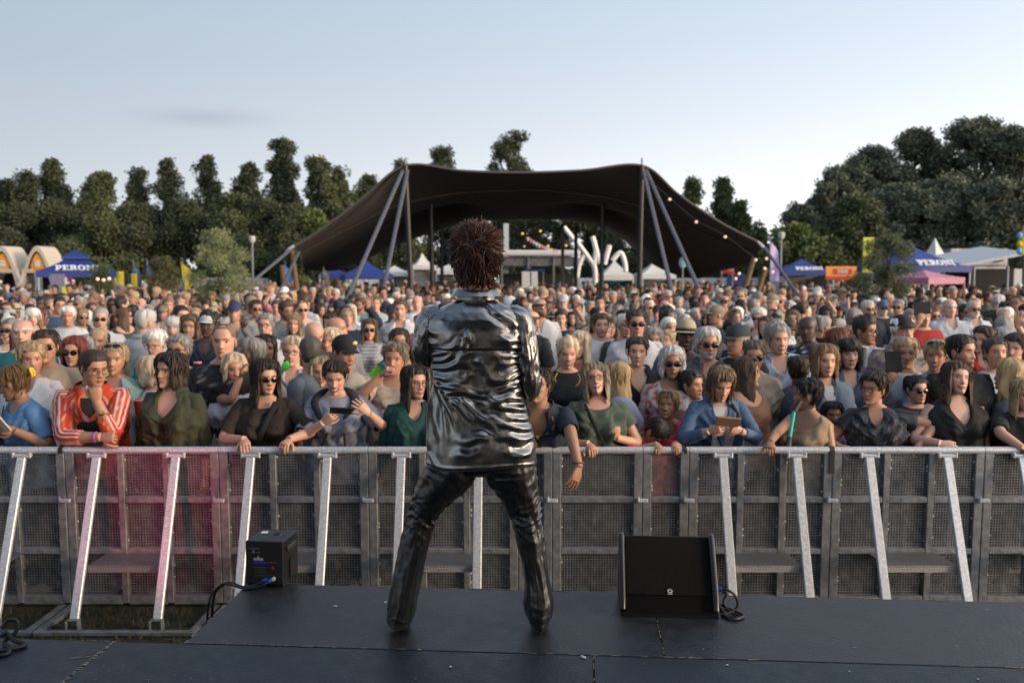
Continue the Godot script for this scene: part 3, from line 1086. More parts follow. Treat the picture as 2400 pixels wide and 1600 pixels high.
func build_trees() -> void:
	var dark := Color(0.040, 0.054, 0.026)
	var mid := Color(0.058, 0.076, 0.030)
	var light := Color(0.085, 0.115, 0.030)
	var cool := Color(0.088, 0.106, 0.074)
	# px, top py, half width px, depth, style, tint, count, label
	var t := [
		[-30, 405, 55, 66, "loose", dark, 3000, "dark tree cut off by the picture's edge above the arched tent"],
		[18, 428, 45, 64, "loose", dark, 2600, "dark leafy tree above the cut-off arch of the cream tent"],
		[62, 408, 48, 62, "loose", dark, 2800, "slim dark tree between two taller trees above the arched tent"],
		[135, 382, 52, 64, "loose", dark, 3400, "tall dark tree with blunt top above the lettered blue parasol"],
		[250, 412, 78, 62, "loose", mid, 4400, "broad olive green tree with drooping edges above the blue parasol"],
		[325, 400, 34, 66, "loose", dark, 1700, "narrow gappy tree with sky showing through, beside the broad one"],
		[395, 379, 50, 66, "loose", dark, 2400, "gappy tree with a forked top above the yellow feather flag"],
		[497, 370, 42, 66, "loose", dark, 1900, "slender tree with layered branches standing alone above the olive tree"],
		[590, 392, 54, 62, "loose", dark, 3400, "dense dark tree just above the thin lamp post"],
		[662, 332, 52, 64, "loose", dark, 3400, "tallest dark tree of the row, beside the brown tent's slope"],
		[748, 376, 60, 62, "loose", mid, 3600, "rounded tree with gaps beside the brown tent's slope"],
		[806, 398, 40, 66, "loose", mid, 2200, "small rounded tree nearest to the brown tent's slope"],
		[862, 418, 46, 68, "loose", mid, 2200, "low tree peeping out behind the brown tent's slope"],
		[935, 380, 42, 70, "loose", dark, 1500, "treetop peeping out behind the tent's first front pole"],
		[1040, 348, 55, 72, "loose", dark, 2200, "treetop behind the grey peak of the brown tent"],
		[1205, 312, 76, 74, "loose", dark, 3600, "tall airy treetop rising behind the middle of the tent"],
		[1612, 424, 42, 64, "loose", mid, 2200, "tree with pale gaps behind the tent's far slope"],
		[1685, 424, 46, 66, "loose", mid, 2400, "tree with twin tips behind the tent's far slope"],
		[1742, 478, 40, 64, "loose", mid, 1900, "lower tree behind the end of the tent's far slope"],
		[1785, 545, 30, 60, "loose", mid, 1200, "smallest tree above the tent's far corner and lilac flag"],
		[1905, 468, 62, 60, "mass", cool, 2600, "dark tree at the stepped end of the big wood"],
		[1965, 396, 74, 60, "mass", cool, 3400, "dark tree with bumpy outline, second step of the wood"],
		[2045, 348, 76, 62, "mass", cool, 3600, "dark tree on the rising slope of the big wood"],
		[2140, 308, 80, 62, "mass", cool, 4000, "tall dark tree with two bumps in the big wood"],
		[2272, 282, 88, 60, "mass", cool, 4400, "highest tree of the big dark wood above the white trailer"],
		[2375, 302, 78, 58, "mass", cool, 4000, "tall dark tree cut by the picture's edge above the yellow stand"],
		[2470, 330, 80, 60, "mass", cool, 2400, "dark tree mostly beyond the picture's edge above yellow stand"],
		[1865, 535, 55, 50, "mass", light, 2600, "bright green tree above the blue gazebo, beside the lilac flag"],
		[1998, 464, 62, 52, "mass", mid, 3400, "fresher green tree with a pointed top before the dark wood"],
		[1935, 560, 55, 50, "bush", mid, 2600, "rounded green bush above the orange food sign"],
		[2105, 440, 80, 54, "mass", cool, 3600, "dark tree low in the wood above the small olive tree"],
		[2225, 420, 90, 54, "mass", cool, 4200, "dark tree low in the wood above the white pagoda"],
		[2345, 430, 90, 52, "mass", cool, 4200, "dark tree low in the wood above the street lamp"],
	]
	var k := 0
	for q in t:
		var d: float = q[3]
		var p := at(q[0], 640, d)
		var top := at(q[0], q[1], d).y
		var half: float = q[2] / FOCAL * d * (1.12 if q[4] == "loose" else 1.28)
		var from := 0.22 * top if q[4] == "mass" else 0.14 * top
		tree("tree", q[7], "trees beyond the festival field", Vector3(p.x, 0, -d), top, half, from, q[4], q[5], 100 + k, int(q[6] * 1.25))
		k += 1
	# understorey
	var names := ["arched tent", "lettered parasol", "shadowed gap", "yellow flag", "olive tree", "lamp post", "wooden tent post", "tent slope", "tent's dark hollow", "white pagoda", "far bar roof", "white tubes", "bulb string", "teal stall", "red flag", "lilac flag"]
	k = 0
	for q in [[20, 480, 90, 58, dark], [130, 470, 95, 60, dark], [235, 500, 90, 56, mid], [320, 480, 90, 58, dark], [430, 470, 95, 58, dark], [545, 455, 95, 58, mid], [640, 470, 90, 58, dark], [735, 498, 52, 54, light], [830, 500, 80, 60, dark], [960, 470, 90, 66, mid], [1090, 450, 95, 66, dark], [1230, 450, 100, 66, dark], [1370, 450, 95, 66, dark], [1510, 470, 95, 64, dark], [1440, 455, 100, 67, dark], [1640, 520, 85, 62, dark]]:
		var d: float = q[3]
		var p := at(q[0], 640, d)
		tree("shrub", ("light green" if q[4] == light else "dark") + " bushy shrub growing in the tree row behind the " + names[k], "shrubs under the tree row", Vector3(p.x, 0, -d), at(q[0], q[1], d).y, q[2] / FOCAL * d, 0.3, "bush", q[4], 300 + k, 3400)
		k += 1
	var silver := Color(0.20, 0.235, 0.125)
	tree("olive_tree", "silvery green olive tree standing in the crowd before the dark trees", "potted olive trees", Vector3(at(520, 640, 21).x, 0, -21), at(520, 540, 21).y, 0.62, 1.55, "olive", silver, 401, 2600)
	tree("olive_tree", "dull green olive tree in the crowd beside the yellow banner", "potted olive trees", Vector3(at(2080, 640, 21).x, 0, -21), at(2080, 553, 21).y, 0.60, 1.35, "olive", Color(0.10, 0.125, 0.07), 402, 2600)
	tree("shrub", "feathery green shrub in the crowd before the lettered parasol", "plants standing in the crowd", Vector3(at(230, 640, 22).x, 0, -22), at(230, 626, 22).y, 0.27, 1.2, "olive", Color(0.11, 0.135, 0.055), 403, 800)
	tree("shrub", "upright rusty green shrub in the crowd beside the blue feather flags", "plants standing in the crowd", Vector3(at(380, 640, 24).x, 0, -24), at(380, 606, 24).y, 0.42, 1.2, "olive", Color(0.085, 0.085, 0.035), 404, 1700)


# ---------------------------------------------------------------- the stretch tent
func curve_px(pts: Array, d: float, f: float) -> Vector3:
	var m := pts.size() - 1
	var s := clampf(f, 0.0, 1.0) * m
	var i := mini(int(s), m - 1)
	var u := s - i
	var a: Array = pts[maxi(i - 1, 0)]
	var b: Array = pts[i]
	var c: Array = pts[i + 1]
	var e: Array = pts[mini(i + 2, m)]
	return at(cubic_interpolate(b[0], c[0], a[0], e[0], u), cubic_interpolate(b[1], c[1], a[1], e[1], u), d)


func build_tent() -> void:
	var o := thing("stretch_tent", Vector3.ZERO)
	tag(o, "large dark brown stretch tent on poles spanning the middle of the field", "tent")
	var D := 28.0
	var front := [[690, 577], [760, 532], [850, 464], [950, 388], [1085, 400], [1225, 404], [1365, 399], [1505, 388], [1590, 455], [1690, 522], [1788, 572]]
	var crease := [[706, 592], [790, 548], [860, 514], [935, 482], [1075, 454], [1225, 447], [1375, 458], [1505, 488], [1595, 522], [1690, 562], [1778, 592]]
	var rear := [[716, 630], [790, 634], [870, 603], [965, 562], [1080, 527], [1225, 514], [1370, 523], [1460, 562], [1540, 626], [1640, 652], [1770, 612]]
	var cols := 90
	var rows := 34
	var p := PackedVector3Array()
	for r in rows:
		var v := r / float(rows - 1)
		for k in cols:
			var u := k / float(cols - 1)
			var a := curve_px(front, D, u)
			var b := curve_px(crease, D + 2.4, u)
			var c := curve_px(rear, D + 12.0, u)
			var q: Vector3
			if v < 0.25:
				q = a.lerp(b, v / 0.25)
			else:
				var f := (v - 0.25) / 0.75
				q = b.lerp(c, f)
				q.y += sin(f * PI) * -0.25
			# the cloth pulled up over the inner poles
			for pk in [[1018, 366], [1413, 366]]:
				var pp := at(pk[0], pk[1], D + 7.0)
				var dd := Vector2(q.x - pp.x, q.z - pp.z).length()
				q.y += maxf(0.0, pp.y - 4.75) * exp(-dd / 1.0) * smoothstep(0.02, 0.3, v)
			q.y += 0.03 * noise.get_noise_3d(q.x * 0.5, 0.0, q.z * 0.5) * smoothstep(0.0, 0.1, v)
			p.append(q)
	var mb := MB.new()
	mb.grid(p, rows, cols, false, true)
	put(mb, "canopy", mat("tent_cloth", Color(0.080, 0.072, 0.070), 0.75, 0.0, "fine", 1.2), o)
	# hem: a rolled edge round the front
	var hem := MB.new()
	var hp := PackedVector3Array()
	for k in cols:
		hp.append(p[k])
	hem.tube(hp, even(cols, 0.04), 6)
	put(hem, "hem", mat("hem", Color(0.075, 0.068, 0.066), 0.7), o)
	var hem2 := MB.new()
	hp = PackedVector3Array()
	for k in cols:
		hp.append(p[8 * cols + k] + Vector3(0, -0.02, 0.02))
	hem2.tube(hp, even(cols, 0.035), 6)
	put(hem2, "seam", mat("seam", Color(0.05, 0.042, 0.038), 0.7), o)
	# poles
	var steel := mat("pole", Color(0.02, 0.02, 0.022), 0.4, 0.3)
	for q in [[950, 388, 968, D, 0.08], [1505, 388, 1497, D, 0.08], [1010, 476, 1014, D + 3.5, 0.075], [1412, 478, 1410, D + 3.5, 0.075], [1035, 530, 1036, D + 8.0, 0.07], [1350, 530, 1349, D + 8.0, 0.07]]:
		var pl := MB.new()
		var tp := at(q[0], q[1], q[3])
		var bt := at(q[2], 640, q[3])
		pl.rod(Vector3(bt.x, 0, bt.z), tp, q[4], 10)
		put(pl, "tent_pole", steel, o)
		if q[3] == D:
			var tip := MB.new()
			tip.rod(tp, tp + Vector3(0, 0.22, 0), 0.03, 6)
			put(tip, "pole_tip", mats["alu"], o)
	var strap := mat("strap", Color(0.075, 0.08, 0.10), 0.6)
	for q in [[945, 396, 846, 624], [955, 398, 905, 645], [1507, 396, 1566, 645], [1513, 396, 1627, 652]]:
		var a := at(q[0], q[1], D)
		var b := at(q[2], q[3], D - 2.6)
		var dv := b - a
		b = a + dv * ((0.02 - a.y) / dv.y)
		var s := MB.new()
		s.tube(PackedVector3Array([a, b]), PackedFloat32Array([0.06, 0.06]), 6, true, 0.35, Vector3(0, 0, 1))
		put(s, "guy_strap", strap, o)
	for q in [[690, 577, 605, 648], [700, 590, 672, 648], [1786, 572, 1835, 640]]:
		var a := at(q[0], q[1], D)
		var b := at(q[2], q[3], D - 1.0)
		var dv := b - a
		b = a + dv * ((0.02 - a.y) / dv.y)
		var s := MB.new()
		s.tube(PackedVector3Array([a, b]), PackedFloat32Array([0.05, 0.05]), 6, true, 0.4, Vector3(0, 0, 1))
		put(s, "guy_strap", strap, o)
	for q in [[688, 575, 668, 592], [1776, 566, 1800, 592]]:
		var cp := MB.new()
		var a := at(q[0], q[1], D - 0.05)
		var b := at(q[2], q[3], D - 0.05)
		cp.tube(PackedVector3Array([a, a.lerp(b, 0.5), b]), PackedFloat32Array([0.06, 0.1, 0.05]), 8, true, 0.5)
		put(cp, "corner_patch", mat("patch", Color(0.45, 0.47, 0.5), 0.5), o)
	var wood := mat("post_wood", Color(0.20, 0.125, 0.055), 0.75, 0.0, "fine", 5.0, 0.4)
	for q in [[684, 588, 697, 690, D], [1768, 604, 1742, 690, D - 1.0], [660, 622, 668, 690, D + 1.5], [1795, 628, 1775, 690, D + 0.5]]:
		var pl := MB.new()
		var a := at(q[0], q[1], q[4])
		var b := at(q[2], q[3], q[4])
		var dv := b - a
		b = a + dv * ((0.0 - a.y) / dv.y)
		pl.rod(b, a, 0.09, 9, 0.075)
		put(pl, "wooden_post", wood, o)
	# bulbs strung along the tent
	var bulb := mat("bulb_pink", Color(0.8, 0.6, 0.5), 0.3)
	bulb.emission_enabled = true
	bulb.emission = Color(1.0, 0.78, 0.62)
	bulb.emission_energy_multiplier = 0.6
	var warm := mat("bulb_warm", Color(0.8, 0.6, 0.3), 0.3)
	warm.emission_enabled = true
	warm.emission = Color(1.0, 0.80, 0.36)
	warm.emission_energy_multiplier = 1.4
	var strings := [["light_string", "string of small round bulbs along the tent's far slope", 26.5, [[1510, 415], [1570, 467], [1632, 520], [1700, 555], [1772, 609], [1797, 606]], "p"],
		["light_string", "string of small bulbs hanging below the tent's far corner", 26.0, [[1674, 654], [1725, 653], [1733, 641], [1793, 629], [1812, 637]], "p"],
		["light_string", "string of warm glowing bulbs beneath the tent's middle", 36.0, [[1190, 540], [1225, 547], [1229, 577], [1267, 541], [1285, 576], [1327, 575]], "w"],
		["light_string", "string of three small bulbs before the feathery shrub", 21.5, [[205, 640], [228, 654], [242, 656], [255, 653]], "p"]]
	for s in strings:
		var so := thing(s[0])
		tag(so, s[1], "string lights", "strings of bulbs")
		var cp := MB.new()
		var sp := []
		for q in s[3]:
			sp.append(at(q[0], q[1] - 4, s[2]))
		var cd := spline(sp, 5)
		cp.tube(cd, even(cd.size(), 0.008), 4)
		put(cp, "cord", mats["rubber"] if mats.has("rubber") else mat("rubber", Color(0.012, 0.012, 0.013), 0.45), so)
		for i in range(1, s[3].size()):
			var q: Array = s[3][i]
			var b := MB.new()
			b.ball(Transform3D(Basis(), at(q[0], q[1], s[2])), Vector3.ONE * 0.042, 7, 10)
			put(b, "light_bulb", warm if s[4] == "w" and i != 2 else bulb, so)


# ---------------------------------------------------------------- market stalls, flags, signs
func text_mesh(s: String, size: float, depth := 0.02, serif := false) -> TextMesh:
	var t := TextMesh.new()
	var f := SystemFont.new()
	f.font_names = PackedStringArray(["Droid Serif" if serif else "Droid Sans"])
	f.font_weight = 700
	t.font = f
	t.text = s
	t.font_size = 64
	t.pixel_size = size / 46.0
	t.depth = depth
	return t


# square canopy with sloping faces; returns its node
func canopy(called: String, label: String, cat: String, px: float, d: float, side: float, turn: float, apex: float, eave: float, m: Material, walls: Material = null, text := "", vent := false, concave := 0.12) -> Node3D:
	var c := at(px, 640, d)
	var o := thing(called, Vector3(c.x, 0, -d), turn)
	tag(o, label, cat)
	var h := side / 2.0
	var corners := [Vector3(-h, eave, h), Vector3(h, eave, h), Vector3(h, eave, -h), Vector3(-h, eave, -h)]
	var roof := MB.new()
	var n := 9
	for k in 4:
		var a: Vector3 = corners[k]
		var b: Vector3 = corners[(k + 1) % 4]
		var p := PackedVector3Array()
		for r in n:
			var f := r / float(n - 1)
			for q in n:
				var g := q / float(n - 1)
				var e := a.lerp(b, g)
				var w := e.lerp(Vector3(0, apex, 0), 1.0 - f)
				w.y -= sin(f * PI) * concave * (apex - eave)
				w.y -= 0.03 * sin(g * PI) * f
				p.append(w)
		roof.grid(p, n, n, false, true)
		# valance
		roof.face(a + Vector3(0, -0.22, 0), b + Vector3(0, -0.22, 0), b, a)
	put(roof, "canopy", m, o)
	if vent:
		var vt := MB.new()
		for k in 4:
			var a: Vector3 = (corners[k] as Vector3) * Vector3(0.34, 0, 0.34) + Vector3(0, lerpf(apex, eave, 0.42) + 0.14, 0)
			var b: Vector3 = (corners[(k + 1) % 4] as Vector3) * Vector3(0.34, 0, 0.34) + Vector3(0, lerpf(apex, eave, 0.42) + 0.14, 0)
			vt.face(a, b, Vector3(0.02, apex + 0.1, 0), Vector3(-0.02, apex + 0.1, 0))
			vt.face(a + Vector3(0, -0.1, 0), b + Vector3(0, -0.1, 0), b, a)
		put(vt, "vent_flap", m, o)
	var leg := mat("stall_leg", Color(0.4, 0.4, 0.42), 0.5, 0.4)
	for k in 4:
		var lg := MB.new()
		var q: Vector3 = corners[k]
		lg.rod(Vector3(q.x * 0.96, 0, q.z * 0.96), Vector3(q.x * 0.96, eave, q.z * 0.96), 0.035, 6)
		put(lg, "leg", leg, o)
	if walls:
		for k in [1, 2, 3]:
			var a: Vector3 = corners[k] as Vector3 * Vector3(0.97, 1, 0.97)
			var b: Vector3 = corners[(k + 1) % 4] as Vector3 * Vector3(0.97, 1, 0.97)
			var wl := MB.new()
			var mid := (a + b) / 2.0
			wl.box(Transform3D(Basis(Vector3.UP, -atan2(b.z - a.z, b.x - a.x)), Vector3(mid.x, eave / 2 - 0.12, mid.z)), Vector3(side * 0.94, eave - 0.3, 0.03), 0.0)
			put(wl, "side_wall", walls, o)
	if text != "":
		var tm := put_mesh(text_mesh(text, 0.30 * side / 3.0, 0.03, true), "lettering", mat("letter_white", Color(0.75, 0.78, 0.82), 0.6), o)
		var sl := atan2(apex - eave, h)
		tm.position = Vector3(0, eave + (apex - eave) * 0.17, h * 0.84 + 0.06)
		tm.rotation.x = -(PI / 2 - sl) * 0.82
	return o


func feather(label: String, px: float, py0: float, py1: float, d: float, width: float, m: Material, group := "feather flags", tilt := 0.12) -> void:
	var b := at(px, py1, d)
	var t := at(px, py0, d)
	var o := thing("feather_flag", Vector3(b.x, 0, -d))
	tag(o, label, "flag", group)
	var pole := MB.new()
	var hgt := t.y
	pole.tube(PackedVector3Array([Vector3.ZERO, Vector3(0, hgt * 0.8, 0), Vector3(-tilt * 0.4, hgt, 0), Vector3(-tilt, hgt + 0.05, 0)]), PackedFloat32Array([0.03, 0.025, 0.015, 0.01]), 6)
	put(pole, "flag_pole", mats["alu"], o)
	var p := PackedVector3Array()
	var rows := 10
	for r in rows:
		var f := r / float(rows - 1)
		var y := lerpf(hgt + 0.03, maxf(0.5, b.y - 0.5), f)
		var w := width * (0.35 + 0.65 * sqrt(minf(1.0, f * 3.0)))
		for k in 5:
			var g := k / 4.0
			p.append(Vector3(-tilt * pow(1.0 - f, 2.0) + g * w, y - 0.25 * g * (1.0 - minf(1.0, f * 3.0)), 0.05 * sin(g * 4.0 + f * 5.0)))
	var cl := MB.new()
	cl.grid(p, rows, 5, false, true)
	put(cl, "flag_cloth", m, o)


func board(called: String, label: String, cat: String, px0: float, px1: float, py0: float, py1: float, d: float, m: Material, thick := 0.06, posts := true) -> Node3D:
	var a := at(px0, py0, d)
	var b := at(px1, py1, d)
	var o := thing(called, Vector3((a.x + b.x) / 2, 0, -d))
	tag(o, label, cat)
	var mb := MB.new()
	mb.box(Transform3D(Basis(), Vector3(0, (a.y + b.y) / 2, 0)), Vector3(absf(b.x - a.x), absf(a.y - b.y), thick), 0.01)
	put(mb, "panel", m, o)
	if posts:
		for s in [-0.42, 0.42]:
			var ps := MB.new()
			ps.rod(Vector3(s * absf(b.x - a.x), 0, -thick / 2 - 0.03), Vector3(s * absf(b.x - a.x), minf(a.y, b.y) + 0.15, -thick / 2 - 0.03), 0.03, 6)
			put(ps, "post", mats["alu"], o)
	return o


func lamp_post(label: String, px: float, py: float, d: float, arm: float) -> void:
	var t := at(px, py, d)
	var o := thing("lamp_post", Vector3(t.x, 0, -d))
	tag(o, label, "lamp post", "lamp posts beyond the field")
	var p := MB.new()
	if arm == 0.0:
		p.rod(Vector3.ZERO, Vector3(0, t.y - 0.3, 0), 0.07, 8, 0.045)
		put(p, "mast", mats["alu"], o)
		var hd := MB.new()
		hd.tube(PackedVector3Array([Vector3(0, t.y - 0.32, 0), Vector3(0, t.y - 0.2, 0), Vector3(0, t.y, 0)]), PackedFloat32Array([0.06, 0.15, 0.16]), 10)
		put(hd, "lamp_head", mat("lamp_grey", Color(0.45, 0.46, 0.46), 0.5), o)
	else:
		p.tube(PackedVector3Array([Vector3.ZERO, Vector3(0, t.y * 0.9, 0), Vector3(arm * 0.1, t.y, 0), Vector3(arm, t.y + 0.05, 0)]), PackedFloat32Array([0.08, 0.06, 0.05, 0.04]), 8)
		put(p, "mast", mats["alu"], o)
		var hd := MB.new()
		hd.ball(Transform3D(Basis(), Vector3(arm * 1.25, t.y + 0.03, 0)), Vector3(0.28, 0.08, 0.12), 6, 10)
		put(hd, "lamp_head", mat("lamp_grey", Color(0.45, 0.46, 0.46), 0.5), o)


func build_market() -> void:
	var blue := mat("canvas_blue", Color(0.018, 0.045, 0.26), 0.6, 0.0, "fine", 1.5)
	var white := mat("canvas_white", Color(0.72, 0.72, 0.70), 0.7, 0.0, "fine", 1.2)
	var cream := mat("canvas_cream", Color(0.62, 0.55, 0.45), 0.7, 0.0, "fine", 1.5)
	var orange := mat("orange", Color(0.75, 0.27, 0.02), 0.6)
	var yellow := mat("yellow", Color(0.78, 0.60, 0.02), 0.55, 0.0, "fine", 2.0)
	var lime := mat("lime", Color(0.55, 0.60, 0.05), 0.55)
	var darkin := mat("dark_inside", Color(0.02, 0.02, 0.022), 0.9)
	var red := mat("sign_red", Color(0.55, 0.05, 0.03), 0.6)
	var grey := mat("plain_grey", Color(0.16, 0.16, 0.165), 0.7, 0.0, "coarse", 0.8)
	mat("alu", Color(0.265, 0.28, 0.305), 0.45, 0.4, "coarse", 3.0, 0.12)
	# twin arched tent at the picture's edge
	var k := 0
	for q in [[4, "cream arched tent with orange gable cut off by the picture's edge"], [86, "cream arched tent with orange gable beside the lettered parasol"]]:
		var d := 43.0
		var c := at(q[0], 640, d)
		var o := thing("arched_tent", Vector3(c.x, 0, -d))
		tag(o, q[1], "tent", "cream arched tents")
		var hw := 0.84
		var top := at(q[0], 576, d).y
		var ring := PackedVector3Array()
		var inner := PackedVector3Array()
		for i in 25:
			var f := i / 24.0 * 2.0 - 1.0
			var y := top - (top - 1.55) * pow(absf(f), 1.75)
			ring.append(Vector3(f * hw, y, 0))
			inner.append(Vector3(f * (hw - 0.16), y - 0.24 + 0.05 * absf(f), 0))
		var sh := MB.new()
		var p := PackedVector3Array()
		for zz in [0.0, -1.6]:
			for i in 25:
				p.append(ring[i] + Vector3(0, 0, zz))
		sh.grid(p, 2, 25, false, true)
		for i in 24:
			sh.face(inner[i], inner[i + 1], ring[i + 1], ring[i])
		put(sh, "arch_shell", cream, o)
		var gb := MB.new()
		for i in range(4, 20):
			var a := inner[i] * Vector3(0.9, 1, 1) - Vector3(0, 0.10, 0.06)
			var b := inner[i + 1] * Vector3(0.9, 1, 1) - Vector3(0, 0.10, 0.06)
			if minf(a.y, b.y) > 2.42:
				gb.face(Vector3(a.x, 2.42, a.z), Vector3(b.x, 2.42, b.z), b, a)
		put(gb, "gable_panel", orange, o)
		var sg := MB.new()
		sg.box(Transform3D(Basis(), Vector3(0.02, 2.66, -0.02)), Vector3(0.24, 0.30, 0.02), 0.0)
		put(sg, "sign_panel", white, o)
		var bm := MB.new()
		bm.box(Transform3D(Basis(), Vector3(0, 2.33, -0.05)), Vector3(hw * 1.75, 0.18, 0.08), 0.02)
		put(bm, "cross_beam", cream, o)
		for s in [-1.0, 1.0]:
			var lg := MB.new()
			lg.tube(PackedVector3Array([Vector3(s * hw * 0.75, 2.3, -0.05), Vector3(s * hw * 0.93, 1.9, -0.05), Vector3(s * hw * 0.97, 1.55, -0.05), Vector3(s * hw, 0, -0.05)]), PackedFloat32Array([0.07, 0.12, 0.1, 0.06]), 8)
			put(lg, "arch_leg", cream, o)
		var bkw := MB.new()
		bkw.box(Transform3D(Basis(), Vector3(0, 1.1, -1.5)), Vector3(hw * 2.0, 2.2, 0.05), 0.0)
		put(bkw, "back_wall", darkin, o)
		k += 1
	board("banner", "orange and white banner hanging below the lettered parasol", "banner", 80, 99, 636, 690, 35, white, 0.03, false)
	board("banner", "orange strip banner above the white one below the parasol", "banner", 78, 99, 626, 640, 35.2, orange, 0.03, false)
	# blue parasols and gazebos
	canopy("parasol", "large blue parasol with white lettering beside the arched tents", "parasol", 176, 34, 2.55, 0.48, at(175, 592, 34).y, at(170, 635, 34).y, blue, null, "PERONI", true)
	canopy("parasol", "blue canopy under the tent's near slope", "parasol", 858, 46, 2.3, 0.3, at(858, 611, 46).y, at(858, 644, 46).y, blue, null, "")
	canopy("parasol", "small blue canopy seen below the tent's low corner", "parasol", 782, 50, 1.4, 0.1, at(782, 624, 50).y, at(782, 642, 50).y, blue, null, "")
	canopy("gazebo", "blue gazebo with white lettering between lilac flag and orange sign", "gazebo", 1878, 44, 2.3, 0.05, at(1878, 606, 44).y, at(1878, 634, 44).y, blue, white, "PERONI")
	canopy("gazebo", "large blue gazebo with white lettering beside the white pagoda", "gazebo", 2140, 36, 2.9, 0.25, at(2140, 578, 36).y, at(2140, 624, 36).y, blue, null, "PERONI")
	canopy("gazebo", "blue gazebo hidden behind the dull green olive tree", "gazebo", 2030, 46, 2.0, 0.1, at(2030, 618, 46).y, at(2030, 636, 46).y, blue, null, "")
	canopy("parasol", "pink and white parasol below the large blue gazebo", "parasol", 2165, 33, 1.9, 0.5, at(2165, 632, 33).y, at(2165, 650, 33).y, mat("pinkwhite", Color(0.72, 0.30, 0.42), 0.7, 0.0, "cells", 0.8), null, "")
	# white pagodas and stalls
	canopy("pagoda_tent", "white pagoda tent beside the tent's first front pole", "tent", 990, 52, 1.35, 0.3, at(990, 592, 52).y, at(990, 622, 52).y, white, white, "", false, 0.3)
	canopy("pagoda_tent", "white pagoda with sharp peak behind the large blue gazebo", "tent", 2190, 46, 2.1, 0.5, at(2190, 557, 46).y, at(2190, 612, 46).y, white, white, "", false, 0.5)
	canopy("market_stall", "long white stall roof beside the pagoda below the tent", "stall", 1055, 54, 2.6, 0.1, at(1055, 618, 54).y, at(1055, 634, 54).y, white, white, "")
	canopy("market_stall", "white stall roof beside the blue canopy below the tent", "stall", 925, 54, 1.8, 0.1, at(925, 622, 54).y, at(925, 638, 54).y, white, white, "")
	canopy("market_stall", "white stall with teal trim behind the twisted white tubes", "stall", 1440, 44, 1.5, 0.1, at(1440, 610, 44).y, at(1440, 644, 44).y, white, mat("teal", Color(0.02, 0.22, 0.22), 0.6), "")
	canopy("market_stall", "white stall roof beside the tent's second front pole", "stall", 1535, 46, 1.7, 0.1, at(1535, 610, 46).y, at(1535, 642, 46).y, white, white, "")
	canopy("pagoda_tent", "pale tent peak showing above the lettered blue parasol", "tent", 140, 55, 1.6, 0.3, at(140, 575, 55).y, at(140, 606, 55).y, white, white, "", false, 0.35)
	# open bar with a white roof edge under the big tent
	var bar := thing("bar_pavilion", Vector3(at(1265, 640, 48).x, 0, -48))
	tag(bar, "grey bar pavilion with white roof edge below the tent's middle", "pavilion")
	var y0 := at(1265, 600, 48).y
	var y1 := at(1265, 586, 48).y
	var e := MB.new()
	e.box(Transform3D(Basis(), Vector3(0, (y0 + y1) / 2, 0.05)), Vector3(4.1, y1 - y0, 0.3), 0.1)
	put(e, "roof_edge", white, bar)
	e = MB.new()
	e.box(Transform3D(Basis(), Vector3(-0.1, y0 - 0.28, -1.4)), Vector3(4.0, 0.5, 2.6), 0.05)
	put(e, "roof", grey, bar)
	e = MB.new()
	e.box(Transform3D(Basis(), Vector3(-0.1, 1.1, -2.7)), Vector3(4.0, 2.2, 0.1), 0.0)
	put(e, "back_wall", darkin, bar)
	for x in [-1.95, -0.6, 0.7, 1.9]:
		e = MB.new()
		e.rod(Vector3(x, 0, -0.05), Vector3(x, y0, -0.05), 0.06, 8)
		put(e, "column", grey, bar)
	board("sign_board", "white board standing below the grey bar pavilion's roof", "sign", 1223, 1242, 636, 690, 30, white, 0.04)
	board("sign_board", "second white board beside the first below the pavilion", "sign", 1245, 1260, 636, 690, 30, white, 0.04)
	board("chimney", "pale flue pipe rising behind the performer's hair", "pipe", 1180, 1192, 524, 640, 49, mat("flue", Color(0.42, 0.45, 0.45), 0.5), 0.25, false)
	board("blue_banner", "blue strip banner on the dark bar behind the boards", "banner", 1230, 1277, 630, 638, 44, blue, 0.04)
	# twisted white inflatable tubes
	var tb := thing("tube_sculpture", Vector3(0, 0, 0))
	tag(tb, "cluster of twisted white tubes reaching up beside the tent pole", "sculpture")
	var tw := mat("tube_white", Color(0.78, 0.78, 0.77), 0.6)
	for q in [[[1010, 190], [1160, 380]], [[1195, 400], [1400, 680]], [[1405, 320], [1450, 500], [1430, 700], [1440, 800]], [[1450, 480], [1500, 690]], [[1640, 440], [1570, 700]], [[1680, 650], [1790, 540], [1850, 680], [1860, 800]], [[1280, 580], [1220, 700], [1190, 880]], [[1400, 680], [1440, 800], [1440, 1100]]]:
		var sp := []
		for a in q:
			sp.append(at(1150 + a[0] * 0.17007, 500 + a[1] * 0.17007, 42.5))
		var mb := MB.new()
		var cv := spline(sp, 5)
		mb.tube(cv, even(cv.size(), 0.11), 8)
		put(mb, "tube", tw, tb)
	var pl := MB.new()
	var pp := at(1319, 532, 39)
	pl.rod(Vector3(pp.x, 0, pp.z), pp, 0.07, 8)
	put(pl, "pole", mat("pale_pole", Color(0.28, 0.26, 0.22), 0.7), tb)
	# bunting
	var bu := thing("bunting")
	tag(bu, "line of small coloured pennants above the grey bar pavilion", "bunting")
	var cols := [Color(0.7, 0.5, 0.5), Color(0.7, 0.2, 0.15), Color(0.5, 0.4, 0.6), Color(0.6, 0.6, 0.6)]
	var bp := []
	for i in 12:
		var f := i / 11.0
		bp.append(at(lerpf(1238, 1312, f), lerpf(555, 586, f) + 5 * sin(f * PI), 46))
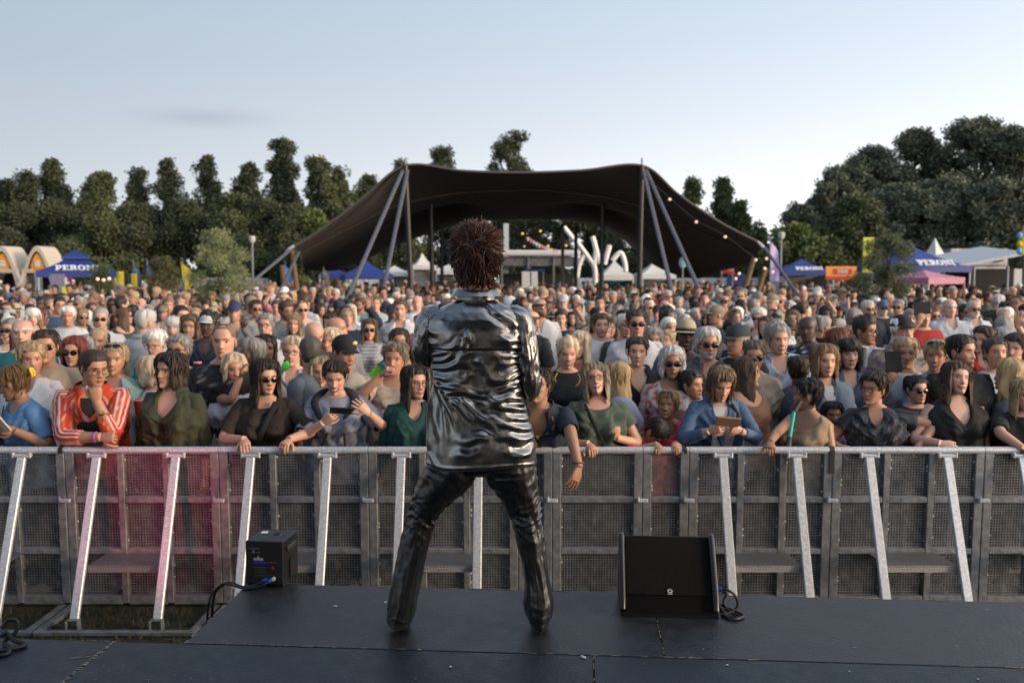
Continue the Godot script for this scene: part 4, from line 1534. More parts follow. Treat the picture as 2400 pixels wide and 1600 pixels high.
	for i in 12:
		var fl := MB.new()
		fl.col = cols[i % 4]
		var c: Vector3 = bp[i]
		fl.face(c + Vector3(-0.08, -0.01, 0), c + Vector3(0.0, -0.24, 0.02), c + Vector3(0.01, -0.24, 0.02), c + Vector3(0.08, -0.01, 0))
		put(fl, "pennant", vmat("pennant", 0.7), bu)
	var bl := MB.new()
	bl.tube(PackedVector3Array(bp), even(12, 0.01), 4)
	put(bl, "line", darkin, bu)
	# flags and banners
	var lav := mat("lavender", Color(0.42, 0.33, 0.62), 0.6)
	var skyb := mat("flag_blue", Color(0.08, 0.14, 0.32), 0.6, 0.0, "cells", 0.6)
	feather("yellow feather flag before the dark trees beside the olive tree", 432, 606, 672, 32, 0.30, yellow, "feather flags", 0.14)
	feather("blue feather flag beside the yellow fridge banner", 316, 612, 672, 36, 0.28, skyb)
	feather("second blue feather flag, nearer the yellow one", 348, 608, 668, 36, 0.26, skyb)
	feather("lilac feather flag at the tent's far corner", 1806, 560, 628, 36, 0.33, lav, "feather flags", 0.05)
	feather("white and orange feather flag below the tent's near slope", 762, 618, 668, 36, 0.2, mat("wo", Color(0.7, 0.55, 0.4), 0.6))
	feather("small blue feather flag beside the wooden tent post", 672, 612, 660, 34, 0.2, mat("fb2", Color(0.10, 0.22, 0.55), 0.6))
	board("tall_banner", "tall yellow green banner with grey print beside the dull olive tree", "banner", 2024, 2047, 556, 640, 30, lime, 0.03)
	board("tall_banner", "patterned lilac banner with lime corner below the lettered parasol", "banner", 116, 152, 642, 690, 31, mat("lilac_print", Color(0.36, 0.34, 0.46), 0.6, 0.0, "cells", 1.5), 0.03)
	board("tall_banner", "lime banner low in the crowd before the lilac banner", "banner", 144, 160, 672, 700, 29, lime, 0.03)
	board("fridge_banner", "bright yellow banner beside the blue parasol's corner", "banner", 266, 286, 636, 690, 34, yellow, 0.4, false)
	board("fridge_banner", "narrow yellow banner between parasol and blue feather flags", "banner", 309, 321, 641, 690, 36, yellow, 0.2, false)
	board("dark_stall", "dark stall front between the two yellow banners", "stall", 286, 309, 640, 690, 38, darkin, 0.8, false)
	board("banner", "magenta banner under the lettered blue parasol", "banner", 156, 168, 641, 660, 37, mat("magenta", Color(0.30, 0.02, 0.15), 0.6), 0.03, false)
	# orange food sign
	var sg := board("food_sign", "orange food sign with red middle and white letters above the crowd", "sign", 1936, 2014, 624, 656, 40, mat("sign_orange", Color(0.78, 0.30, 0.05), 0.6))
	var y := at(1975, 636, 40).y
	var rd := MB.new()
	rd.box(Transform3D(Basis(), Vector3(0, y, 0.04)), Vector3(0.78, 0.24, 0.02), 0.0)
	put(rd, "red_panel", red, sg)
	rd = MB.new()
	rd.box(Transform3D(Basis(), Vector3(0, at(1975, 651, 40).y, 0.04)), Vector3(1.38, 0.14, 0.02), 0.0)
	put(rd, "red_strip", red, sg)
	for i in 5:
		rd = MB.new()
		rd.box(Transform3D(Basis(), Vector3(-0.18 + i * 0.09, y, 0.055)), Vector3(0.06, 0.17, 0.01), 0.0)
		put(rd, "letter", white, sg)
	# pale lantern sign on a pole
	var ls := thing("lantern_sign", Vector3(at(1600, 640, 30).x, 0, -30))
	tag(ls, "pale blue lantern shaped sign on a pole under the tent", "sign")
	var lsb := MB.new()
	lsb.ball(Transform3D(Basis(), Vector3(0, at(1600, 615, 30).y, 0)), Vector3(0.13, 0.19, 0.08), 9, 12)
	put(lsb, "lantern", mat("lantern", Color(0.35, 0.55, 0.58), 0.5), ls)
	lsb = MB.new()
	lsb.rod(Vector3.ZERO, Vector3(0, at(1600, 624, 30).y, 0), 0.03, 6)
	put(lsb, "pole", mats["alu"], ls)
	# red and white flag
	var rw := board("striped_flag", "red and white flag drooping under the tent's far corner", "flag", 1690, 1720, 622, 640, 36, mat("flag_white", Color(0.6, 0.5, 0.5), 0.7), 0.03)
	rd = MB.new()
	rd.box(Transform3D(Basis(Vector3.FORWARD, 0.3), Vector3(0.03, at(1705, 636, 36).y, 0.03)), Vector3(0.5, 0.12, 0.02), 0.0)
	put(rd, "red_stripe", red, rw)
	board("blue_banner", "blue banner below the red and white flag", "banner", 1704, 1745, 640, 690, 36.5, blue, 0.04)
	# trailer, kiosk, yellow stand
	var tr := board("trailer", "white trailer with pinkish roof before the dark wood", "trailer", 2206, 2332, 584, 690, 50, mat("trailer", Color(0.62, 0.56, 0.56), 0.6, 0.0, "coarse", 0.6), 2.4, false)
	rd = MB.new()
	rd.box(Transform3D(Basis(), Vector3(0.95, at(2319, 605, 50).y, 1.3)), Vector3(0.42, 0.36, 0.3), 0.02)
	put(rd, "vent_unit", mat("vent", Color(0.12, 0.12, 0.12), 0.6), tr)
	rd = MB.new()
	rd.box(Transform3D(Basis(), Vector3(0, at(2270, 622, 50).y, 1.25)), Vector3(2.6, 0.06, 0.08), 0.0)
	put(rd, "roof_trim", grey, tr)
	var ki := thing("kiosk", Vector3(at(2345, 640, 35).x, 0, -35))
	tag(ki, "black kiosk with sloping pale roof at the picture's edge", "kiosk")
	var rf := MB.new()
	var ra := at(2240, 622, 35) - ki.position
	var rb := at(2410, 590, 35) - ki.position
	rf.face(ra, rb, rb + Vector3(0, 0.3, -3.5), ra + Vector3(0, 0.3, -3.5))
	rf.face(ra + Vector3(0, -0.1, 0), rb + Vector3(0, -0.1, 0), rb, ra)
	put(rf, "roof", mat("kiosk_roof", Color(0.45, 0.47, 0.5), 0.6), ki)
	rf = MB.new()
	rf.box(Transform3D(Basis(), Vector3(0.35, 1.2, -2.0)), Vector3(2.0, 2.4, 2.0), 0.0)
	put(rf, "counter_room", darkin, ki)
	for x in [-0.95, 0.3, 1.1]:
		rf = MB.new()
		rf.rod(Vector3(x, 0, -0.05), Vector3(x, 2.5 if x < 0.5 else 2.9, -0.05), 0.05, 8)
		put(rf, "post", mats["alu"], ki)
	board("banner", "white banner on the black kiosk's post", "banner", 2378, 2394, 630, 690, 34, white, 0.03, false)
	var ys := thing("yellow_stand", Vector3(at(2395, 640, 33).x, 0, -33))
	tag(ys, "yellow fairground stand with blue balls at the picture's edge", "stand")
	var yb := MB.new()
	yb.box(Transform3D(Basis(), Vector3(0.18, (at(2395, 545, 33).y + at(2395, 600, 33).y) / 2, 0)), Vector3(0.55, 0.75, 0.3), 0.04)
	put(yb, "sign_panel", yellow, ys)
	yb = MB.new()
	yb.tube(PackedVector3Array([Vector3(-0.02, at(2395, 556, 33).y, 0.1), Vector3(0.04, at(2395, 512, 33).y, 0.1)]), PackedFloat32Array([0.09, 0.03]), 8)
	put(yb, "spike", orange, ys)
	for yy in [552, 572, 588]:
		yb = MB.new()
		yb.ball(Transform3D(Basis(), Vector3(-0.17, at(2395, yy, 33).y, 0.12)), Vector3(0.09, 0.13, 0.09), 7, 10)
		put(yb, "ball", mat("lightblue", Color(0.12, 0.35, 0.65), 0.5) if yy != 572 else yellow, ys)
	yb = MB.new()
	yb.rod(Vector3(0.2, 0, -0.05), Vector3(0.2, 2.8, -0.05), 0.09, 8)
	put(yb, "mast", mats["alu"], ys)
	lamp_post("thin grey lamp post before the trees beside the tent's low corner", 590, 554, 44, 0.0)
	lamp_post("grey street lamp with curved arm before the dark wood", 2322, 522, 56, -0.5)
	lamp_post("bare grey lamp post beside the lilac flag", 1832, 545, 44, 0.0)
	# white hoarding round the field, each board one panel
	var fe := thing("hoarding_fence", Vector3(0, 0, -57))
	tag(fe, "white hoarding fence running behind the crowd under the trees", "fence")
	for i in range(-12, 12):
		var pn := MB.new()
		pn.box(Transform3D(Basis(), Vector3(i * 2.5 + 1.25, 0.98, 0.02 * (i % 2))), Vector3(2.46, 1.92, 0.04), 0.01)
		put(pn, "fence_panel", mat("fence_white", Color(0.70, 0.72, 0.74), 0.7, 0.0, "coarse", 0.5), fe)
	# brick house glimpsed between the trees
	var ho := thing("brick_house", Vector3(at(78, 640, 80).x, 0, -80))
	tag(ho, "brick house gable glimpsed between dark trees above the arched tents", "house")
	var hb := MB.new()
	hb.box(Transform3D(Basis(), Vector3(0, 2.4, -3)), Vector3(5.0, 4.8, 6.0), 0.02)
	put(hb, "wall", mat("brick", Color(0.26, 0.10, 0.05), 0.85, 0.0, "fine", 2.0), ho)
	hb = MB.new()
	hb.face(Vector3(-2.6, 4.8, 0.1), Vector3(2.6, 4.8, 0.1), Vector3(0.02, 7.4, 0.1), Vector3(-0.02, 7.4, 0.1))
	put(hb, "gable", mats["brick"], ho)
	hb = MB.new()
	for s in [-1.0, 1.0]:
		hb.box(Transform3D(Basis(Vector3.FORWARD, s * 0.79), Vector3(s * 1.4, 6.05, -3)), Vector3(3.9, 0.12, 6.4), 0.0)
	put(hb, "roof", mat("roof_tile", Color(0.30, 0.10, 0.045), 0.8), ho)


# ---------------------------------------------------------------- people
# head rows: y, half width, front z, back z (eye level is y = 0)
const HEAD := [[-0.118, 0.010, 0.072, 0.046], [-0.113, 0.026, 0.084, 0.022], [-0.099, 0.041, 0.089, -0.008], [-0.080, 0.053, 0.089, -0.034], [-0.060, 0.0605, 0.088, -0.055], [-0.035, 0.0665, 0.087, -0.072], [-0.010, 0.0705, 0.086, -0.085], [0.010, 0.073, 0.086, -0.092], [0.030, 0.0745, 0.089, -0.096], [0.055, 0.0745, 0.086, -0.097], [0.080, 0.069, 0.074, -0.089], [0.098, 0.056, 0.056, -0.072], [0.110, 0.034, 0.030, -0.046], [0.1155, 0.004, -0.004, -0.012]]
# torso rows: y, half width, front z, back z, for a height of 1.70
const TORSO_M := [[0.78, 0.178, 0.110, -0.115], [0.88, 0.180, 0.115, -0.12], [0.96, 0.174, 0.116, -0.11], [1.06, 0.167, 0.113, -0.098], [1.16, 0.174, 0.118, -0.105], [1.26, 0.190, 0.125, -0.115], [1.33, 0.200, 0.115, -0.115], [1.375, 0.198, 0.097, -0.106], [1.41, 0.168, 0.078, -0.09], [1.44, 0.115, 0.062, -0.075], [1.475, 0.064, 0.052, -0.062]]
const TORSO_F := [[0.78, 0.182, 0.108, -0.118], [0.88, 0.186, 0.112, -0.122], [0.96, 0.174, 0.110, -0.108], [1.06, 0.152, 0.102, -0.09], [1.16, 0.154, 0.108, -0.097], [1.26, 0.166, 0.120, -0.108], [1.33, 0.176, 0.108, -0.108], [1.375, 0.174, 0.090, -0.10], [1.41, 0.150, 0.072, -0.086], [1.44, 0.105, 0.058, -0.07], [1.475, 0.056, 0.047, -0.055]]
const SKINS := {"pale": Color(0.56, 0.33, 0.25), "fair": Color(0.52, 0.295, 0.21), "tan": Color(0.42, 0.22, 0.145), "olive": Color(0.31, 0.17, 0.105), "brown": Color(0.16, 0.08, 0.05), "dark": Color(0.08, 0.043, 0.03)}
const HAIRS := {"black": Color(0.012, 0.010, 0.009), "darkbrown": Color(0.028, 0.017, 0.011), "brown": Color(0.065, 0.037, 0.021), "auburn": Color(0.10, 0.035, 0.018), "lightbrown": Color(0.14, 0.088, 0.048), "blond": Color(0.32, 0.23, 0.135), "paleblond": Color(0.48, 0.39, 0.27), "grey": Color(0.22, 0.205, 0.19), "silver": Color(0.42, 0.41, 0.40), "white": Color(0.62, 0.60, 0.56), "red": Color(0.16, 0.03, 0.02)}


func gauss(x: float, s: float) -> float:
	return exp(-x * x / (s * s))


func head_raw(th: float, y: float) -> Vector3:
	var w := table(HEAD, y, 1)
	var f := table(HEAD, y, 2)
	var b := table(HEAD, y, 3)
	var s := sin(th)
	var c := cos(th)
	return Vector3(w * signf(s) * pow(absf(s), 0.88), y, (f + b) / 2.0 + (f - b) / 2.0 * signf(c) * pow(absf(c), 0.9))


func head_point(th: float, y: float, wide: float, nose: float) -> Vector3:
	var p := head_raw(th, y)
	p.x *= wide
	if absf(th) < 1.25:
		var x := p.x
		var ax := absf(x)
		var dz := 0.0
		dz -= 0.0105 * gauss(ax - 0.032, 0.017) * gauss(y - 0.001, 0.0125)
		dz += 0.0045 * gauss(ax - 0.026, 0.025) * gauss(y - 0.024, 0.010)
		dz += 0.0045 * gauss(ax - 0.043, 0.018) * gauss(y + 0.026, 0.018)
		var ny := clampf((0.014 - y) / 0.05, 0.0, 1.0) if y > -0.0365 else maxf(0.0, 1.0 - (-0.0365 - y) / 0.011)
		dz += nose * (0.006 + 0.018 * ny) * gauss(x, 0.0095 + 0.004 * ny) * (1.0 if y < 0.014 else gauss(y - 0.014, 0.02))
		dz += nose * 0.008 * gauss(ax - 0.012, 0.007) * gauss(y + 0.037, 0.008)
		dz += 0.005 * gauss(x, 0.024) * gauss(y + 0.066, 0.012)
		dz -= 0.004 * gauss(x, 0.03) * gauss(y + 0.086, 0.008)
		dz += 0.006 * gauss(x, 0.018) * gauss(y + 0.103, 0.012)
		p.z += dz
	return p


func torso_point(th: float, y: float, p: Dictionary) -> Vector3:
	var tb: Array = TORSO_F if p.sex == "f" else TORSO_M
	var w := table(tb, y, 1)
	var f := table(tb, y, 2)
	var b := table(tb, y, 3)
	var fat: float = p.fat
	if fat > 0.0:
		var k := fat * smoothstep(1.42, 1.2, y)
		w += 0.045 * k
		f += 0.05 * k * (1.0 + 0.4 * gauss(y - 1.03, 0.12))
		b -= 0.025 * k
	var s := sin(th)
	var c := cos(th)
	var q := Vector3(w * signf(s) * pow(absf(s), 0.78), y, (f + b) / 2.0 + (f - b) / 2.0 * signf(c) * pow(absf(c), 0.8))
	if p.sex == "f" and c > 0.0:
		q.z += (0.030 + 0.02 * fat) * gauss(absf(q.x) - 0.078, 0.062) * gauss(y - 1.235, 0.075)
	return q


func bend(q: Vector3, lean: float) -> Vector3:
	if lean == 0.0:
		return q
	var a := lean * smoothstep(0.82, 1.18, q.y)
	var o := Vector3(q.x, q.y - 0.93, q.z).rotated(Vector3.RIGHT, a)
	return Vector3(o.x, o.y + 0.93, o.z)


func arm_mid(s: Vector3, w: Vector3, pole: Vector3, la: float, lb: float) -> Vector3:
	var d := w - s
	var l := clampf(d.length(), 0.05, (la + lb) * 0.998)
	var u := d.normalized()
	var a := (la * la - lb * lb + l * l) / (2.0 * l)
	var h := sqrt(maxf(0.0, la * la - a * a))
	var side := pole - u * pole.dot(u)
	return s + u * a + side.normalized() * h


func hand(mb: MB, w: Vector3, fwd: Vector3, back: Vector3, pose: String, thumb: float, k: float, sides: int) -> void:
	fwd = fwd.normalized()
	back = (back - fwd * back.dot(fwd)).normalized()
	var side := fwd.cross(back).normalized()
	var L := 0.082 * k
	var pp := PackedVector3Array([w - fwd * 0.012 * k, w + fwd * L * 0.3, w + fwd * L * 0.7, w + fwd * L])
	mb.tube(pp, PackedFloat32Array([0.025 * k, 0.034 * k, 0.041 * k, 0.038 * k]), 10 if sides > 5 else 8, true, 0.40, back)
	var curl := 0.12
	var spread := 0.03
	match pose:
		"relax": curl = 0.34
		"grip": curl = 0.62
		"hold": curl = 0.75
		"fist": curl = 1.35
		"spread":
			curl = 0.16
			spread = 0.16
	var lens := [0.064, 0.074, 0.069, 0.053]
	for i in 4:
		var o := (i - 1.5) * 0.0195 * k
		var p := w + fwd * (L - 0.006 * k - absf(i - 1.3) * 0.004 * k) + side * o * -thumb
		var d := (fwd + side * (i - 1.5) * spread * -thumb).normalized()
		var pts := PackedVector3Array([p])
		var rad := PackedFloat32Array([0.0098 * k])
		var ax := d.cross(back).normalized()
		for j in 3:
			d = d.rotated(ax, -curl * (0.8 if j == 0 else 1.0) * (1.0 + 0.07 * i))
			p += d * float(lens[i]) * k * [0.44, 0.32, 0.24][j]
			pts.append(p)
			rad.append((0.0092 - 0.0011 * j) * k)
		mb.tube(pts, rad, sides)
	var tp := w + fwd * 0.026 * k + side * 0.026 * k * thumb - back * 0.006 * k
	var td := (fwd * 0.75 + side * thumb * 0.75 - back * 0.35).normalized()
	var tpts := PackedVector3Array([tp])
	for j in 2:
		tp += td * 0.034 * k
		tpts.append(tp)
		td = (td + fwd * 0.3 - side * thumb * (0.5 if pose == "fist" or pose == "hold" else 0.15) - back * 0.15).normalized()
	tpts.append(tp + td * 0.022 * k)
	mb.tube(tpts, PackedFloat32Array([0.0125 * k, 0.0115 * k, 0.0105 * k, 0.008 * k]), sides)


func shirt_color(p: Dictionary, th: float, q: Vector3) -> Color:
	var c: Color = p.top
	var c2: Color = p.get("top2", Color.WHITE)
	match p.get("pat", ""):
		"hstripe":
			if fposmod(q.y * 26.0, 1.0) < 0.42: c = c2
		"vstripe":
			if fposmod(th * 7.0 + 0.2 * sin(q.y * 30.0), 1.0) < 0.22: c = c2
		"floral":
			if noise.get_noise_3d(q.x * 22.0 + 9.0, q.y * 22.0, q.z * 22.0) > 0.12: c = c2
		"swirl":
			if absf(noise.get_noise_3d(q.x * 14.0, q.y * 14.0 + 4.0, q.z * 14.0)) < 0.13: c = c2
		"track":
			var n := fposmod(th * 5.2 + 0.5 * noise.get_noise_2d(q.y * 5.0, th), 1.0)
			if n < 0.10: c = c2
			elif n < 0.42: c = Color(0.72, 0.13, 0.02)
		"placket":
			if absf(q.x) < 0.012 and q.z > 0.0: c = c * 0.6
		"speck":
			if noise.get_noise_3d(q.x * 45.0, q.y * 45.0, q.z * 45.0) > 0.42: c = c2
	var k := 1.0 + 0.05 * noise.get_noise_3d(q.x * 9.0, q.y * 9.0, q.z * 9.0)
	return Color(c.r * k, c.g * k, c.b * k)


func hair_end(style: String, a: float, length: float) -> float:
	var front := 0.064
	match style:
		"long", "wavy":
			return lerpf(lerpf(front, 0.04, smoothstep(0.3, 0.85, a)), length, smoothstep(0.82, 1.22, a))
		"bob":
			return lerpf(lerpf(front, 0.03, smoothstep(0.3, 0.85, a)), length, smoothstep(0.80, 1.18, a))
		"fringe":
			return lerpf(0.024, length, smoothstep(0.85, 1.25, a))
		"receding":
			return lerpf(lerpf(0.092, 0.03, smoothstep(0.55, 1.1, a)), -0.082, smoothstep(1.5, 2.4, a))
		"tonsure":
			return lerpf(0.02, -0.08, smoothstep(1.6, 2.4, a))
	var s := lerpf(front, 0.028, smoothstep(0.55, 1.0, a))
	s = lerpf(s, -0.012, smoothstep(1.0, 1.25, a))
	s = lerpf(s, 0.018, smoothstep(1.3, 1.6, a))
	return lerpf(s, -0.088, smoothstep(1.8, 2.3, a))


func hair(mb: MB, style: String, base: Color, X: Transform3D, lod: int, wide: float, seed_: float, length: float, vol := 1.0) -> void:
	var cols: int = [76, 40, 20][lod]
	var rows: int = [24, 13, 8][lod]
	var nr: float = [19.0, 10.0, 5.0][lod]
	var thick := 0.015 * vol
	var amp := 0.0045
	var curl := 0.006
	match style:
		"crop", "receding", "tonsure":
			curl = 0.0
			thick = 0.006 * vol
			amp = 0.0012
		"curly":
			thick = 0.026 * vol
			curl = 0.016
		"wavy":
			thick = 0.021 * vol
			curl = 0.008
		"long": thick = 0.017 * vol
		"bob", "fringe": thick = 0.021 * vol
		"tied", "bun": thick = 0.009 * vol
		"quiff": thick = 0.016 * vol
	var p := PackedVector3Array()
	var pc := PackedColorArray()
	var long_ := length < -0.05 and style in ["long", "wavy", "bob", "fringe"]
	for r in rows:
		var v := r / float(rows - 1)
		for k in cols:
			var th := TAU * k / cols - PI
			var a := absf(th)
			var e := hair_end(style, a, length)
			if long_ and e < -0.05:
				e += 0.05 * noise.get_noise_2d(th * 6.0 + seed_, 3.0)
			var top := 0.1155
			if style == "tonsure":
				top = 0.045
			elif style == "receding":
				top = lerpf(0.1155, 0.1, smoothstep(1.2, 0.4, a))
			var y: float
			if e < -0.03:
				var half := 0.45 if long_ else 0.6
				if v < half:
					y = top - (top - 0.0) * (1.0 - cos(v / half * PI / 2.0))
				else:
					y = lerpf(0.0, e, (v - half) / (1.0 - half))
			else:
				y = top - (top - e) * (1.0 - cos(v * PI / 2.0))
			var q := head_raw(th, clampf(y, -0.012 if long_ else -0.1, 0.1155))
			q.x *= wide
			var dir := (q - Vector3(0, 0.0, -0.005))
			if y < 0.02:
				dir.y *= clampf(y / 0.02, 0.0, 1.0)
			dir = dir.normalized()
			var ripple := sin(th * nr + 2.5 * noise.get_noise_2d(th * 1.5 + seed_, y * 9.0))
			var tk := thick * (0.25 + 0.75 * smoothstep(0.0, 0.25, v)) if style == "tonsure" else thick
			if not long_ or e > -0.03:
				tk *= lerpf(1.0, 0.25, smoothstep(0.72, 1.0, v))
			if style == "quiff":
				tk += 0.028 * gauss(th, 0.9) * smoothstep(0.9, 0.4, v)
			if curl > 0.0:
				q += dir * curl * noise.get_noise_3d(q.x * 34.0 + seed_, y * 34.0, q.z * 34.0)
			q += dir * (tk + amp * ripple * smoothstep(0.05, 0.4, v))
			if long_ and y < 0.0:
				var f := -y
				q.y = y
				var fl := 1.0 + f * (0.9 if style != "bob" else 0.35)
				q.x *= fl
				q.z = q.z * (1.0 + f * 0.55) + (f * 0.05 if a < 1.8 else -f * 0.06)
				if v > 0.72:
					var tip := (v - 0.72) / 0.28
					q.x *= 1.0 - 0.22 * tip * tip
					q.z *= 1.0 - 0.06 * tip
			p.append(X * q)
			var tone := 1.0 + 0.55 * noise.get_noise_2d(th * nr * 0.7 + seed_ * 3.0, y * 3.0) + 0.10 * ripple
			pc.append(Color(base.r * tone, base.g * tone, base.b * tone))
	mb.grid(p, rows, cols, true, true, pc)
	mb.col = base
	if style == "bun" or style == "updo":
		mb.ball(X * Transform3D(Basis(), Vector3(0, 0.10, -0.075)), Vector3(0.042, 0.038, 0.04), 8, 12)
	if style == "tied":
		mb.tube(PackedVector3Array([X * Vector3(0, 0.04, -0.10), X * Vector3(0, 0.02, -0.135), X * Vector3(0, -0.06, -0.14), X * Vector3(0, -0.15, -0.12)]), PackedFloat32Array([0.02, 0.026, 0.024, 0.008]), 8)
	# loose locks break up the outline
	if lod < 2 and style not in ["crop", "receding", "tonsure"]:
		var r2 := RandomNumberGenerator.new()
		r2.seed = int(seed_ * 1000.0) + 7
		for i in (230 if lod == 0 else 70):
			var th := r2.randf_range(-PI, PI)
			var e := hair_end(style, absf(th), length)
			var y0 := r2.randf_range(-0.02, 0.112)
			if y0 < e + 0.03:
				continue
			var th1 := th + r2.randf_range(-0.12, 0.12)
			var y1 := maxf(e - 0.012, y0 - r2.randf_range(0.03, 0.08))
			if style == "quiff":
				y1 = y0 + 0.012
			var pts := PackedVector3Array()
			for f in 4:
				var u := f / 3.0
				var yy := lerpf(y0, y1, u)
				var q := head_raw(lerpf(th, th1, u), clampf(yy, -0.012 if long_ else -0.1, 0.115))
				q.x *= wide
				var dr := (q - Vector3(0, 0, -0.005)).normalized()
				q += dr * (thick + amp + 0.004 * sin(u * PI) + 0.009 * u * r2.randf())
				if yy < 0.0 and long_:
					q.x *= 1.0 - yy * 0.6
					q.y = yy
				pts.append(X * q)
			var tone := r2.randf_range(0.75, 1.3)
			mb.col = Color(base.r * tone, base.g * tone, base.b * tone)
			mb.tube(pts, PackedFloat32Array([0.001, 0.0035, 0.0032, 0.0006]), 4, false)


func face_bits(mb: MB, p: Dictionary, X: Transform3D, lod: int, wide: float, nose: float) -> void:
	var skin: Color = p.skin
	var hc: Color = p.hc
	var smile: int = p.get("smile", 0)
	for s in [-1.0, 1.0]:
		# eye
		var th: float = s * 0.45
		var ep := head_point(th, 0.0, wide, nose)
		ep.x = s * 0.0315 * wide
		var open: float = p.get("eyes", 0.0078) if smile < 2 else 0.005
		var n := Vector3(s * 0.28, -0.05, 1.0).normalized()
		var eb := Basis.looking_at(-n, Vector3.UP)
		mb.col = Color(0.55, 0.51, 0.48)
		mb.ball(X * Transform3D(eb, ep - n * 0.001), Vector3(0.0145, open, 0.006), 6, 10)
		mb.col = Color(0.03, 0.02, 0.015)
		mb.ball(X * Transform3D(eb, ep + n * 0.0035 + Vector3(p.get("gaze", 0.0), 0, 0)), Vector3(0.0066, minf(open, 0.0066), 0.0034), 5, 8)
		# lid crease and lashes
		mb.col = Color(skin.r * 0.18, skin.g * 0.13, skin.b * 0.12)
		var lp := PackedVector3Array()
		for i in 5:
			var f := i / 4.0 - 0.5
			lp.append(X * (ep + Vector3(f * 0.03, open * (1.05 - 1.6 * f * f), 0.0035 - absf(f) * 0.007)))
		mb.tube(lp, PackedFloat32Array([0.001, 0.0026, 0.003, 0.0028, 0.0012]), 4, false)
		# brow
		var bc := Color(lerpf(hc.r, skin.r * 0.22, 0.7), lerpf(hc.g, skin.g * 0.2, 0.7), lerpf(hc.b, skin.b * 0.2, 0.7))
		mb.col = bc
		lp = PackedVector3Array()
		for i in 5:
			var f := i / 4.0
			var bx: float = s * lerpf(0.014, 0.050, f) * wide
			var by := 0.0195 + 0.006 * sin(f * 2.4) - 0.004 * f
			var q := head_point(asin(clampf(bx / (0.0735 * wide), -1.0, 1.0)) * 0.92, by, wide, nose)
			lp.append(X * Vector3(bx, by, q.z + 0.0012))
		var bk := 0.72 if p.get("sex", "f") == "f" else 1.1
		mb.tube(lp, PackedFloat32Array([0.003 * bk, 0.0042 * bk, 0.0042 * bk, 0.0034 * bk, 0.0012]), 5, false, 0.7)
	# mouth
	var lip := Color(skin.r * 0.70 + 0.03, skin.g * 0.34, skin.b * 0.36)
	if p.get("lipstick", false):
		lip = Color(0.38, 0.05, 0.06)
	var mw: float = [0.0245, 0.031, 0.035][smile]
	var gap: float = [0.0006, 0.0026, 0.0078][smile]
	var rise: float = [0.0, 0.0055, 0.007][smile]
	var up := PackedVector3Array()
	var lo := PackedVector3Array()
	var mid_ := PackedVector3Array()
	for i in 7:
		var f := i / 6.0 * 2.0 - 1.0
		var mx := f * mw * wide
		var q := head_point(asin(clampf(mx / (0.059 * wide), -1.0, 1.0)) * 0.9, -0.066, wide, nose)
		var cy := -0.066 + rise * f * f
		up.append(X * Vector3(mx, cy + gap * (1.0 - f * f) + 0.0022 * (1.0 - f * f), q.z + 0.0015))
		lo.append(X * Vector3(mx, cy - gap * 1.3 * (1.0 - f * f) - 0.0028 * (1.0 - f * f), q.z + 0.0015))
		mid_.append(X * Vector3(mx * 0.9, cy + (0.1 - 0.2 * f * f) * gap, q.z + 0.0005))
	mb.col = lip
	mb.tube(up, PackedFloat32Array([0.001, 0.0024, 0.003, 0.0026, 0.003, 0.0024, 0.001]), 5, false)
	mb.tube(lo, PackedFloat32Array([0.001, 0.0028, 0.0038, 0.0042, 0.0038, 0.0028, 0.001]), 5, false)
	if smile > 0:
		mb.col = Color(0.10, 0.03, 0.03)
		mb.tube(mid_, even(7, gap * 0.8), 5, false, 0.5, X.basis.z)
		mb.col = Color(0.56, 0.52, 0.47)
		var teeth := PackedVector3Array()
		for i in range(1, 6):
			teeth.append(mid_[i] + X.basis * Vector3(0, gap * 0.30, 0.0042))
		mb.tube(teeth, even(5, gap * 0.72), 5, false, 0.6, X.basis.z)
	else:
		mb.col = Color(skin.r * 0.25, skin.g * 0.15, skin.b * 0.14)
		mb.tube(mid_, even(7, 0.0013), 4, false)
	# nostrils
	mb.col = Color(skin.r * 0.3, skin.g * 0.2, skin.b * 0.18)
	for s in [-1.0, 1.0]:
		mb.ball(X * Transform3D(Basis(), Vector3(s * 0.007, -0.0445, 0.094 + 0.008 * nose)), Vector3(0.004, 0.0024, 0.004), 4, 6)


func glasses_mesh(kind: String, X: Transform3D, wide: float) -> MB:
	var mb := MB.new()
	var Y := X
	if kind == "up":
		Y = X * Transform3D(Basis(Vector3.RIGHT, -0.95), Vector3(0, 0.030, 0.012))
	for s in [-1.0, 1.0]:
		var c := Vector3(s * 0.033 * wide, -0.003, 0.097)
		var b := Basis(Vector3.UP, s * 0.18)
		if kind == "clear":
			mb.ring(Y * Transform3D(b * Basis().scaled(Vector3(1.0, 0.78, 1.0)), c), 0.0235, 0.0024, 16, 5)
		else:
			mb.ball(Y * Transform3D(b, c), Vector3(0.0275, 0.0215, 0.006), 8, 14)
		mb.rod(Y * Vector3(s * 0.058 * wide, 0.004, 0.088), Y * Vector3(s * 0.079 * wide, 0.006, -0.005), 0.0024, 5)
	mb.rod(Y * Vector3(-0.01, 0.002, 0.104), Y * Vector3(0.01, 0.002, 0.104), 0.0022, 5)
	return mb


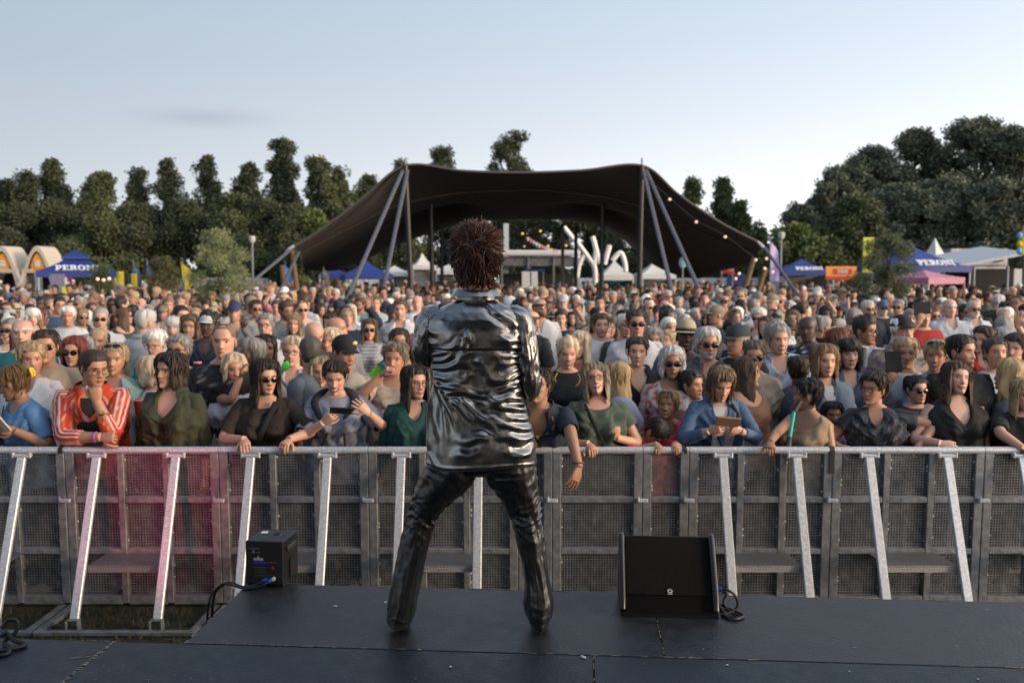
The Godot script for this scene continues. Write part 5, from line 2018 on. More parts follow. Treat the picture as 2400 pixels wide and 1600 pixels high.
func hat_mesh(kind: String, X: Transform3D, c: Color, c2: Color) -> MB:
	var mb := MB.new()
	var rows := 9
	var cols := 20
	var p := PackedVector3Array()
	var pc := PackedColorArray()
	var tall := 0.115 if kind == "cap" else 0.125
	for r in rows:
		var f := r / float(rows - 1)
		for k in cols:
			var a := TAU * k / cols
			var rr := sin(f * PI / 2.0) if kind == "cap" else minf(1.0, pow(sin(f * PI / 2.0), 0.6))
			p.append(X * Vector3(sin(a) * rr * 0.087, 0.038 + cos(f * PI / 2.0) * (tall - 0.02), cos(a) * rr * 0.108 - 0.006))
			pc.append(c2 if kind != "cap" and f > 0.82 else c)
	mb.grid(p, rows, cols, true, true, pc)
	p = PackedVector3Array()
	mb.col = c
	if kind == "cap":
		for r in 4:
			var f := r / 3.0
			for k in 9:
				var g := k / 8.0 * 2.0 - 1.0
				var a := g * 0.95
				p.append(X * Vector3(sin(a) * (0.086 - 0.004 * f), 0.040 - 0.012 * f * f - 0.01 * absf(g), 0.095 * cos(a) + f * 0.07 * sqrt(maxf(0.02, 1.0 - g * g * 0.8))))
		mb.grid(p, 4, 9, false, true)
	else:
		for r in 4:
			var f := r / 3.0
			for k in cols:
				var a := TAU * k / cols
				p.append(X * Vector3(sin(a) * (0.085 + 0.062 * f), 0.042 - 0.012 * f, cos(a) * (0.106 + 0.058 * f) - 0.006))
		mb.grid(p, 4, cols, true, true)
	return mb


func arm_setup(p: Dictionary, side: float, sh: Vector3) -> Dictionary:
	# side -1 is the picture's left when the person faces the camera
	var key := "l" if side < 0 else "r"
	var a: Dictionary = p.get(key, {})
	var w: Vector3 = a.get("w", Vector3(side * 0.25, 0.86, 0.06))
	var pole: Vector3 = a.get("pole", Vector3(side * 0.7, -0.5, -0.6))
	var lu := 0.285
	var lf := 0.245
	var d := w - sh
	if d.length() > (lu + lf) * 0.995:
		if a.has("w"):
			var k := minf(1.22, d.length() / ((lu + lf) * 0.995))
			lu *= k
			lf *= k
		if d.length() > (lu + lf) * 0.995:
			w = sh + d.normalized() * (lu + lf) * 0.99
	var e: Vector3 = a.get("e", arm_mid(sh, w, pole, lu, lf))
	return {"e": e, "w": w, "pose": a.get("hand", "relax"), "dir": a.get("dir", (w - e).normalized()), "back": a.get("back", Vector3(side, 0.3, 0.2))}


func arm_path(sh: Vector3, e: Vector3, w: Vector3, per: int) -> PackedVector3Array:
	var out := PackedVector3Array()
	var a := e.lerp(sh, 0.16)
	var b := e.lerp(w, 0.18)
	for i in per:
		out.append(sh.lerp(a, i / float(per)))
	for i in 4:
		var f := i / 3.0
		out.append(a.lerp(e, f).lerp(e.lerp(b, f), f))
	for i in range(1, per + 1):
		out.append(b.lerp(w, i / float(per)))
	return out


# builds one person; returns the node (its own mesh is the body)
func person(p: Dictionary) -> Node3D:
	for d in [["sex", "f"], ["fat", 0.15], ["skin", SKINS.fair], ["hc", HAIRS.brown], ["hair", "short"], ["len", -0.2], ["lean", 0.0], ["turn", 0.0], ["yaw", 0.0], ["pitch", 0.0], ["roll", 0.0], ["top", Color(0.3, 0.3, 0.3)], ["neck", "crew"], ["sleeve", 0.5], ["pants", Color(0.03, 0.035, 0.05)], ["lod", 1], ["wide", 1.0], ["nose", 1.0], ["s", 1.0]]:
		if not p.has(d[0]):
			p[d[0]] = d[1]
	var lod: int = p.lod
	var lean: float = p.lean
	var sd := float(p.get("seed", 1.0))
	var skin: Color = p.skin
	var HB := Basis.from_euler(Vector3(float(p.pitch) + lean * 0.35, p.yaw, p.roll))
	var piv := bend(Vector3(0, 1.475, -0.012), lean)
	var X := Transform3D(HB, piv + HB * Vector3(0, 0.115, 0.016))
	# ---- body: head, neck, upper chest, arms and hands in one mesh
	var b := MB.new()
	var hcols: int = [46, 28, 16][lod]
	var hrows: int = [38, 24, 13][lod]
	var g := PackedVector3Array()
	var gc := PackedColorArray()
	var beard: float = p.get("beard", 0.0)
	for r in hrows:
		var f := r / float(hrows - 1)
		var y := lerpf(-0.118, 0.1155, f)
		for k in hcols:
			# denser columns over the face
			var u := k / float(hcols) * 2.0 - 1.0
			var th := PI * signf(u) * pow(absf(u), 1.35)
			var q := head_point(th, y, p.wide, p.nose)
			var c := skin
			var red := gauss(absf(q.x) - 0.04, 0.022) * gauss(y + 0.028, 0.02) if q.z > 0.03 else 0.0
			var n := noise.get_noise_3d(q.x * 40.0 + sd, y * 40.0, q.z * 40.0) * 0.06
			c = Color(skin.r * (1.0 + n + 0.10 * red), skin.g * (1.0 + n - 0.10 * red), skin.b * (1.0 + n - 0.08 * red))
			if beard > 0.0 and q.z > -0.02:
				var bd := smoothstep(-0.036, -0.058, y + 0.35 * maxf(0.0, 0.03 - absf(q.x)) - 0.25 * maxf(0.0, absf(q.x) - 0.035))
				c = c.lerp(p.get("bc", p.hc), bd * beard)
			if p.sex == "f":
				q.x *= lerpf(1.0, 0.90, smoothstep(-0.02, -0.09, y))
			g.append(X * q)
			gc.append(c)
	b.grid(g, hrows, hcols, true, false, gc)
	b.col = skin
	for s in [-1.0, 1.0]:
		b.ball(X * Transform3D(Basis(Vector3.UP, s * 0.35), Vector3(s * 0.074 * float(p.wide), -0.008, -0.008)), Vector3(0.009, 0.031, 0.018), 7 if lod < 2 else 5, 8 if lod < 2 else 6)
	if lod < 2:
		face_bits(b, p, X, lod, p.wide, p.nose)
	elif not p.get("away", false):
		face_bits(b, p, X, lod, p.wide, p.nose)
	b.col = skin
	var nk := bend(Vector3(0, 1.40, -0.02), lean)
	var nr := 0.060 if p.sex == "m" else 0.050
	b.tube(PackedVector3Array([nk, piv, X * Vector3(0, -0.06, -0.018)]), PackedFloat32Array([nr * 1.28, nr, nr * 0.98]), 14 if lod == 0 else 9, false)
	var low := 1.36
	if p.neck in ["v", "deep", "open", "tank"]:
		low = 1.12
	var tc: int = [40, 26, 14][lod]
	var trr := 9 if lod < 2 else 4
	g = PackedVector3Array()
	for r in trr:
		var y := lerpf(low, 1.475, r / float(trr - 1))
		for k in tc:
			var th := TAU * k / tc
			var q := torso_point(th, y, p)
			g.append(bend(q * Vector3(0.96, 1, 0.91), lean))
	b.grid(g, trr, tc, true)
	var arms := []
	for side in [-1.0, 1.0]:
		var wsh := 0.172 if p.sex == "m" else 0.152
		var sh := bend(Vector3(side * (wsh + 0.012 * float(p.fat)), 1.372, -0.012), lean)
		var a := arm_setup(p, side, sh)
		var per := 5 if lod < 2 else 3
		var path := arm_path(sh, a.e, a.w, per)
		var m := path.size()
		var rad := PackedFloat32Array()
		var kk := (1.0 if p.sex == "m" else 0.86) * (1.0 + 0.45 * float(p.fat))
		for i in m:
			var f := i / float(m - 1)
			rad.append(kk * (lerpf(0.054, 0.040, f / 0.45) if f < 0.45 else (lerpf(0.040, 0.0385, (f - 0.45) / 0.2) if f < 0.65 else lerpf(0.0385, 0.0265, (f - 0.65) / 0.35))))
		b.col = skin
		b.tube(path, rad, [12, 9, 6][lod], true)
		if lod < 2 or p.has("l" if side < 0 else "r"):
			hand(b, a.w, a.dir, a.back, a.pose, -side, 0.95 if p.sex == "f" else 1.06, 6 if lod == 0 else 4)
		a.path = path
		a.rad = rad
		a.sh = sh
		arms.append(a)
	var skin_m := vmat("skin", 0.48, 0.0)
	var o := put(b, "person", skin_m)
	o.position = p.pos
	o.rotation.y = p.turn
	o.scale = Vector3.ONE * float(p.s)
	# ---- top
	var sh_ := MB.new()
	var cols: int = [64, 34, 18][lod]
	var rows: int = [40, 22, 10][lod]
	if p.get("pat", "") != "" and lod < 2:
		cols = int(cols * 1.5)
		rows = int(rows * 1.5)
	var hem: float = p.get("hem", 0.82)
	var loose: float = p.get("loose", 0.014)
	g = PackedVector3Array()
	gc = PackedColorArray()
	for r in rows + 1:
		var v := minf(1.0, r / float(rows - 1))
		for k in cols:
			var th := TAU * k / cols
			var a := absf(wrapf(th, -PI, PI))
			var ytop := 1.452
			match p.neck:
				"v": ytop -= 0.13 * clampf(1.0 - a / 0.42, 0.0, 1.0)
				"deep": ytop -= 0.18 * clampf(1.0 - a / 0.50, 0.0, 1.0)
				"open": ytop -= 0.16 * clampf(1.0 - a / 0.36, 0.0, 1.0)
				"scoop": ytop -= 0.065 * gauss(a, 0.75)
				"tank": ytop -= 0.12 * gauss(a, 1.0) + 0.10 * gauss(a - PI, 0.8) - 0.0
				"high": ytop += 0.012
				_: ytop -= 0.018 * gauss(a, 0.9)
			var y := lerpf(hem, ytop, v)
			var q := torso_point(th, y, p)
			var nn := Vector3(q.x, 0, q.z * 1.3).normalized()
			var off := loose * smoothstep(1.46, 1.30, y) + 0.007
			off += 0.020 * float(p.get("baggy", 0.4)) * smoothstep(1.22, 0.95, y)
			var fold := noise.get_noise_3d(q.x * 7.0 + sd, y * 3.2, q.z * 7.0 + sd) * 0.022 + noise.get_noise_3d(q.x * 17.0 + sd, (y + q.x * 0.7) * 9.0, q.z * 12.0) * 0.014
			fold += ridge.get_noise_3d(q.x * 5.0 + sd, (y - absf(q.x) * 0.9) * 7.0, sd) * 0.017
			q += nn * (off + fold * smoothstep(1.46, 1.36, y) * (0.6 + float(p.get("baggy", 0.4))))
			if r == rows:
				q -= nn * 0.016 + Vector3(0, 0.012, 0)
			g.append(bend(q, lean))
			gc.append(shirt_color(p, th, torso_point(th, y, p)))
	sh_.grid(g, rows + 1, cols, true, false, gc)
	# sleeves
	if float(p.sleeve) > 0.05:
		for i in 2:
			var a: Dictionary = arms[i]
			var path: PackedVector3Array = a.path
			var m := path.size()
			var last := clampi(int(round((m - 1) * float(p.sleeve))), 2, m - 1)
			var sp := PackedVector3Array()
			var side := -1.0 if i == 0 else 1.0
			sp.append((a.sh as Vector3) + bend(Vector3(0, 1.372, 0), lean) * 0.0 + Vector3(-side * 0.045, 0.012, 0.0))
			for j in last + 1:
				sp.append(path[j])
				if j < last:
					sp.append(path[j].lerp(path[j + 1], 0.5))
			var sides: int = [16, 10, 6][lod] if p.get("pat", "") != "track" else 36
			var sg := PackedVector3Array()
			var sc := PackedColorArray()
			var tot := sp.size()
			var sidev := Vector3(0, 0, 1)
			for j in tot + 1:
				var jj := mini(j, tot - 1)
				var tg := (sp[mini(jj + 1, tot - 1)] - sp[maxi(jj - 1, 0)]).normalized()
				sidev = (sidev - tg * sidev.dot(tg)).normalized()
				var oth := tg.cross(sidev)
				var f := jj / float(tot - 1)
				var fr := f * float(p.sleeve)
				var base_r: float = (a.rad as PackedFloat32Array)[clampi(int(fr * (m - 1)), 0, m - 1)]
				var rr := base_r + (0.011 + 0.008 * float(p.get("baggy", 0.4)) * 2.0 * f if float(p.sleeve) < 0.7 else 0.013 - 0.005 * f)
				if j == 0:
					rr = 0.052
				if j == tot:
					rr -= 0.010
				for k in sides:
					var ang := TAU * k / sides
					var q := sp[jj] + (sidev * cos(ang) + oth * sin(ang)) * rr
					var fo := noise.get_noise_3d(q.x * 26.0 + sd, q.y * 26.0, q.z * 26.0) * 0.007 + ridge.get_noise_3d(q.x * 9.0, q.y * 14.0 + sd, q.z * 9.0) * 0.004
					q += (sidev * cos(ang) + oth * sin(ang)) * fo
					sg.append(q)
					var cc := shirt_color(p, ang, q)
					if p.get("pat", "") == "track" and k % 3 == 0 and (sidev * cos(ang) + oth * sin(ang)).dot(Vector3(side * 0.6, 0.75, 0.3).normalized()) > 0.62:
						cc = Color(0.78, 0.74, 0.72)
					sc.append(cc)
			sh_.grid(sg, tot + 1, sides, true, false, sc)
	elif p.neck == "tank" or p.neck == "deep":
		pass
	if p.get("collar", false):
		var cg := PackedVector3Array()
		for r in 3:
			var f := r / 2.0
			for k in 17:
				var a := lerpf(0.28, TAU - 0.28, k / 16.0)
				var q := torso_point(a, 1.452 - 0.10 * clampf(1.0 - minf(a, TAU - a) / 0.55, 0.0, 1.0), p)
				var nn := Vector3(q.x, 0, q.z).normalized()
				cg.append(bend(q + nn * (0.004 + 0.022 * f) + Vector3(0, 0.028 - 0.034 * f * f, 0), lean))
		sh_.col = (p.top as Color) * 0.9
		sh_.grid(cg, 3, 17, false, true)
	var cm := vmat("cloth", 0.85, 0.0, "fine", 14.0, 0.06)
	if p.get("gloss", 0.0) > 0.0:
		cm = vmat("cloth_sheen", 0.5, 0.0, "fine", 14.0, 0.06)
	var so := put(sh_, p.get("top_name", "shirt"), cm, o)
	if p.has("top_label"):
		so.set_meta("label", p.top_label)
	# ---- trousers and shoes
	var tr := MB.new()
	var pc: Color = p.pants
	tr.col = pc
	var ls: int = [14, 8, 6][lod]
	tr.tube(PackedVector3Array([Vector3(0, 0.99, 0), Vector3(0, 0.90, 0), Vector3(0, 0.80, 0)]), PackedFloat32Array([0.155 + 0.04 * float(p.fat), 0.17 + 0.04 * float(p.fat), 0.14]), ls, true, 0.72, Vector3(0, 0, 1))
	for side in [-1.0, 1.0]:
		var hx: float = side * 0.092
		tr.tube(PackedVector3Array([Vector3(hx, 0.88, 0), Vector3(hx * 1.05, 0.68, 0.008), Vector3(hx * 1.08, 0.48, 0.015), Vector3(hx * 1.1, 0.28, -0.005), Vector3(hx * 1.1, 0.055, -0.012)]), PackedFloat32Array([0.098, 0.086, 0.064, 0.060, 0.052]), ls)
	put(tr, "trousers", cm, o)
	var shoe := MB.new()
	shoe.col = p.get("shoes", Color(0.25, 0.24, 0.23))
	for side in [-1.0, 1.0]:
		shoe.tube(PackedVector3Array([Vector3(side * 0.1, 0.048, -0.07), Vector3(side * 0.102, 0.05, 0.0), Vector3(side * 0.108, 0.038, 0.10), Vector3(side * 0.11, 0.03, 0.165)]), PackedFloat32Array([0.036, 0.045, 0.042, 0.028]), 8, true, 0.85, Vector3.UP)
	put(shoe, "shoes", cm, o)
	# ---- hair, hats, glasses
	var hs: String = p.hair
	var hat: String = p.get("hat", "")
	if hs != "bald":
		var hm := MB.new()
		hair(hm, hs, p.hc, X, lod, p.wide, sd, p.len, p.get("vol", 1.0) * (0.75 if hat != "" else 1.0))
		put(hm, "hair", vmat("hair", 0.62, 0.0), o)
	if hat != "":
		put(hat_mesh(hat, X, p.get("hatc", Color(0.02, 0.02, 0.025)), p.get("hatc2", Color(0.03, 0.03, 0.03))), "cap" if hat == "cap" else "hat", cm, o)
	var gl: String = p.get("glasses", "")
	if gl != "":
		var gm := glasses_mesh(gl, X, p.wide)
		put(gm, "glasses" if gl == "clear" else "sunglasses", mat("lens_dark", Color(0.008, 0.008, 0.009), 0.12) if gl != "clear" else mat("wire", Color(0.10, 0.08, 0.07), 0.3, 0.5), o)
	if p.get("strap", 0) != 0:
		var s: float = p.strap
		var stp := MB.new()
		stp.col = p.get("strapc", Color(0.015, 0.015, 0.017))
		var pts := PackedVector3Array()
		for i in 10:
			var f := i / 9.0
			var y := lerpf(1.43, 0.92, f)
			var xx := lerpf(-s * 0.10, s * 0.14, f)
			var q := torso_point(asin(clampf(xx / 0.17, -0.95, 0.95)), y, p)
			pts.append(bend(Vector3(xx, y, q.z + 0.032 + 0.01 * float(p.get("baggy", 0.4))), lean))
		stp.tube(pts, even(10, p.get("strapw", 0.012)), 6, true, 0.3, Vector3(0, 0, 1))
		put(stp, "bag_strap", cm, o)
	if p.get("necklace", false):
		var nm := MB.new()
		var pts := PackedVector3Array()
		for i in 11:
			var f := i / 10.0 * 2.0 - 1.0
			var q := torso_point(f * 0.7, 1.43 - 0.11 * (1.0 - f * f), p)
			pts.append(bend(q + Vector3(0, 0, 0.02), lean))
		nm.tube(pts, even(11, 0.0028), 5)
		nm.ball(Transform3D(Basis(), pts[5] + Vector3(0, -0.014, 0.004)), Vector3(0.011, 0.014, 0.004), 6, 8)
		put(nm, "necklace", mat("gold", Color(0.6, 0.42, 0.14), 0.3, 0.9), o)
	if p.has("under"):
		var um := MB.new()
		var ug := PackedVector3Array()
		for r in 14:
			for q in 11:
				var th := (q / 10.0 - 0.5) * float(p.get("under_w", 1.0))
				var y := lerpf(0.95, 1.41, r / 13.0)
				ug.append(bend(torso_point(th, y, p) + Vector3(0, 0, 0.004 + float(p.get("under_z", 0.0)) * smoothstep(1.36, 1.2, y)), lean))
		um.col = p.under
		um.grid(ug, 14, 11)
		put(um, "undershirt", cm, o)
	o.set_meta("head", X)
	return o


func head_local(lean: float, pitch: float, yaw: float, roll: float) -> Vector3:
	var HB := Basis.from_euler(Vector3(pitch + lean * 0.35, yaw, roll))
	return bend(Vector3(0, 1.475, -0.012), lean) + HB * Vector3(0, 0.115, 0.016)


# place a person so that the head lands at a picture position; d = depth of the head (or found from the height s)
func place(p: Dictionary) -> void:
	var lean: float = p.get("lean", 0.0)
	var hl := head_local(lean, p.get("pitch", 0.0), p.get("yaw", 0.0), p.get("roll", 0.0))
	var hw: Vector3
	if p.has("d"):
		hw = at(p.px, p.py, p.d)
		p.s = hw.y / hl.y
	else:
		if not p.has("s"):
			p.s = 1.0 if p.get("sex", "f") == "f" else 1.05
		var d := 8.0
		for i in 12:
			var y := at(p.px, p.py, d).y
			d += (y - hl.y * float(p.s)) / ((EYE - y) / d)
		d = clampf(d, 7.0, 60.0)
		hw = at(p.px, p.py, d)
		p.s = hw.y / hl.y
		p.d = d
	var off := hl.rotated(Vector3.UP, p.get("turn", 0.0)) * float(p.s)
	p.pos = Vector3(hw.x - off.x, 0.0, hw.z - off.z)


func local_of(p: Dictionary, w: Vector3) -> Vector3:
	return (w - (p.pos as Vector3)).rotated(Vector3.UP, -float(p.get("turn", 0.0))) / float(p.s)


func dir_of(p: Dictionary, w: Vector3) -> Vector3:
	return w.rotated(Vector3.UP, -float(p.get("turn", 0.0)))


# ---------------------------------------------------------------- the performer, seen from behind
# creases of the jacket: x0, y0, x1, y1 on a 1176 x 1568 sketch of the back, depth, width
const CREASES := [
	[588, 728, 530, 905, 7, 13], [592, 735, 612, 810, 5, 10], [604, 745, 572, 885, 5, 12], [560, 740, 500, 850, 4, 14],
	[388, 858, 540, 795, 6, 14], [392, 890, 520, 850, 7, 15], [395, 930, 560, 895, 6, 14], [390, 955, 480, 1000, 5, 13],
	[405, 985, 470, 1225, 7, 12], [420, 1010, 520, 1250, 6, 12], [398, 1000, 395, 1310, 7, 12], [384, 1040, 362, 1380, 8, 13], [440, 1020, 620, 1060, 6, 15],
	[374, 1120, 352, 1400, 7, 12], [410, 1120, 430, 1400, 6, 13], [450, 1150, 470, 1380, 5, 14], [520, 1120, 640, 1230, 6, 16], [560, 1100, 760, 1290, 7, 17], [480, 1060, 700, 1075, 6, 14],
	[884, 872, 735, 858, 8, 16], [872, 905, 752, 895, 7, 14], [872, 935, 760, 985, 9, 15], [884, 962, 772, 1015, 8, 14], [866, 1035, 715, 1068, 8, 15], [876, 1060, 735, 1108, 8, 14],
	[890, 1000, 800, 1040, 6, 12], [884, 790, 770, 762, 6, 16], [878, 830, 800, 800, 5, 14], [886, 745, 740, 770, 5, 18],
	[884, 1105, 690, 1092, 7, 16], [892, 1170, 715, 1122, 9, 17], [905, 1225, 752, 1185, 8, 16], [922, 1280, 690, 1205, 8, 18], [938, 1330, 760, 1300, 7, 17], [945, 1380, 850, 1430, 7, 18], [930, 1420, 760, 1390, 5, 20],
	[700, 1300, 540, 1330, 5, 22], [640, 1390, 500, 1420, 5, 22], [360, 1420, 420, 1480, 5, 14], [600, 960, 540, 1010, 4, 18], [690, 950, 740, 1010, 4, 16], [640, 880, 700, 940, 4, 18],
	[420, 620, 330, 700, 5, 18], [470, 600, 400, 690, 4, 16], [700, 570, 790, 640, 5, 18], [740, 600, 870, 690, 6, 18], [780, 590, 880, 630, 5, 14], [330, 700, 420, 730, 5, 14], [320, 760, 410, 790, 5, 13]]


func crease_sum(x: float, y: float) -> float:
	var h := 0.0
	for q in CREASES:
		var ax: float = (860.0 + 0.408 * q[0] - 1125.0) / 591.0
		var ay: float = (1490.0 - 480.0 - 0.408 * q[1]) / 591.0
		var bx: float = (860.0 + 0.408 * q[2] - 1125.0) / 591.0
		var by: float = (1490.0 - 480.0 - 0.408 * q[3]) / 591.0
		var dx := bx - ax
		var dy := by - ay
		var l2 := dx * dx + dy * dy
		var t := ((x - ax) * dx + (y - ay) * dy) / l2
		if t < -0.25 or t > 1.25:
			continue
		var s := ((x - ax) * dy - (y - ay) * dx) / sqrt(l2)
		var w: float = q[5] * 0.00066 * (1.0 + 0.5 * t)
		if absf(s) > 4.0 * w:
			continue
		s += 0.25 * w * sin(t * 7.0 + ax * 60.0)
		var fade := smoothstep(-0.25, 0.12, t) * smoothstep(1.25, 0.65, t)
		h += q[4] * 0.0013 * fade * (exp(-s * s / (w * w)) - 0.55 * exp(-pow((s - 1.7 * w) / w, 2.0)))
	return h


# a sleeve or trouser leg: path with half widths across x and z, crumpled
func limb(mb: MB, pts: Array, rx: Array, rz: Array, rows: int, cols: int, wr: Array, sd: float, ring_amp: float) -> void:
	var per := maxi(1, rows / (pts.size() - 1))
	var path := spline(pts, per)
	var m := path.size()
	var g := PackedVector3Array()
	for i in m:
		var f := i / float(m - 1) * (pts.size() - 1)
		var j := mini(int(f), pts.size() - 2)
		var u := f - j
		var a := cubic_interpolate(rx[j], rx[j + 1], rx[maxi(j - 1, 0)], rx[mini(j + 2, pts.size() - 1)], u)
		var b := cubic_interpolate(rz[j], rz[j + 1], rz[maxi(j - 1, 0)], rz[mini(j + 2, pts.size() - 1)], u)
		var wa := lerpf(wr[j], wr[j + 1], u)
		var tg := (path[mini(i + 1, m - 1)] - path[maxi(i - 1, 0)]).normalized()
		var side := Vector3.RIGHT
		if absf(tg.x) > 0.8:
			side = Vector3.UP
		side = (side - tg * side.dot(tg)).normalized()
		var oth := tg.cross(side).normalized()
		for k in cols:
			var an := TAU * k / cols
			var dir := side * cos(an) + oth * sin(an)
			var q := path[i] + side * cos(an) * a + oth * sin(an) * b
			var along := i / float(m - 1) * 22.0
			var rg := ridge.get_noise_3d(cos(an) * 0.55 + sd, along * ring_amp + 0.35 * sin(an * 2.0 + sd), sin(an) * 0.55)
			var cr := noise.get_noise_3d(q.x * 16.0 + sd, q.y * 16.0, q.z * 16.0)
			var vf := noise.get_noise_3d(cos(an) * 2.2 + sd, along * 0.16, sin(an) * 2.2)
			q += dir * (wa * (0.008 * rg - 0.003) + 0.0018 * cr + 0.006 * vf)
			g.append(q)
	mb.grid(g, m, cols, true)


func build_performer() -> void:
	var base := Vector3((1125.0 - 1200.0) / 591.0, STAGE_Y, -3.72)
	var skin: Color = SKINS.tan
	# ---- body
	var b := MB.new()
	b.col = skin
	var X := Transform3D(Basis.from_euler(Vector3(0.06, PI - 0.06, 0.0)), Vector3(-0.015, 1.475, -0.02))
	var g := PackedVector3Array()
	for r in 36:
		var y := lerpf(-0.118, 0.1155, r / 35.0)
		for k in 40:
			g.append(X * head_point(TAU * k / 40.0 - PI, y, 1.0, 1.0))
	b.grid(g, 36, 40, true)
	for s in [-1.0, 1.0]:
		b.ball(X * Transform3D(Basis(Vector3.UP, s * 0.35), Vector3(s * 0.075, -0.008, -0.008)), Vector3(0.010, 0.031, 0.018), 7, 8)
	face_bits(b, {"skin": skin, "hc": HAIRS.darkbrown}, X, 0, 1.0, 1.0)
	b.col = skin
	b.tube(PackedVector3Array([Vector3(-0.02, 1.24, 0.0), Vector3(-0.018, 1.34, 0.0), Vector3(-0.016, 1.43, -0.01)]), PackedFloat32Array([0.08, 0.056, 0.054]), 16)
	# torso, legs and arms under the clothes, hands raised to the chest
	b.tube(PackedVector3Array([Vector3(0, 0.66, 0), Vector3(-0.01, 0.85, 0), Vector3(-0.02, 1.0, 0), Vector3(-0.02, 1.18, 0), Vector3(-0.02, 1.26, 0)]), PackedFloat32Array([0.13, 0.125, 0.12, 0.13, 0.09]), 16, true, 0.7, Vector3(0, 0, 1))
	var hands := [[Vector3(-0.19, 1.25, 0.0), Vector3(-0.222, 1.115, -0.02), Vector3(-0.09, 1.22, -0.26)], [Vector3(0.15, 1.25, 0.0), Vector3(0.197, 0.985, -0.01), Vector3(0.05, 1.10, -0.24)]]
	for i in 2:
		var h: Array = hands[i]
		b.tube(PackedVector3Array([h[0], h[1], h[2]]), PackedFloat32Array([0.04, 0.036, 0.025]), 10)
		hand(b, h[2], (h[2] - h[1]).normalized() + Vector3(0, 0.3, 0), Vector3(0, 0.2, -1), "hold", -1.0 if i == 0 else 1.0, 0.98, 6)
	for s in [-1.0, 1.0]:
		b.tube(PackedVector3Array([Vector3(s * 0.08, 0.66, 0), Vector3(-0.235 if s < 0 else 0.18, 0.47, 0.0), Vector3(-0.315 if s < 0 else 0.225, 0.10, 0.0)]), PackedFloat32Array([0.075, 0.045, 0.035]), 10)
	var o := put(b, "person", vmat("skin", 0.48, 0.0))
	o.position = base
	tag(o, "performer in shiny black leather jacket and flared leather trousers, seen from behind, legs apart", "person")
	# ---- jacket
	var shape := [[0.678, 0.002, 0.220, 0.150, 0.14], [0.72, 0.004, 0.218, 0.152, 0.14], [0.80, 0.004, 0.206, 0.146, 0.135], [0.88, -0.006, 0.194, 0.135, 0.13], [0.97, -0.016, 0.184, 0.124, 0.125], [1.06, -0.02, 0.180, 0.122, 0.125], [1.15, -0.02, 0.186, 0.122, 0.125], [1.21, -0.02, 0.192, 0.118, 0.12], [1.255, -0.02, 0.192, 0.104, 0.11], [1.285, -0.02, 0.168, 0.088, 0.10], [1.31, -0.018, 0.122, 0.073, 0.085], [1.332, -0.016, 0.078, 0.066, 0.07]]
	var jk := MB.new()
	var rows := 190
	var cols := 230
	g = PackedVector3Array()
	for r in rows:
		var y := lerpf(0.678, 1.332, r / float(rows - 1))
		var cx := table(shape, y, 1)
		var hw := table(shape, y, 2)
		var zb := table(shape, y, 3)
		var zf := table(shape, y, 4)
		for k in cols:
			var th := TAU * k / cols
			var s := sin(th)
			var c := cos(th)
			var q := Vector3(cx + hw * signf(s) * pow(absf(s), 0.82), y, (zb if c > 0.0 else zf) * signf(c) * pow(absf(c), 0.82))
			var nn := Vector3(s, 0, c).normalized()
			var disp := 0.0
			if c > -0.1:
				var fade := smoothstep(-0.1, 0.15, c)
				disp += crease_sum(q.x, y) * fade
				# spine hollow, shoulder blades, yoke seam
				disp -= 0.010 * gauss(q.x + 0.02, 0.05) * gauss(y - 1.0, 0.14)
				disp += 0.006 * gauss(absf(q.x + 0.02) - 0.085, 0.05) * gauss(y - 1.19, 0.06)
				disp += 0.0045 * smoothstep(1.140, 1.147, y) * smoothstep(1.32, 1.2, y)
				disp -= 0.003 * gauss(y - 1.139, 0.0035)
			var wx := q.x + 0.02 * noise.get_noise_2d(q.x * 7.0, y * 7.0)
			disp += 0.0035 * ridge.get_noise_3d(wx * 2.4, y * 2.6 + wx * 2.0, q.z * 2.4) * (0.3 + 0.7 * smoothstep(1.16, 1.02, y))
			disp += 0.0016 * noise.get_noise_3d(q.x * 20.0, y * 14.0, q.z * 20.0)
			# rolled hem
			disp += 0.003 * gauss(y - 0.690, 0.006)
			q.y += 0.006 * sin(th * 3.0) * smoothstep(0.74, 0.678, y)
			g.append(q + nn * disp)
	jk.grid(g, rows, cols, true)
	# the hem turned inwards
	var hem := PackedVector3Array()
	for r in 3:
		for k in cols:
			var q := g[k]
			hem.append(q * Vector3(1.0 - 0.02 * r, 1, 1.0 - 0.03 * r) + Vector3(0, -0.002 if r == 1 else 0.02 * (r / 2.0) * (1.0 if r == 2 else 0.0), 0))
	jk.grid(hem, 3, cols, true, true)
	var leather := mat("jacket_leather", Color(0.33, 0.315, 0.30), 0.17, 0.95, "", 1.0)
	leather.uv1_triplanar = true
	leather.uv1_scale = Vector3.ONE * 30.0
	leather.heightmap_enabled = true
	leather.heightmap_texture = noise_bump
	leather.heightmap_scale = 0.025
	var jo := put(jk, "jacket", leather, o)
	var sl := MB.new()
	limb(sl, [Vector3(-0.15, 1.262, 0.0), Vector3(-0.197, 1.245, 0.0), Vector3(-0.216, 1.185, 0.005), Vector3(-0.226, 1.125, -0.01), Vector3(-0.20, 1.12, -0.07), Vector3(-0.12, 1.19, -0.21)], [0.048, 0.052, 0.049, 0.047, 0.046, 0.04], [0.062, 0.07, 0.066, 0.062, 0.052, 0.04], 70, 64, [0.2, 0.4, 0.7, 0.9, 0.8, 0.5], 3.3, 0.22)
	put(sl, "sleeve", leather, jo)
	sl = MB.new()
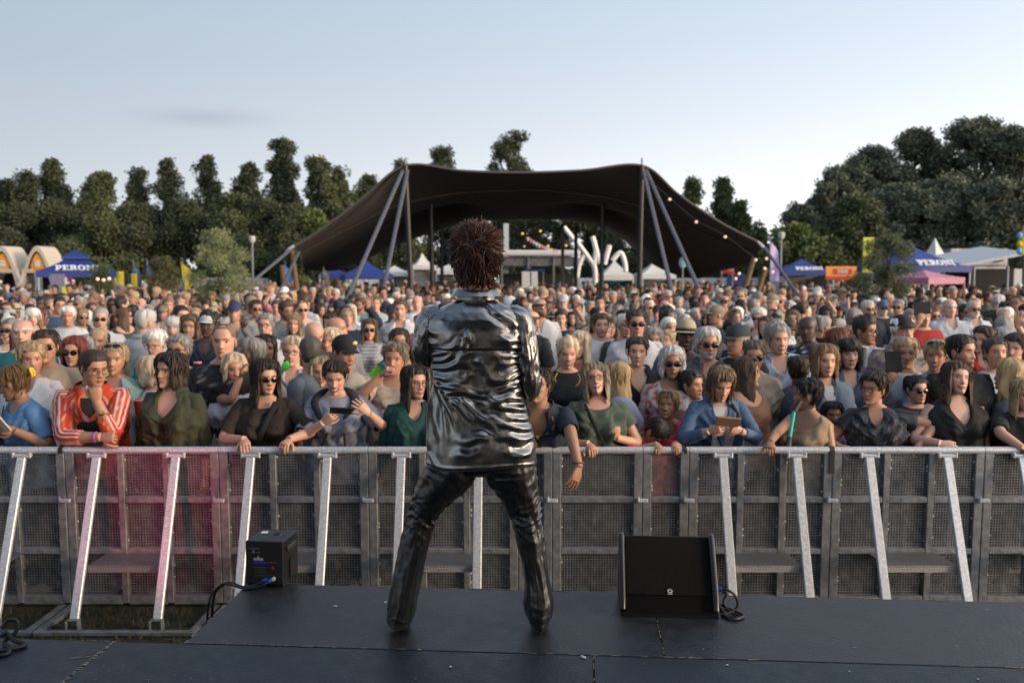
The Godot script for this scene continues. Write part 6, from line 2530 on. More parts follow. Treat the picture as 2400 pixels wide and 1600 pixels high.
	limb(sl, [Vector3(0.11, 1.262, 0.0), Vector3(0.157, 1.245, 0.0), Vector3(0.178, 1.16, 0.005), Vector3(0.190, 1.06, 0.004), Vector3(0.196, 0.99, -0.01), Vector3(0.17, 0.985, -0.07), Vector3(0.08, 1.06, -0.2)], [0.048, 0.053, 0.050, 0.047, 0.047, 0.046, 0.04], [0.062, 0.071, 0.068, 0.062, 0.060, 0.055, 0.04], 84, 64, [0.2, 0.4, 0.6, 0.6, 0.9, 0.8, 0.5], 7.7, 0.22)
	put(sl, "sleeve", leather, jo)
	# standing collar with turned-down leaf
	var cl := MB.new()
	g = PackedVector3Array()
	for r in 7:
		var f := r / 6.0
		for k in 41:
			var th := lerpf(-2.2, 2.2, k / 40.0)
			var fl := f * 1.6
			var up := 0.052 * sin(minf(fl, 1.0) * PI / 2.0) - 0.045 * maxf(0.0, fl - 1.0)
			var out := 0.0 if fl < 0.9 else (fl - 0.9) * 0.036
			var q := Vector3(-0.016 + (0.077 + out) * sin(th), 1.322 + up + 0.003 * noise.get_noise_2d(th * 4.0, f * 3.0), (0.066 + out) * cos(th))
			g.append(q)
	cl.grid(g, 7, 41, false)
	put(cl, "collar", leather, jo)
	# yoke seam stitching
	var st := MB.new()
	var sp := PackedVector3Array()
	for k in 40:
		var th := lerpf(-1.25, 1.25, k / 39.0)
		sp.append(Vector3(-0.02 + 0.190 * signf(sin(th)) * pow(absf(sin(th)), 0.82), 1.150, 0.1265 * pow(cos(th), 0.82) + 0.002))
	st.tube(sp, even(40, 0.0011), 4)
	put(st, "yoke_seam", leather, jo)
	# ---- trousers
	var pants := mat("trouser_leather", Color(0.016, 0.016, 0.017), 0.30, 0.0)
	pants.clearcoat_enabled = true
	pants.clearcoat = 0.45
	pants.clearcoat_roughness = 0.28
	pants.uv1_triplanar = true
	pants.uv1_scale = Vector3.ONE * 26.0
	pants.heightmap_enabled = true
	pants.heightmap_texture = noise_bump
	pants.heightmap_scale = 0.03
	var tr := MB.new()
	limb(tr, [Vector3(0.0, 0.82, 0), Vector3(0.003, 0.72, 0.004), Vector3(0.004, 0.675, 0.004), Vector3(0.006, 0.64, 0.0)], [0.165, 0.185, 0.178, 0.10], [0.11, 0.118, 0.11, 0.06], 24, 80, [0.2, 0.3, 0.5, 0.4], 1.2, 0.3)
	limb(tr, [Vector3(-0.085, 0.72, 0.0), Vector3(-0.125, 0.645, 0.0), Vector3(-0.185, 0.56, 0.0), Vector3(-0.234, 0.468, -0.005), Vector3(-0.262, 0.37, 0.0), Vector3(-0.296, 0.22, 0.004), Vector3(-0.318, 0.10, 0.01), Vector3(-0.330, 0.028, 0.012)], [0.098, 0.104, 0.080, 0.062, 0.058, 0.058, 0.056, 0.047], [0.105, 0.108, 0.085, 0.068, 0.07, 0.078, 0.088, 0.092], 150, 72, [0.3, 0.5, 0.6, 1.1, 0.25, 0.1, 0.15, 0.4], 4.1, 0.62)
	limb(tr, [Vector3(0.088, 0.72, 0.0), Vector3(0.122, 0.645, 0.0), Vector3(0.155, 0.56, 0.0), Vector3(0.180, 0.468, -0.005), Vector3(0.200, 0.37, 0.0), Vector3(0.226, 0.22, 0.004), Vector3(0.236, 0.10, 0.01), Vector3(0.240, 0.018, 0.012)], [0.098, 0.104, 0.080, 0.064, 0.057, 0.047, 0.062, 0.034], [0.105, 0.108, 0.085, 0.07, 0.07, 0.072, 0.085, 0.08], 150, 72, [0.3, 0.5, 0.6, 1.1, 0.3, 0.1, 0.3, 0.4], 8.4, 0.62)
	put(tr, "trousers", pants, o)
	# ---- stiletto boots
	for s in [-1.0, 1.0]:
		var f := Vector3(-0.330 if s < 0 else 0.241, 0.0, 0.0)
		var bt := MB.new()
		bt.tube(PackedVector3Array([f + Vector3(0, 0.085, 0.035), f + Vector3(0, 0.06, 0.0), f + Vector3(0, 0.03, -0.08), f + Vector3(0, 0.018, -0.14), f + Vector3(0, 0.013, -0.19)]), PackedFloat32Array([0.03, 0.036, 0.034, 0.028, 0.010]), 10, true, 0.9)
		bt.tube(PackedVector3Array([f + Vector3(0, 0.085, 0.05), f + Vector3(0, 0.04, 0.056), f + Vector3(0, 0.0, 0.06)]), PackedFloat32Array([0.018, 0.007, 0.0045]), 8)
		bt.tube(PackedVector3Array([f + Vector3(0, 0.004, -0.06), f + Vector3(0, 0.004, -0.18)]), PackedFloat32Array([0.03, 0.012]), 8, true, 0.13, Vector3.UP)
		put(bt, "boot", pants, o)
	# ---- hair: a dark mass with hundreds of short upright locks
	var hm := MB.new()
	var hb := Color(0.045, 0.020, 0.016)
	hm.col = hb
	var C := Vector3(-0.016, 1.505, -0.012)
	g = PackedVector3Array()
	var gc := PackedColorArray()
	for r in 34:
		var el := lerpf(PI / 2.0, -1.25, r / 33.0)
		for k in 60:
			var az := TAU * k / 60.0
			var d := Vector3(sin(az) * cos(el), sin(el), cos(az) * cos(el))
			var rad := Vector3(0.093, 0.118, 0.103)
			if d.y < 0.0:
				rad = Vector3(0.093 - 0.030 * -d.y, 0.166, 0.103 - 0.035 * -d.y)
			if d.z < -0.25 and d.y < 0.35:
				rad *= 0.80
			var q := C + d * rad * (1.0 + 0.05 * noise.get_noise_3d(d.x * 7.0, d.y * 7.0, d.z * 7.0))
			g.append(q)
			var tn := 1.0 + 0.5 * noise.get_noise_3d(d.x * 22.0, d.y * 9.0, d.z * 22.0)
			gc.append(Color(hb.r * tn, hb.g * tn, hb.b * tn))
	hm.grid(g, 34, 60, true, true, gc)
	var r2 := RandomNumberGenerator.new()
	r2.seed = 77
	for i in 3600:
		var d := Vector3(r2.randfn(), r2.randfn(), r2.randfn()).normalized()
		if d.y < -0.93 or (d.z < -0.3 and d.y < 0.45):
			continue
		var rad := Vector3(0.091, 0.116, 0.101)
		if d.y < 0.0:
			rad = Vector3(0.091 - 0.030 * -d.y, 0.164, 0.101 - 0.035 * -d.y)
		var q0 := C + d * rad * 0.97
		var hi := smoothstep(-0.2, 0.75, d.y)
		# crown hair stands up, lower hair is combed down against the neck
		var whirl := Vector3(noise.get_noise_3d(d.x * 3.0, d.y * 3.0, d.z * 3.0), noise.get_noise_3d(d.y * 3.0 + 9.0, d.z * 3.0, d.x * 3.0), noise.get_noise_3d(d.z * 3.0, d.x * 3.0 + 5.0, d.y * 3.0))
		var flow := (Vector3(d.x * 0.55, -1.0, d.z * 0.5).lerp(Vector3(d.x * 0.9, 0.45, d.z * 0.5 - 0.5), hi) + whirl * 0.75 + Vector3(r2.randfn(), r2.randfn(), r2.randfn()) * 0.18).normalized()
		flow = (flow - d * flow.dot(d) * 0.85 + d * (0.10 + 0.40 * hi * hi)).normalized()
		var l := r2.randf_range(0.024, 0.050) * (0.85 + 0.15 * hi)
		var q1 := q0 + (d * 0.4 + flow * 0.7).normalized() * l * 0.35
		var q2 := q1 + (flow + d * 0.06).normalized() * l * 0.4
		var q3 := q2 + (flow - d * 0.05).normalized() * l * 0.4
		var tn := r2.randf_range(0.5, 1.5)
		var rd := r2.randf()
		var cc := Color(0.070, 0.027, 0.020) if rd < 0.55 else (Color(0.15, 0.052, 0.032) if rd < 0.9 else Color(0.28, 0.14, 0.09))
		hm.col = Color(cc.r * tn, cc.g * tn, cc.b * tn)
		hm.tube(PackedVector3Array([q0, q1, q2, q3]), PackedFloat32Array([0.0030, 0.0032, 0.0022, 0.0005]), 3, false)
	put(hm, "hair", vmat("hair_stage", 0.45, 0.0), o)
	for s in [-1.0, 1.0]:
		var er := MB.new()
		var ep := X * Vector3(s * -0.082, -0.052, -0.012)
		er.ring(Transform3D(Basis(Vector3.UP, 0.4 * s).scaled(Vector3(0.85, 1.25, 1)), ep), 0.0105, 0.0018, 20, 6)
		put(er, "earring", mat("silver", Color(0.8, 0.8, 0.8), 0.15, 1.0), o)


# ---------------------------------------------------------------- people at and near the barrier
func rail_hand(p: Dictionary, key: String, px: float, py := 1036.0, pose := "grip", dirx := 0.0) -> void:
	var w := at(px, py, -RAIL_Z + 0.035)
	w.y = maxf(w.y, RAIL_Y + 0.012)
	p[key] = {"w": local_of(p, w), "hand": pose, "dir": dir_of(p, Vector3(dirx, -0.35, 1.0)), "back": dir_of(p, Vector3(0, 1, 0.3)), "pole": dir_of(p, Vector3(-1.0 if key == "l" else 1.0, -0.4, -0.4))}


func held(called: String, label: String, cat: String, where: Vector3, b: Basis, size: Vector3, c: Color, rough := 0.3) -> Node3D:
	var o := thing(called, where)
	tag(o, label, cat)
	o.basis = b
	var mb := MB.new()
	mb.box(Transform3D(), size, minf(size.x, size.y) * 0.1)
	put(mb, "case", mat("held" + str(c), c, rough), o)
	var sc := MB.new()
	sc.box(Transform3D(Basis(), Vector3(0, 0, -size.z / 2 - 0.0006)), Vector3(size.x * 0.92, size.y * 0.94, 0.001), 0.0)
	put(sc, "screen", mat("screen_off", Color(0.01, 0.01, 0.012), 0.15), o)
	return o


func cup(label: String, where: Vector3, c: Color, tilt := 0.0, h := 0.12, r := 0.038) -> void:
	var o := thing("drinking_cup", where)
	tag(o, label, "cup", "drinks held in the crowd")
	o.rotation.x = tilt
	var mb := MB.new()
	mb.tube(PackedVector3Array([Vector3(0, -h / 2, 0), Vector3(0, h / 2, 0)]), PackedFloat32Array([r * 0.78, r]), 14)
	put(mb, "cup_body", mat("cup" + str(c), c, 0.4), o)
	var rm := MB.new()
	rm.ring(Transform3D(Basis(Vector3.RIGHT, PI / 2), Vector3(0, h / 2, 0)), r, 0.0025, 16, 5)
	put(rm, "rim", mat("cup_rim", Color(0.7, 0.7, 0.7), 0.4), o)


func C(r: float, g: float, b: float) -> Color:
	return Color(r, g, b)


func build_front() -> void:
	var S := SKINS
	var H := HAIRS
	# at the rail ------------------------------------------------------------
	var row := [
		{"px": 30, "py": 898, "d": 6.42, "turn": -0.75, "yaw": -0.75, "pitch": 0.25, "lean": 0.22, "skin": S.olive, "hc": C(0.13, 0.075, 0.03), "hair": "short", "vol": 1.5, "top": C(0.13, 0.29, 0.55), "neck": "scoop", "sleeve": 0.42, "fat": 0.55, "strap": 1, "label": "person in light blue top with yellow hair clip, bent over the rail"},
		{"px": 219, "py": 862, "d": 6.36, "sex": "m", "turn": 0.25, "yaw": 0.62, "pitch": 0.10, "lean": 0.26, "skin": S.tan, "hc": H.darkbrown, "hair": "crop", "vol": 1.7, "top": C(0.62, 0.045, 0.02), "top2": C(0.66, 0.42, 0.40), "pat": "track", "neck": "open", "collar": true, "sleeve": 0.80, "fat": 0.35, "glasses": "clear", "top_name": "track_jacket", "under": C(0.015, 0.013, 0.016), "under_w": 0.7, "under_z": 0.03, "label": "person in red track jacket with white stripes, fist held at the chin"},
		{"px": 400, "py": 868, "d": 6.42, "turn": -0.12, "yaw": -0.42, "skin": S.fair, "hc": H.darkbrown, "hair": "bob", "len": -0.135, "top": C(0.045, 0.055, 0.028), "neck": "deep", "collar": true, "sleeve": 0.78, "baggy": 0.9, "fat": 0.35, "glasses": "up", "pat": "placket", "label": "person in olive button shirt with sunglasses pushed up on the hair"},
		{"px": 622, "py": 884, "d": 6.42, "turn": 0.05, "yaw": 0.55, "pitch": 0.03, "lean": 0.12, "skin": S.fair, "hc": C(0.022, 0.013, 0.01), "hair": "wavy", "len": -0.24, "vol": 1.1, "top": C(0.026, 0.017, 0.014), "neck": "scoop", "sleeve": 0.40, "baggy": 0.8, "fat": 0.4, "glasses": "sun", "strap": -1, "strapw": 0.022, "label": "person in dark brown T-shirt and sunglasses, both hands on the rail"},
		{"px": 786, "py": 882, "d": 6.44, "turn": 0.0, "yaw": 0.05, "pitch": 0.30, "lean": 0.08, "skin": S.pale, "hc": H.darkbrown, "hair": "tied", "top": C(0.30, 0.32, 0.42), "neck": "crew", "sleeve": 0.42, "baggy": 0.8, "fat": 0.3, "smile": 2, "label": "laughing person in lilac grey T-shirt looking down at a phone"},
		{"px": 972, "py": 896, "d": 6.42, "turn": 0.15, "yaw": 0.42, "skin": S.fair, "hc": C(0.022, 0.012, 0.011), "hair": "long", "len": -0.23, "vol": 1.1, "top": C(0.004, 0.062, 0.060), "neck": "v", "sleeve": 0.9, "baggy": 0.7, "fat": 0.25, "glasses": "clear", "smile": 1, "label": "person in dark teal top and glasses beside the performer"},
		{"px": 1262, "py": 905, "d": 6.14, "sex": "m", "turn": -0.1, "yaw": -0.15, "pitch": -0.34, "lean": 0.52, "skin": S.olive, "hc": H.darkbrown, "hair": "short", "top": C(0.014, 0.024, 0.048), "neck": "open", "collar": true, "sleeve": 0.46, "necklace": true, "label": "person in navy short-sleeved shirt reaching one arm down over the barrier"},
		{"px": 1396, "py": 890, "d": 6.42, "turn": 0.0, "yaw": -0.10, "pitch": -0.30, "roll": 0.12, "skin": S.fair, "hc": C(0.24, 0.19, 0.13), "hair": "bob", "len": -0.17, "top": C(0.085, 0.115, 0.085), "neck": "scoop", "sleeve": 0.24, "baggy": 1.0, "fat": 0.35, "glasses": "clear", "smile": 2, "strap": 1, "label": "laughing person in sage green top with glasses and one fist raised"},
		{"px": 1565, "py": 948, "d": 6.62, "turn": -0.1, "yaw": -0.25, "pitch": -0.12, "lean": 0.2, "skin": S.olive, "hc": C(0.30, 0.19, 0.08), "hair": "curly", "vol": 0.6, "top": C(0.85, 0.05, 0.16), "top2": C(0.90, 0.20, 0.05), "pat": "floral", "neck": "v", "sleeve": 0.5, "glasses": "up", "smile": 1, "label": "person in neon pink and orange patterned top behind a child"},
		{"px": 1536, "py": 1012, "d": 6.40, "turn": 0.35, "yaw": 0.45, "pitch": 1.05, "lean": 0.15, "skin": S.tan, "hc": C(0.024, 0.014, 0.010), "hair": "short", "vol": 1.3, "top": C(0.75, 0.05, 0.11), "sleeve": 0.5, "label": "child bowed over the rail with both hands on it"},
		{"px": 1690, "py": 898, "d": 6.42, "turn": 0.05, "yaw": 0.05, "pitch": 0.42, "lean": 0.10, "skin": S.fair, "hc": C(0.13, 0.085, 0.05), "hair": "long", "len": -0.36, "top": C(0.085, 0.16, 0.28), "neck": "open", "collar": true, "sleeve": 0.95, "baggy": 0.7, "fat": 0.25, "top_name": "denim_jacket", "under": C(0.60, 0.58, 0.62), "under_w": 0.8, "under_z": 0.03, "label": "person in denim jacket over white shirt, reading a brown cased phone"},
		{"px": 1893, "py": 926, "d": 6.45, "turn": -0.9, "yaw": -0.95, "pitch": 0.0, "skin": S.olive, "hc": C(0.012, 0.009, 0.009), "hair": "curly", "vol": 0.85, "top": C(0.42, 0.30, 0.19), "neck": "tank", "sleeve": 0.0, "fat": 0.3, "away": true, "label": "person in beige strap top turned away, one hand on the rail"},
		{"px": 1953, "py": 972, "d": 6.75, "turn": 0.0, "yaw": -0.15, "skin": S.olive, "hc": H.black, "hair": "short", "vol": 1.2, "top": C(0.42, 0.26, 0.55), "sleeve": 0.4, "label": "child in lilac top peering between two adults at the rail"},
		{"px": 2050, "py": 911, "d": 6.48, "turn": -0.25, "yaw": -0.72, "skin": S.tan, "hc": C(0.028, 0.016, 0.012), "hair": "updo", "vol": 1.3, "top": C(0.022, 0.026, 0.036), "top2": C(0.10, 0.11, 0.13), "pat": "vstripe", "neck": "v", "sleeve": 0.26, "baggy": 1.1, "fat": 0.4, "glasses": "clear", "lipstick": true, "label": "person in dark pinstriped blouse and glasses, one hand on the hip"},
		{"px": 2243, "py": 888, "d": 6.48, "turn": 0.0, "yaw": 0.05, "pitch": -0.2, "roll": -0.12, "skin": S.pale, "hc": C(0.06, 0.03, 0.018), "hair": "wavy", "len": -0.22, "vol": 1.1, "top": C(0.012, 0.012, 0.014), "neck": "deep", "sleeve": 0.0, "fat": 0.6, "smile": 2, "label": "laughing person in sleeveless black V-neck top at the rail"},
		{"px": 2402, "py": 925, "d": 6.36, "turn": -0.3, "yaw": 0.2, "lean": 0.15, "skin": S.fair, "hc": H.blond, "hair": "long", "len": -0.2, "top": C(0.013, 0.013, 0.015), "sleeve": 0.42, "fat": 0.5, "label": "person in black T-shirt leaning on the rail at the picture's edge"},
	]
	var k := 0
	for p in row:
		p.lod = 0
		p.seed = 3.0 + k * 1.7
		place(p)
		match k:
			0:
				p.r = {"w": local_of(p, at(34, 1010, 6.18)), "hand": "hold", "dir": dir_of(p, Vector3(-1, 0.2, 0.3)), "back": dir_of(p, Vector3(0, 0.3, 1)), "pole": dir_of(p, Vector3(1.0, -1.0, 0.1))}
				p.l = {"w": local_of(p, at(-30, 1010, 6.2)), "hand": "hold", "pole": dir_of(p, Vector3(-0.3, -1, 0))}
			1:
				p.r = {"w": local_of(p, at(226, 940, 6.16)), "e": local_of(p, at(262, 1018, 6.14)), "hand": "fist", "dir": dir_of(p, Vector3(-0.12, 1, 0.0)), "back": dir_of(p, Vector3(0.3, 0.1, 1))}
				p.l = {"w": local_of(p, at(236, 1024, 6.09)), "e": local_of(p, at(146, 1026, 6.16)), "hand": "fist", "dir": dir_of(p, Vector3(1, 0.05, 0.15)), "back": dir_of(p, Vector3(0, 0.5, 1))}
			3:
				rail_hand(p, "l", 572, 1030, "relax", 0.35)
				rail_hand(p, "r", 676, 1030, "grip", -0.2)
			4:
				p.l = {"w": local_of(p, at(757, 990, 6.22)), "hand": "hold", "dir": dir_of(p, Vector3(0.7, 0.55, 0.2)), "back": dir_of(p, Vector3(-0.3, -0.3, 1)), "pole": dir_of(p, Vector3(-1, -1, -0.2))}
				p.r = {"w": local_of(p, at(864, 968, 6.20)), "hand": "spread", "dir": dir_of(p, Vector3(-0.7, 0.7, 0.1)), "back": dir_of(p, Vector3(0.5, 0.4, 1)), "pole": dir_of(p, Vector3(1, -1, -0.2))}
			6:
				p.r = {"w": local_of(p, at(1357, 1096, 5.86)), "e": local_of(p, at(1336, 1008, 5.99)), "hand": "spread", "dir": dir_of(p, Vector3(-0.38, -1, 0.12)), "back": dir_of(p, Vector3(0.75, -0.1, 1.0))}
				p.l = {"w": local_of(p, at(1215, 1030, 6.08)), "hand": "grip", "pole": dir_of(p, Vector3(-1, 0.2, -0.3))}
			7:
				rail_hand(p, "l", 1380, 1040, "grip", 0.3)
				p.r = {"w": local_of(p, at(1444, 1026, 6.22)), "hand": "fist", "dir": dir_of(p, Vector3(-0.1, 1, 0.2)), "back": dir_of(p, Vector3(0.3, 0, 1)), "pole": dir_of(p, Vector3(1, -1, -0.3))}
			9:
				rail_hand(p, "l", 1540, 1044, "grip", 0.1)
				rail_hand(p, "r", 1582, 1044, "grip", -0.1)
			10:
				p.l = {"w": local_of(p, at(1662, 1010, 6.2)), "hand": "hold", "dir": dir_of(p, Vector3(0.8, 0.25, 0.3)), "back": dir_of(p, Vector3(-0.2, -0.2, 1)), "pole": dir_of(p, Vector3(-1, -1, -0.1))}
				p.r = {"w": local_of(p, at(1736, 1010, 6.2)), "hand": "hold", "dir": dir_of(p, Vector3(-0.8, 0.25, 0.3)), "back": dir_of(p, Vector3(0.2, -0.2, 1)), "pole": dir_of(p, Vector3(1, -1, -0.1))}
			11:
				p.l = {"w": local_of(p, at(1806, 1036, 6.10)), "hand": "grip", "dir": dir_of(p, Vector3(-0.2, -0.5, 1)), "back": dir_of(p, Vector3(0, 1, 0.3)), "pole": dir_of(p, Vector3(-1, -0.3, 0.3))}
			13:
				p.r = {"w": local_of(p, at(2150, 1050, 6.3)), "e": local_of(p, at(2192, 996, 6.4)), "hand": "fist"}
				p.l = {"w": local_of(p, at(1972, 1050, 6.3)), "hand": "relax"}
			14:
				p.l = {"w": local_of(p, at(2206, 1040, 6.22)), "e": local_of(p, at(2140, 1030, 6.4)), "hand": "relax", "dir": dir_of(p, Vector3(1, -0.2, 0.2))}
			15:
				p.l = {"w": local_of(p, at(2398, 1050, 6.09)), "e": local_of(p, at(2345, 1015, 6.22)), "hand": "relax", "dir": dir_of(p, Vector3(1, -0.5, 0.3)), "back": dir_of(p, Vector3(0, 1, 0.3))}
		var o := person(p)
		tag(o, p.label, "person", "people along the barrier rail")
		p.node = o
		k += 1
	# what belongs to single people at the rail
	var n0: Node3D = row[0].node
	var X0: Transform3D = n0.get_meta("head")
	var hair_knot := MB.new()
	hair_knot.col = C(0.20, 0.12, 0.05)
	hair_knot.tube(PackedVector3Array([X0 * Vector3(0, 0.02, -0.10), X0 * Vector3(0.005, 0.04, -0.135), X0 * Vector3(0.0, 0.075, -0.125), X0 * Vector3(0.0, 0.09, -0.10)]), PackedFloat32Array([0.035, 0.045, 0.04, 0.02]), 10)
	put(hair_knot, "hair", vmat("hair", 0.62), n0)
	var clip := MB.new()
	for s in [-1.0, 1.0]:
		clip.tube(PackedVector3Array([X0 * Vector3(s * 0.012 + 0.03, 0.06, -0.165), X0 * Vector3(s * 0.024 + 0.03, 0.03, -0.172), X0 * Vector3(s * 0.016 + 0.03, 0.0, -0.165)]), PackedFloat32Array([0.009, 0.012, 0.009]), 6)
	clip.tube(PackedVector3Array([X0 * Vector3(0.01, 0.06, -0.168), X0 * Vector3(0.05, 0.06, -0.168)]), PackedFloat32Array([0.008, 0.008]), 6)
	put(clip, "hair_clip", mat("clip", C(0.72, 0.50, 0.01), 0.3), n0)
	held("phone", "pale pink phone held by the person in light blue", "phone", at(2, 990, 6.12), Basis.from_euler(Vector3(0.5, -0.5, 0.35)), Vector3(0.075, 0.15, 0.009), C(0.62, 0.45, 0.38))
	var wat := thing("wrist_watch", at(240, 968, 6.13))
	tag(wat, "gold wrist watch above the red jacket's cuff", "watch")
	var wm := MB.new()
	wm.ring(Transform3D(Basis.from_euler(Vector3(1.35, 0.2, 0.0)), Vector3(0, -0.008, -0.016)), 0.033, 0.005, 18, 5)
	put(wm, "strap", mat("watch_strap", C(0.28, 0.16, 0.06), 0.4, 0.6), wat)
	wm = MB.new()
	wm.tube(PackedVector3Array([Vector3(0, 0, 0.012), Vector3(0, 0, 0.020)]), PackedFloat32Array([0.019, 0.018]), 16)
	put(wm, "dial", mat("gold", Color(0.6, 0.42, 0.14), 0.3, 0.9), wat)
	var wb := MB.new()
	wb.ring(Transform3D(Basis(Vector3.UP, PI / 2 - 0.1), at(224, 1024, 6.095)), 0.033, 0.005, 18, 5)
	tag(put(wb, "wristband", mat("purple_band", C(0.28, 0.08, 0.5), 0.5)), "purple festival wristband at the red jacket's cuff", "wristband")
	var br := MB.new()
	br.ring(Transform3D(Basis.from_euler(Vector3(1.35, 0.3, 0.15)), at(1355, 1084, 5.875)), 0.034, 0.006, 18, 5)
	tag(put(br, "bracelet", mat("red_band", C(0.25, 0.04, 0.02), 0.5)), "dark red bracelet on the arm reaching over the barrier", "bracelet")
	held("phone", "black phone held by the laughing person in lilac grey", "phone", at(800, 962, 6.17), Basis.from_euler(Vector3(0.9, 0.1, 1.45)), Vector3(0.075, 0.155, 0.009), C(0.015, 0.015, 0.017))
	held("phone", "phone in a brown flip case held by the denim jacket", "phone", at(1706, 988, 6.13), Basis.from_euler(Vector3(0.7, 0.0, 1.45)), Vector3(0.085, 0.165, 0.014), C(0.22, 0.12, 0.07), 0.6)
	var dj: Node3D = row[10].node
	for s in [-1.0, 1.0]:
		var bs := MB.new()
		bs.col = C(0.015, 0.015, 0.017)
		var sp := PackedVector3Array()
		for q in 7:
			sp.append(bend(torso_point(s * 0.62, lerpf(1.43, 1.02, q / 6.0), row[10]) + Vector3(0, 0, 0.03), row[10].lean))
		if s > 0:
			bs.tube(sp, even(7, 0.014), 6, true, 0.35, Vector3(0, 0, 1))
			put(bs, "bag_strap", vmat("cloth", 0.85, 0.0, "fine", 14.0, 0.06), dj)
	# sweater slung round the neck of the laughing person
	var sw := MB.new()
	sw.col = C(0.022, 0.026, 0.040)
	var e0: Dictionary = row[4]
	for s in [-1.0, 1.0]:
		var sp := []
		for q in [[2.6, 1.462, 0.02], [1.4, 1.452, 0.025], [0.75, 1.40, 0.03], [0.32, 1.31, 0.035], [0.22 + 0.1 * s, 1.20, 0.035], [0.36 - 0.06 * s, 1.06, 0.035], [0.26 + 0.08 * s, 0.98, 0.03]]:
			var pt := torso_point(s * q[0], q[1], e0)
			sp.append(bend(pt + Vector3(pt.x, 0, pt.z).normalized() * q[2], e0.lean))
		var cv := spline(sp, 4)
		var rr := PackedFloat32Array()
		for i in cv.size():
			var f := i / float(cv.size() - 1)
			rr.append(lerpf(0.034, 0.010, smoothstep(0.3, 0.65, f)))
		sw.tube(cv, rr, 9, true, 0.7)
	put(sw, "slung_sweater", vmat("cloth", 0.85, 0.0, "fine", 14.0, 0.06), e0.node)
	# turquoise stick with a dark strap behind the beige strap top
	var fan := thing("turquoise_stick", at(1856, 998, 6.22))
	tag(fan, "turquoise stick with dark ends before the beige strap top", "stick")
	var fm := MB.new()
	fm.rod(at(1851, 1030, 6.22) - fan.position, at(1862, 962, 6.24) - fan.position, 0.011, 8)
	put(fm, "shaft", mat("turquoise", C(0.03, 0.52, 0.50), 0.4), fan)
	fm = MB.new()
	fm.rod(at(1847, 1046, 6.2) - fan.position, at(1852, 1024, 6.22) - fan.position, 0.026, 8, 0.014)
	fm.rod(at(1862, 964, 6.24) - fan.position, at(1876, 940, 6.27) - fan.position, 0.018, 8)
	put(fm, "end_cap", mat("tape", Color(0.012, 0.012, 0.012), 0.6), fan)
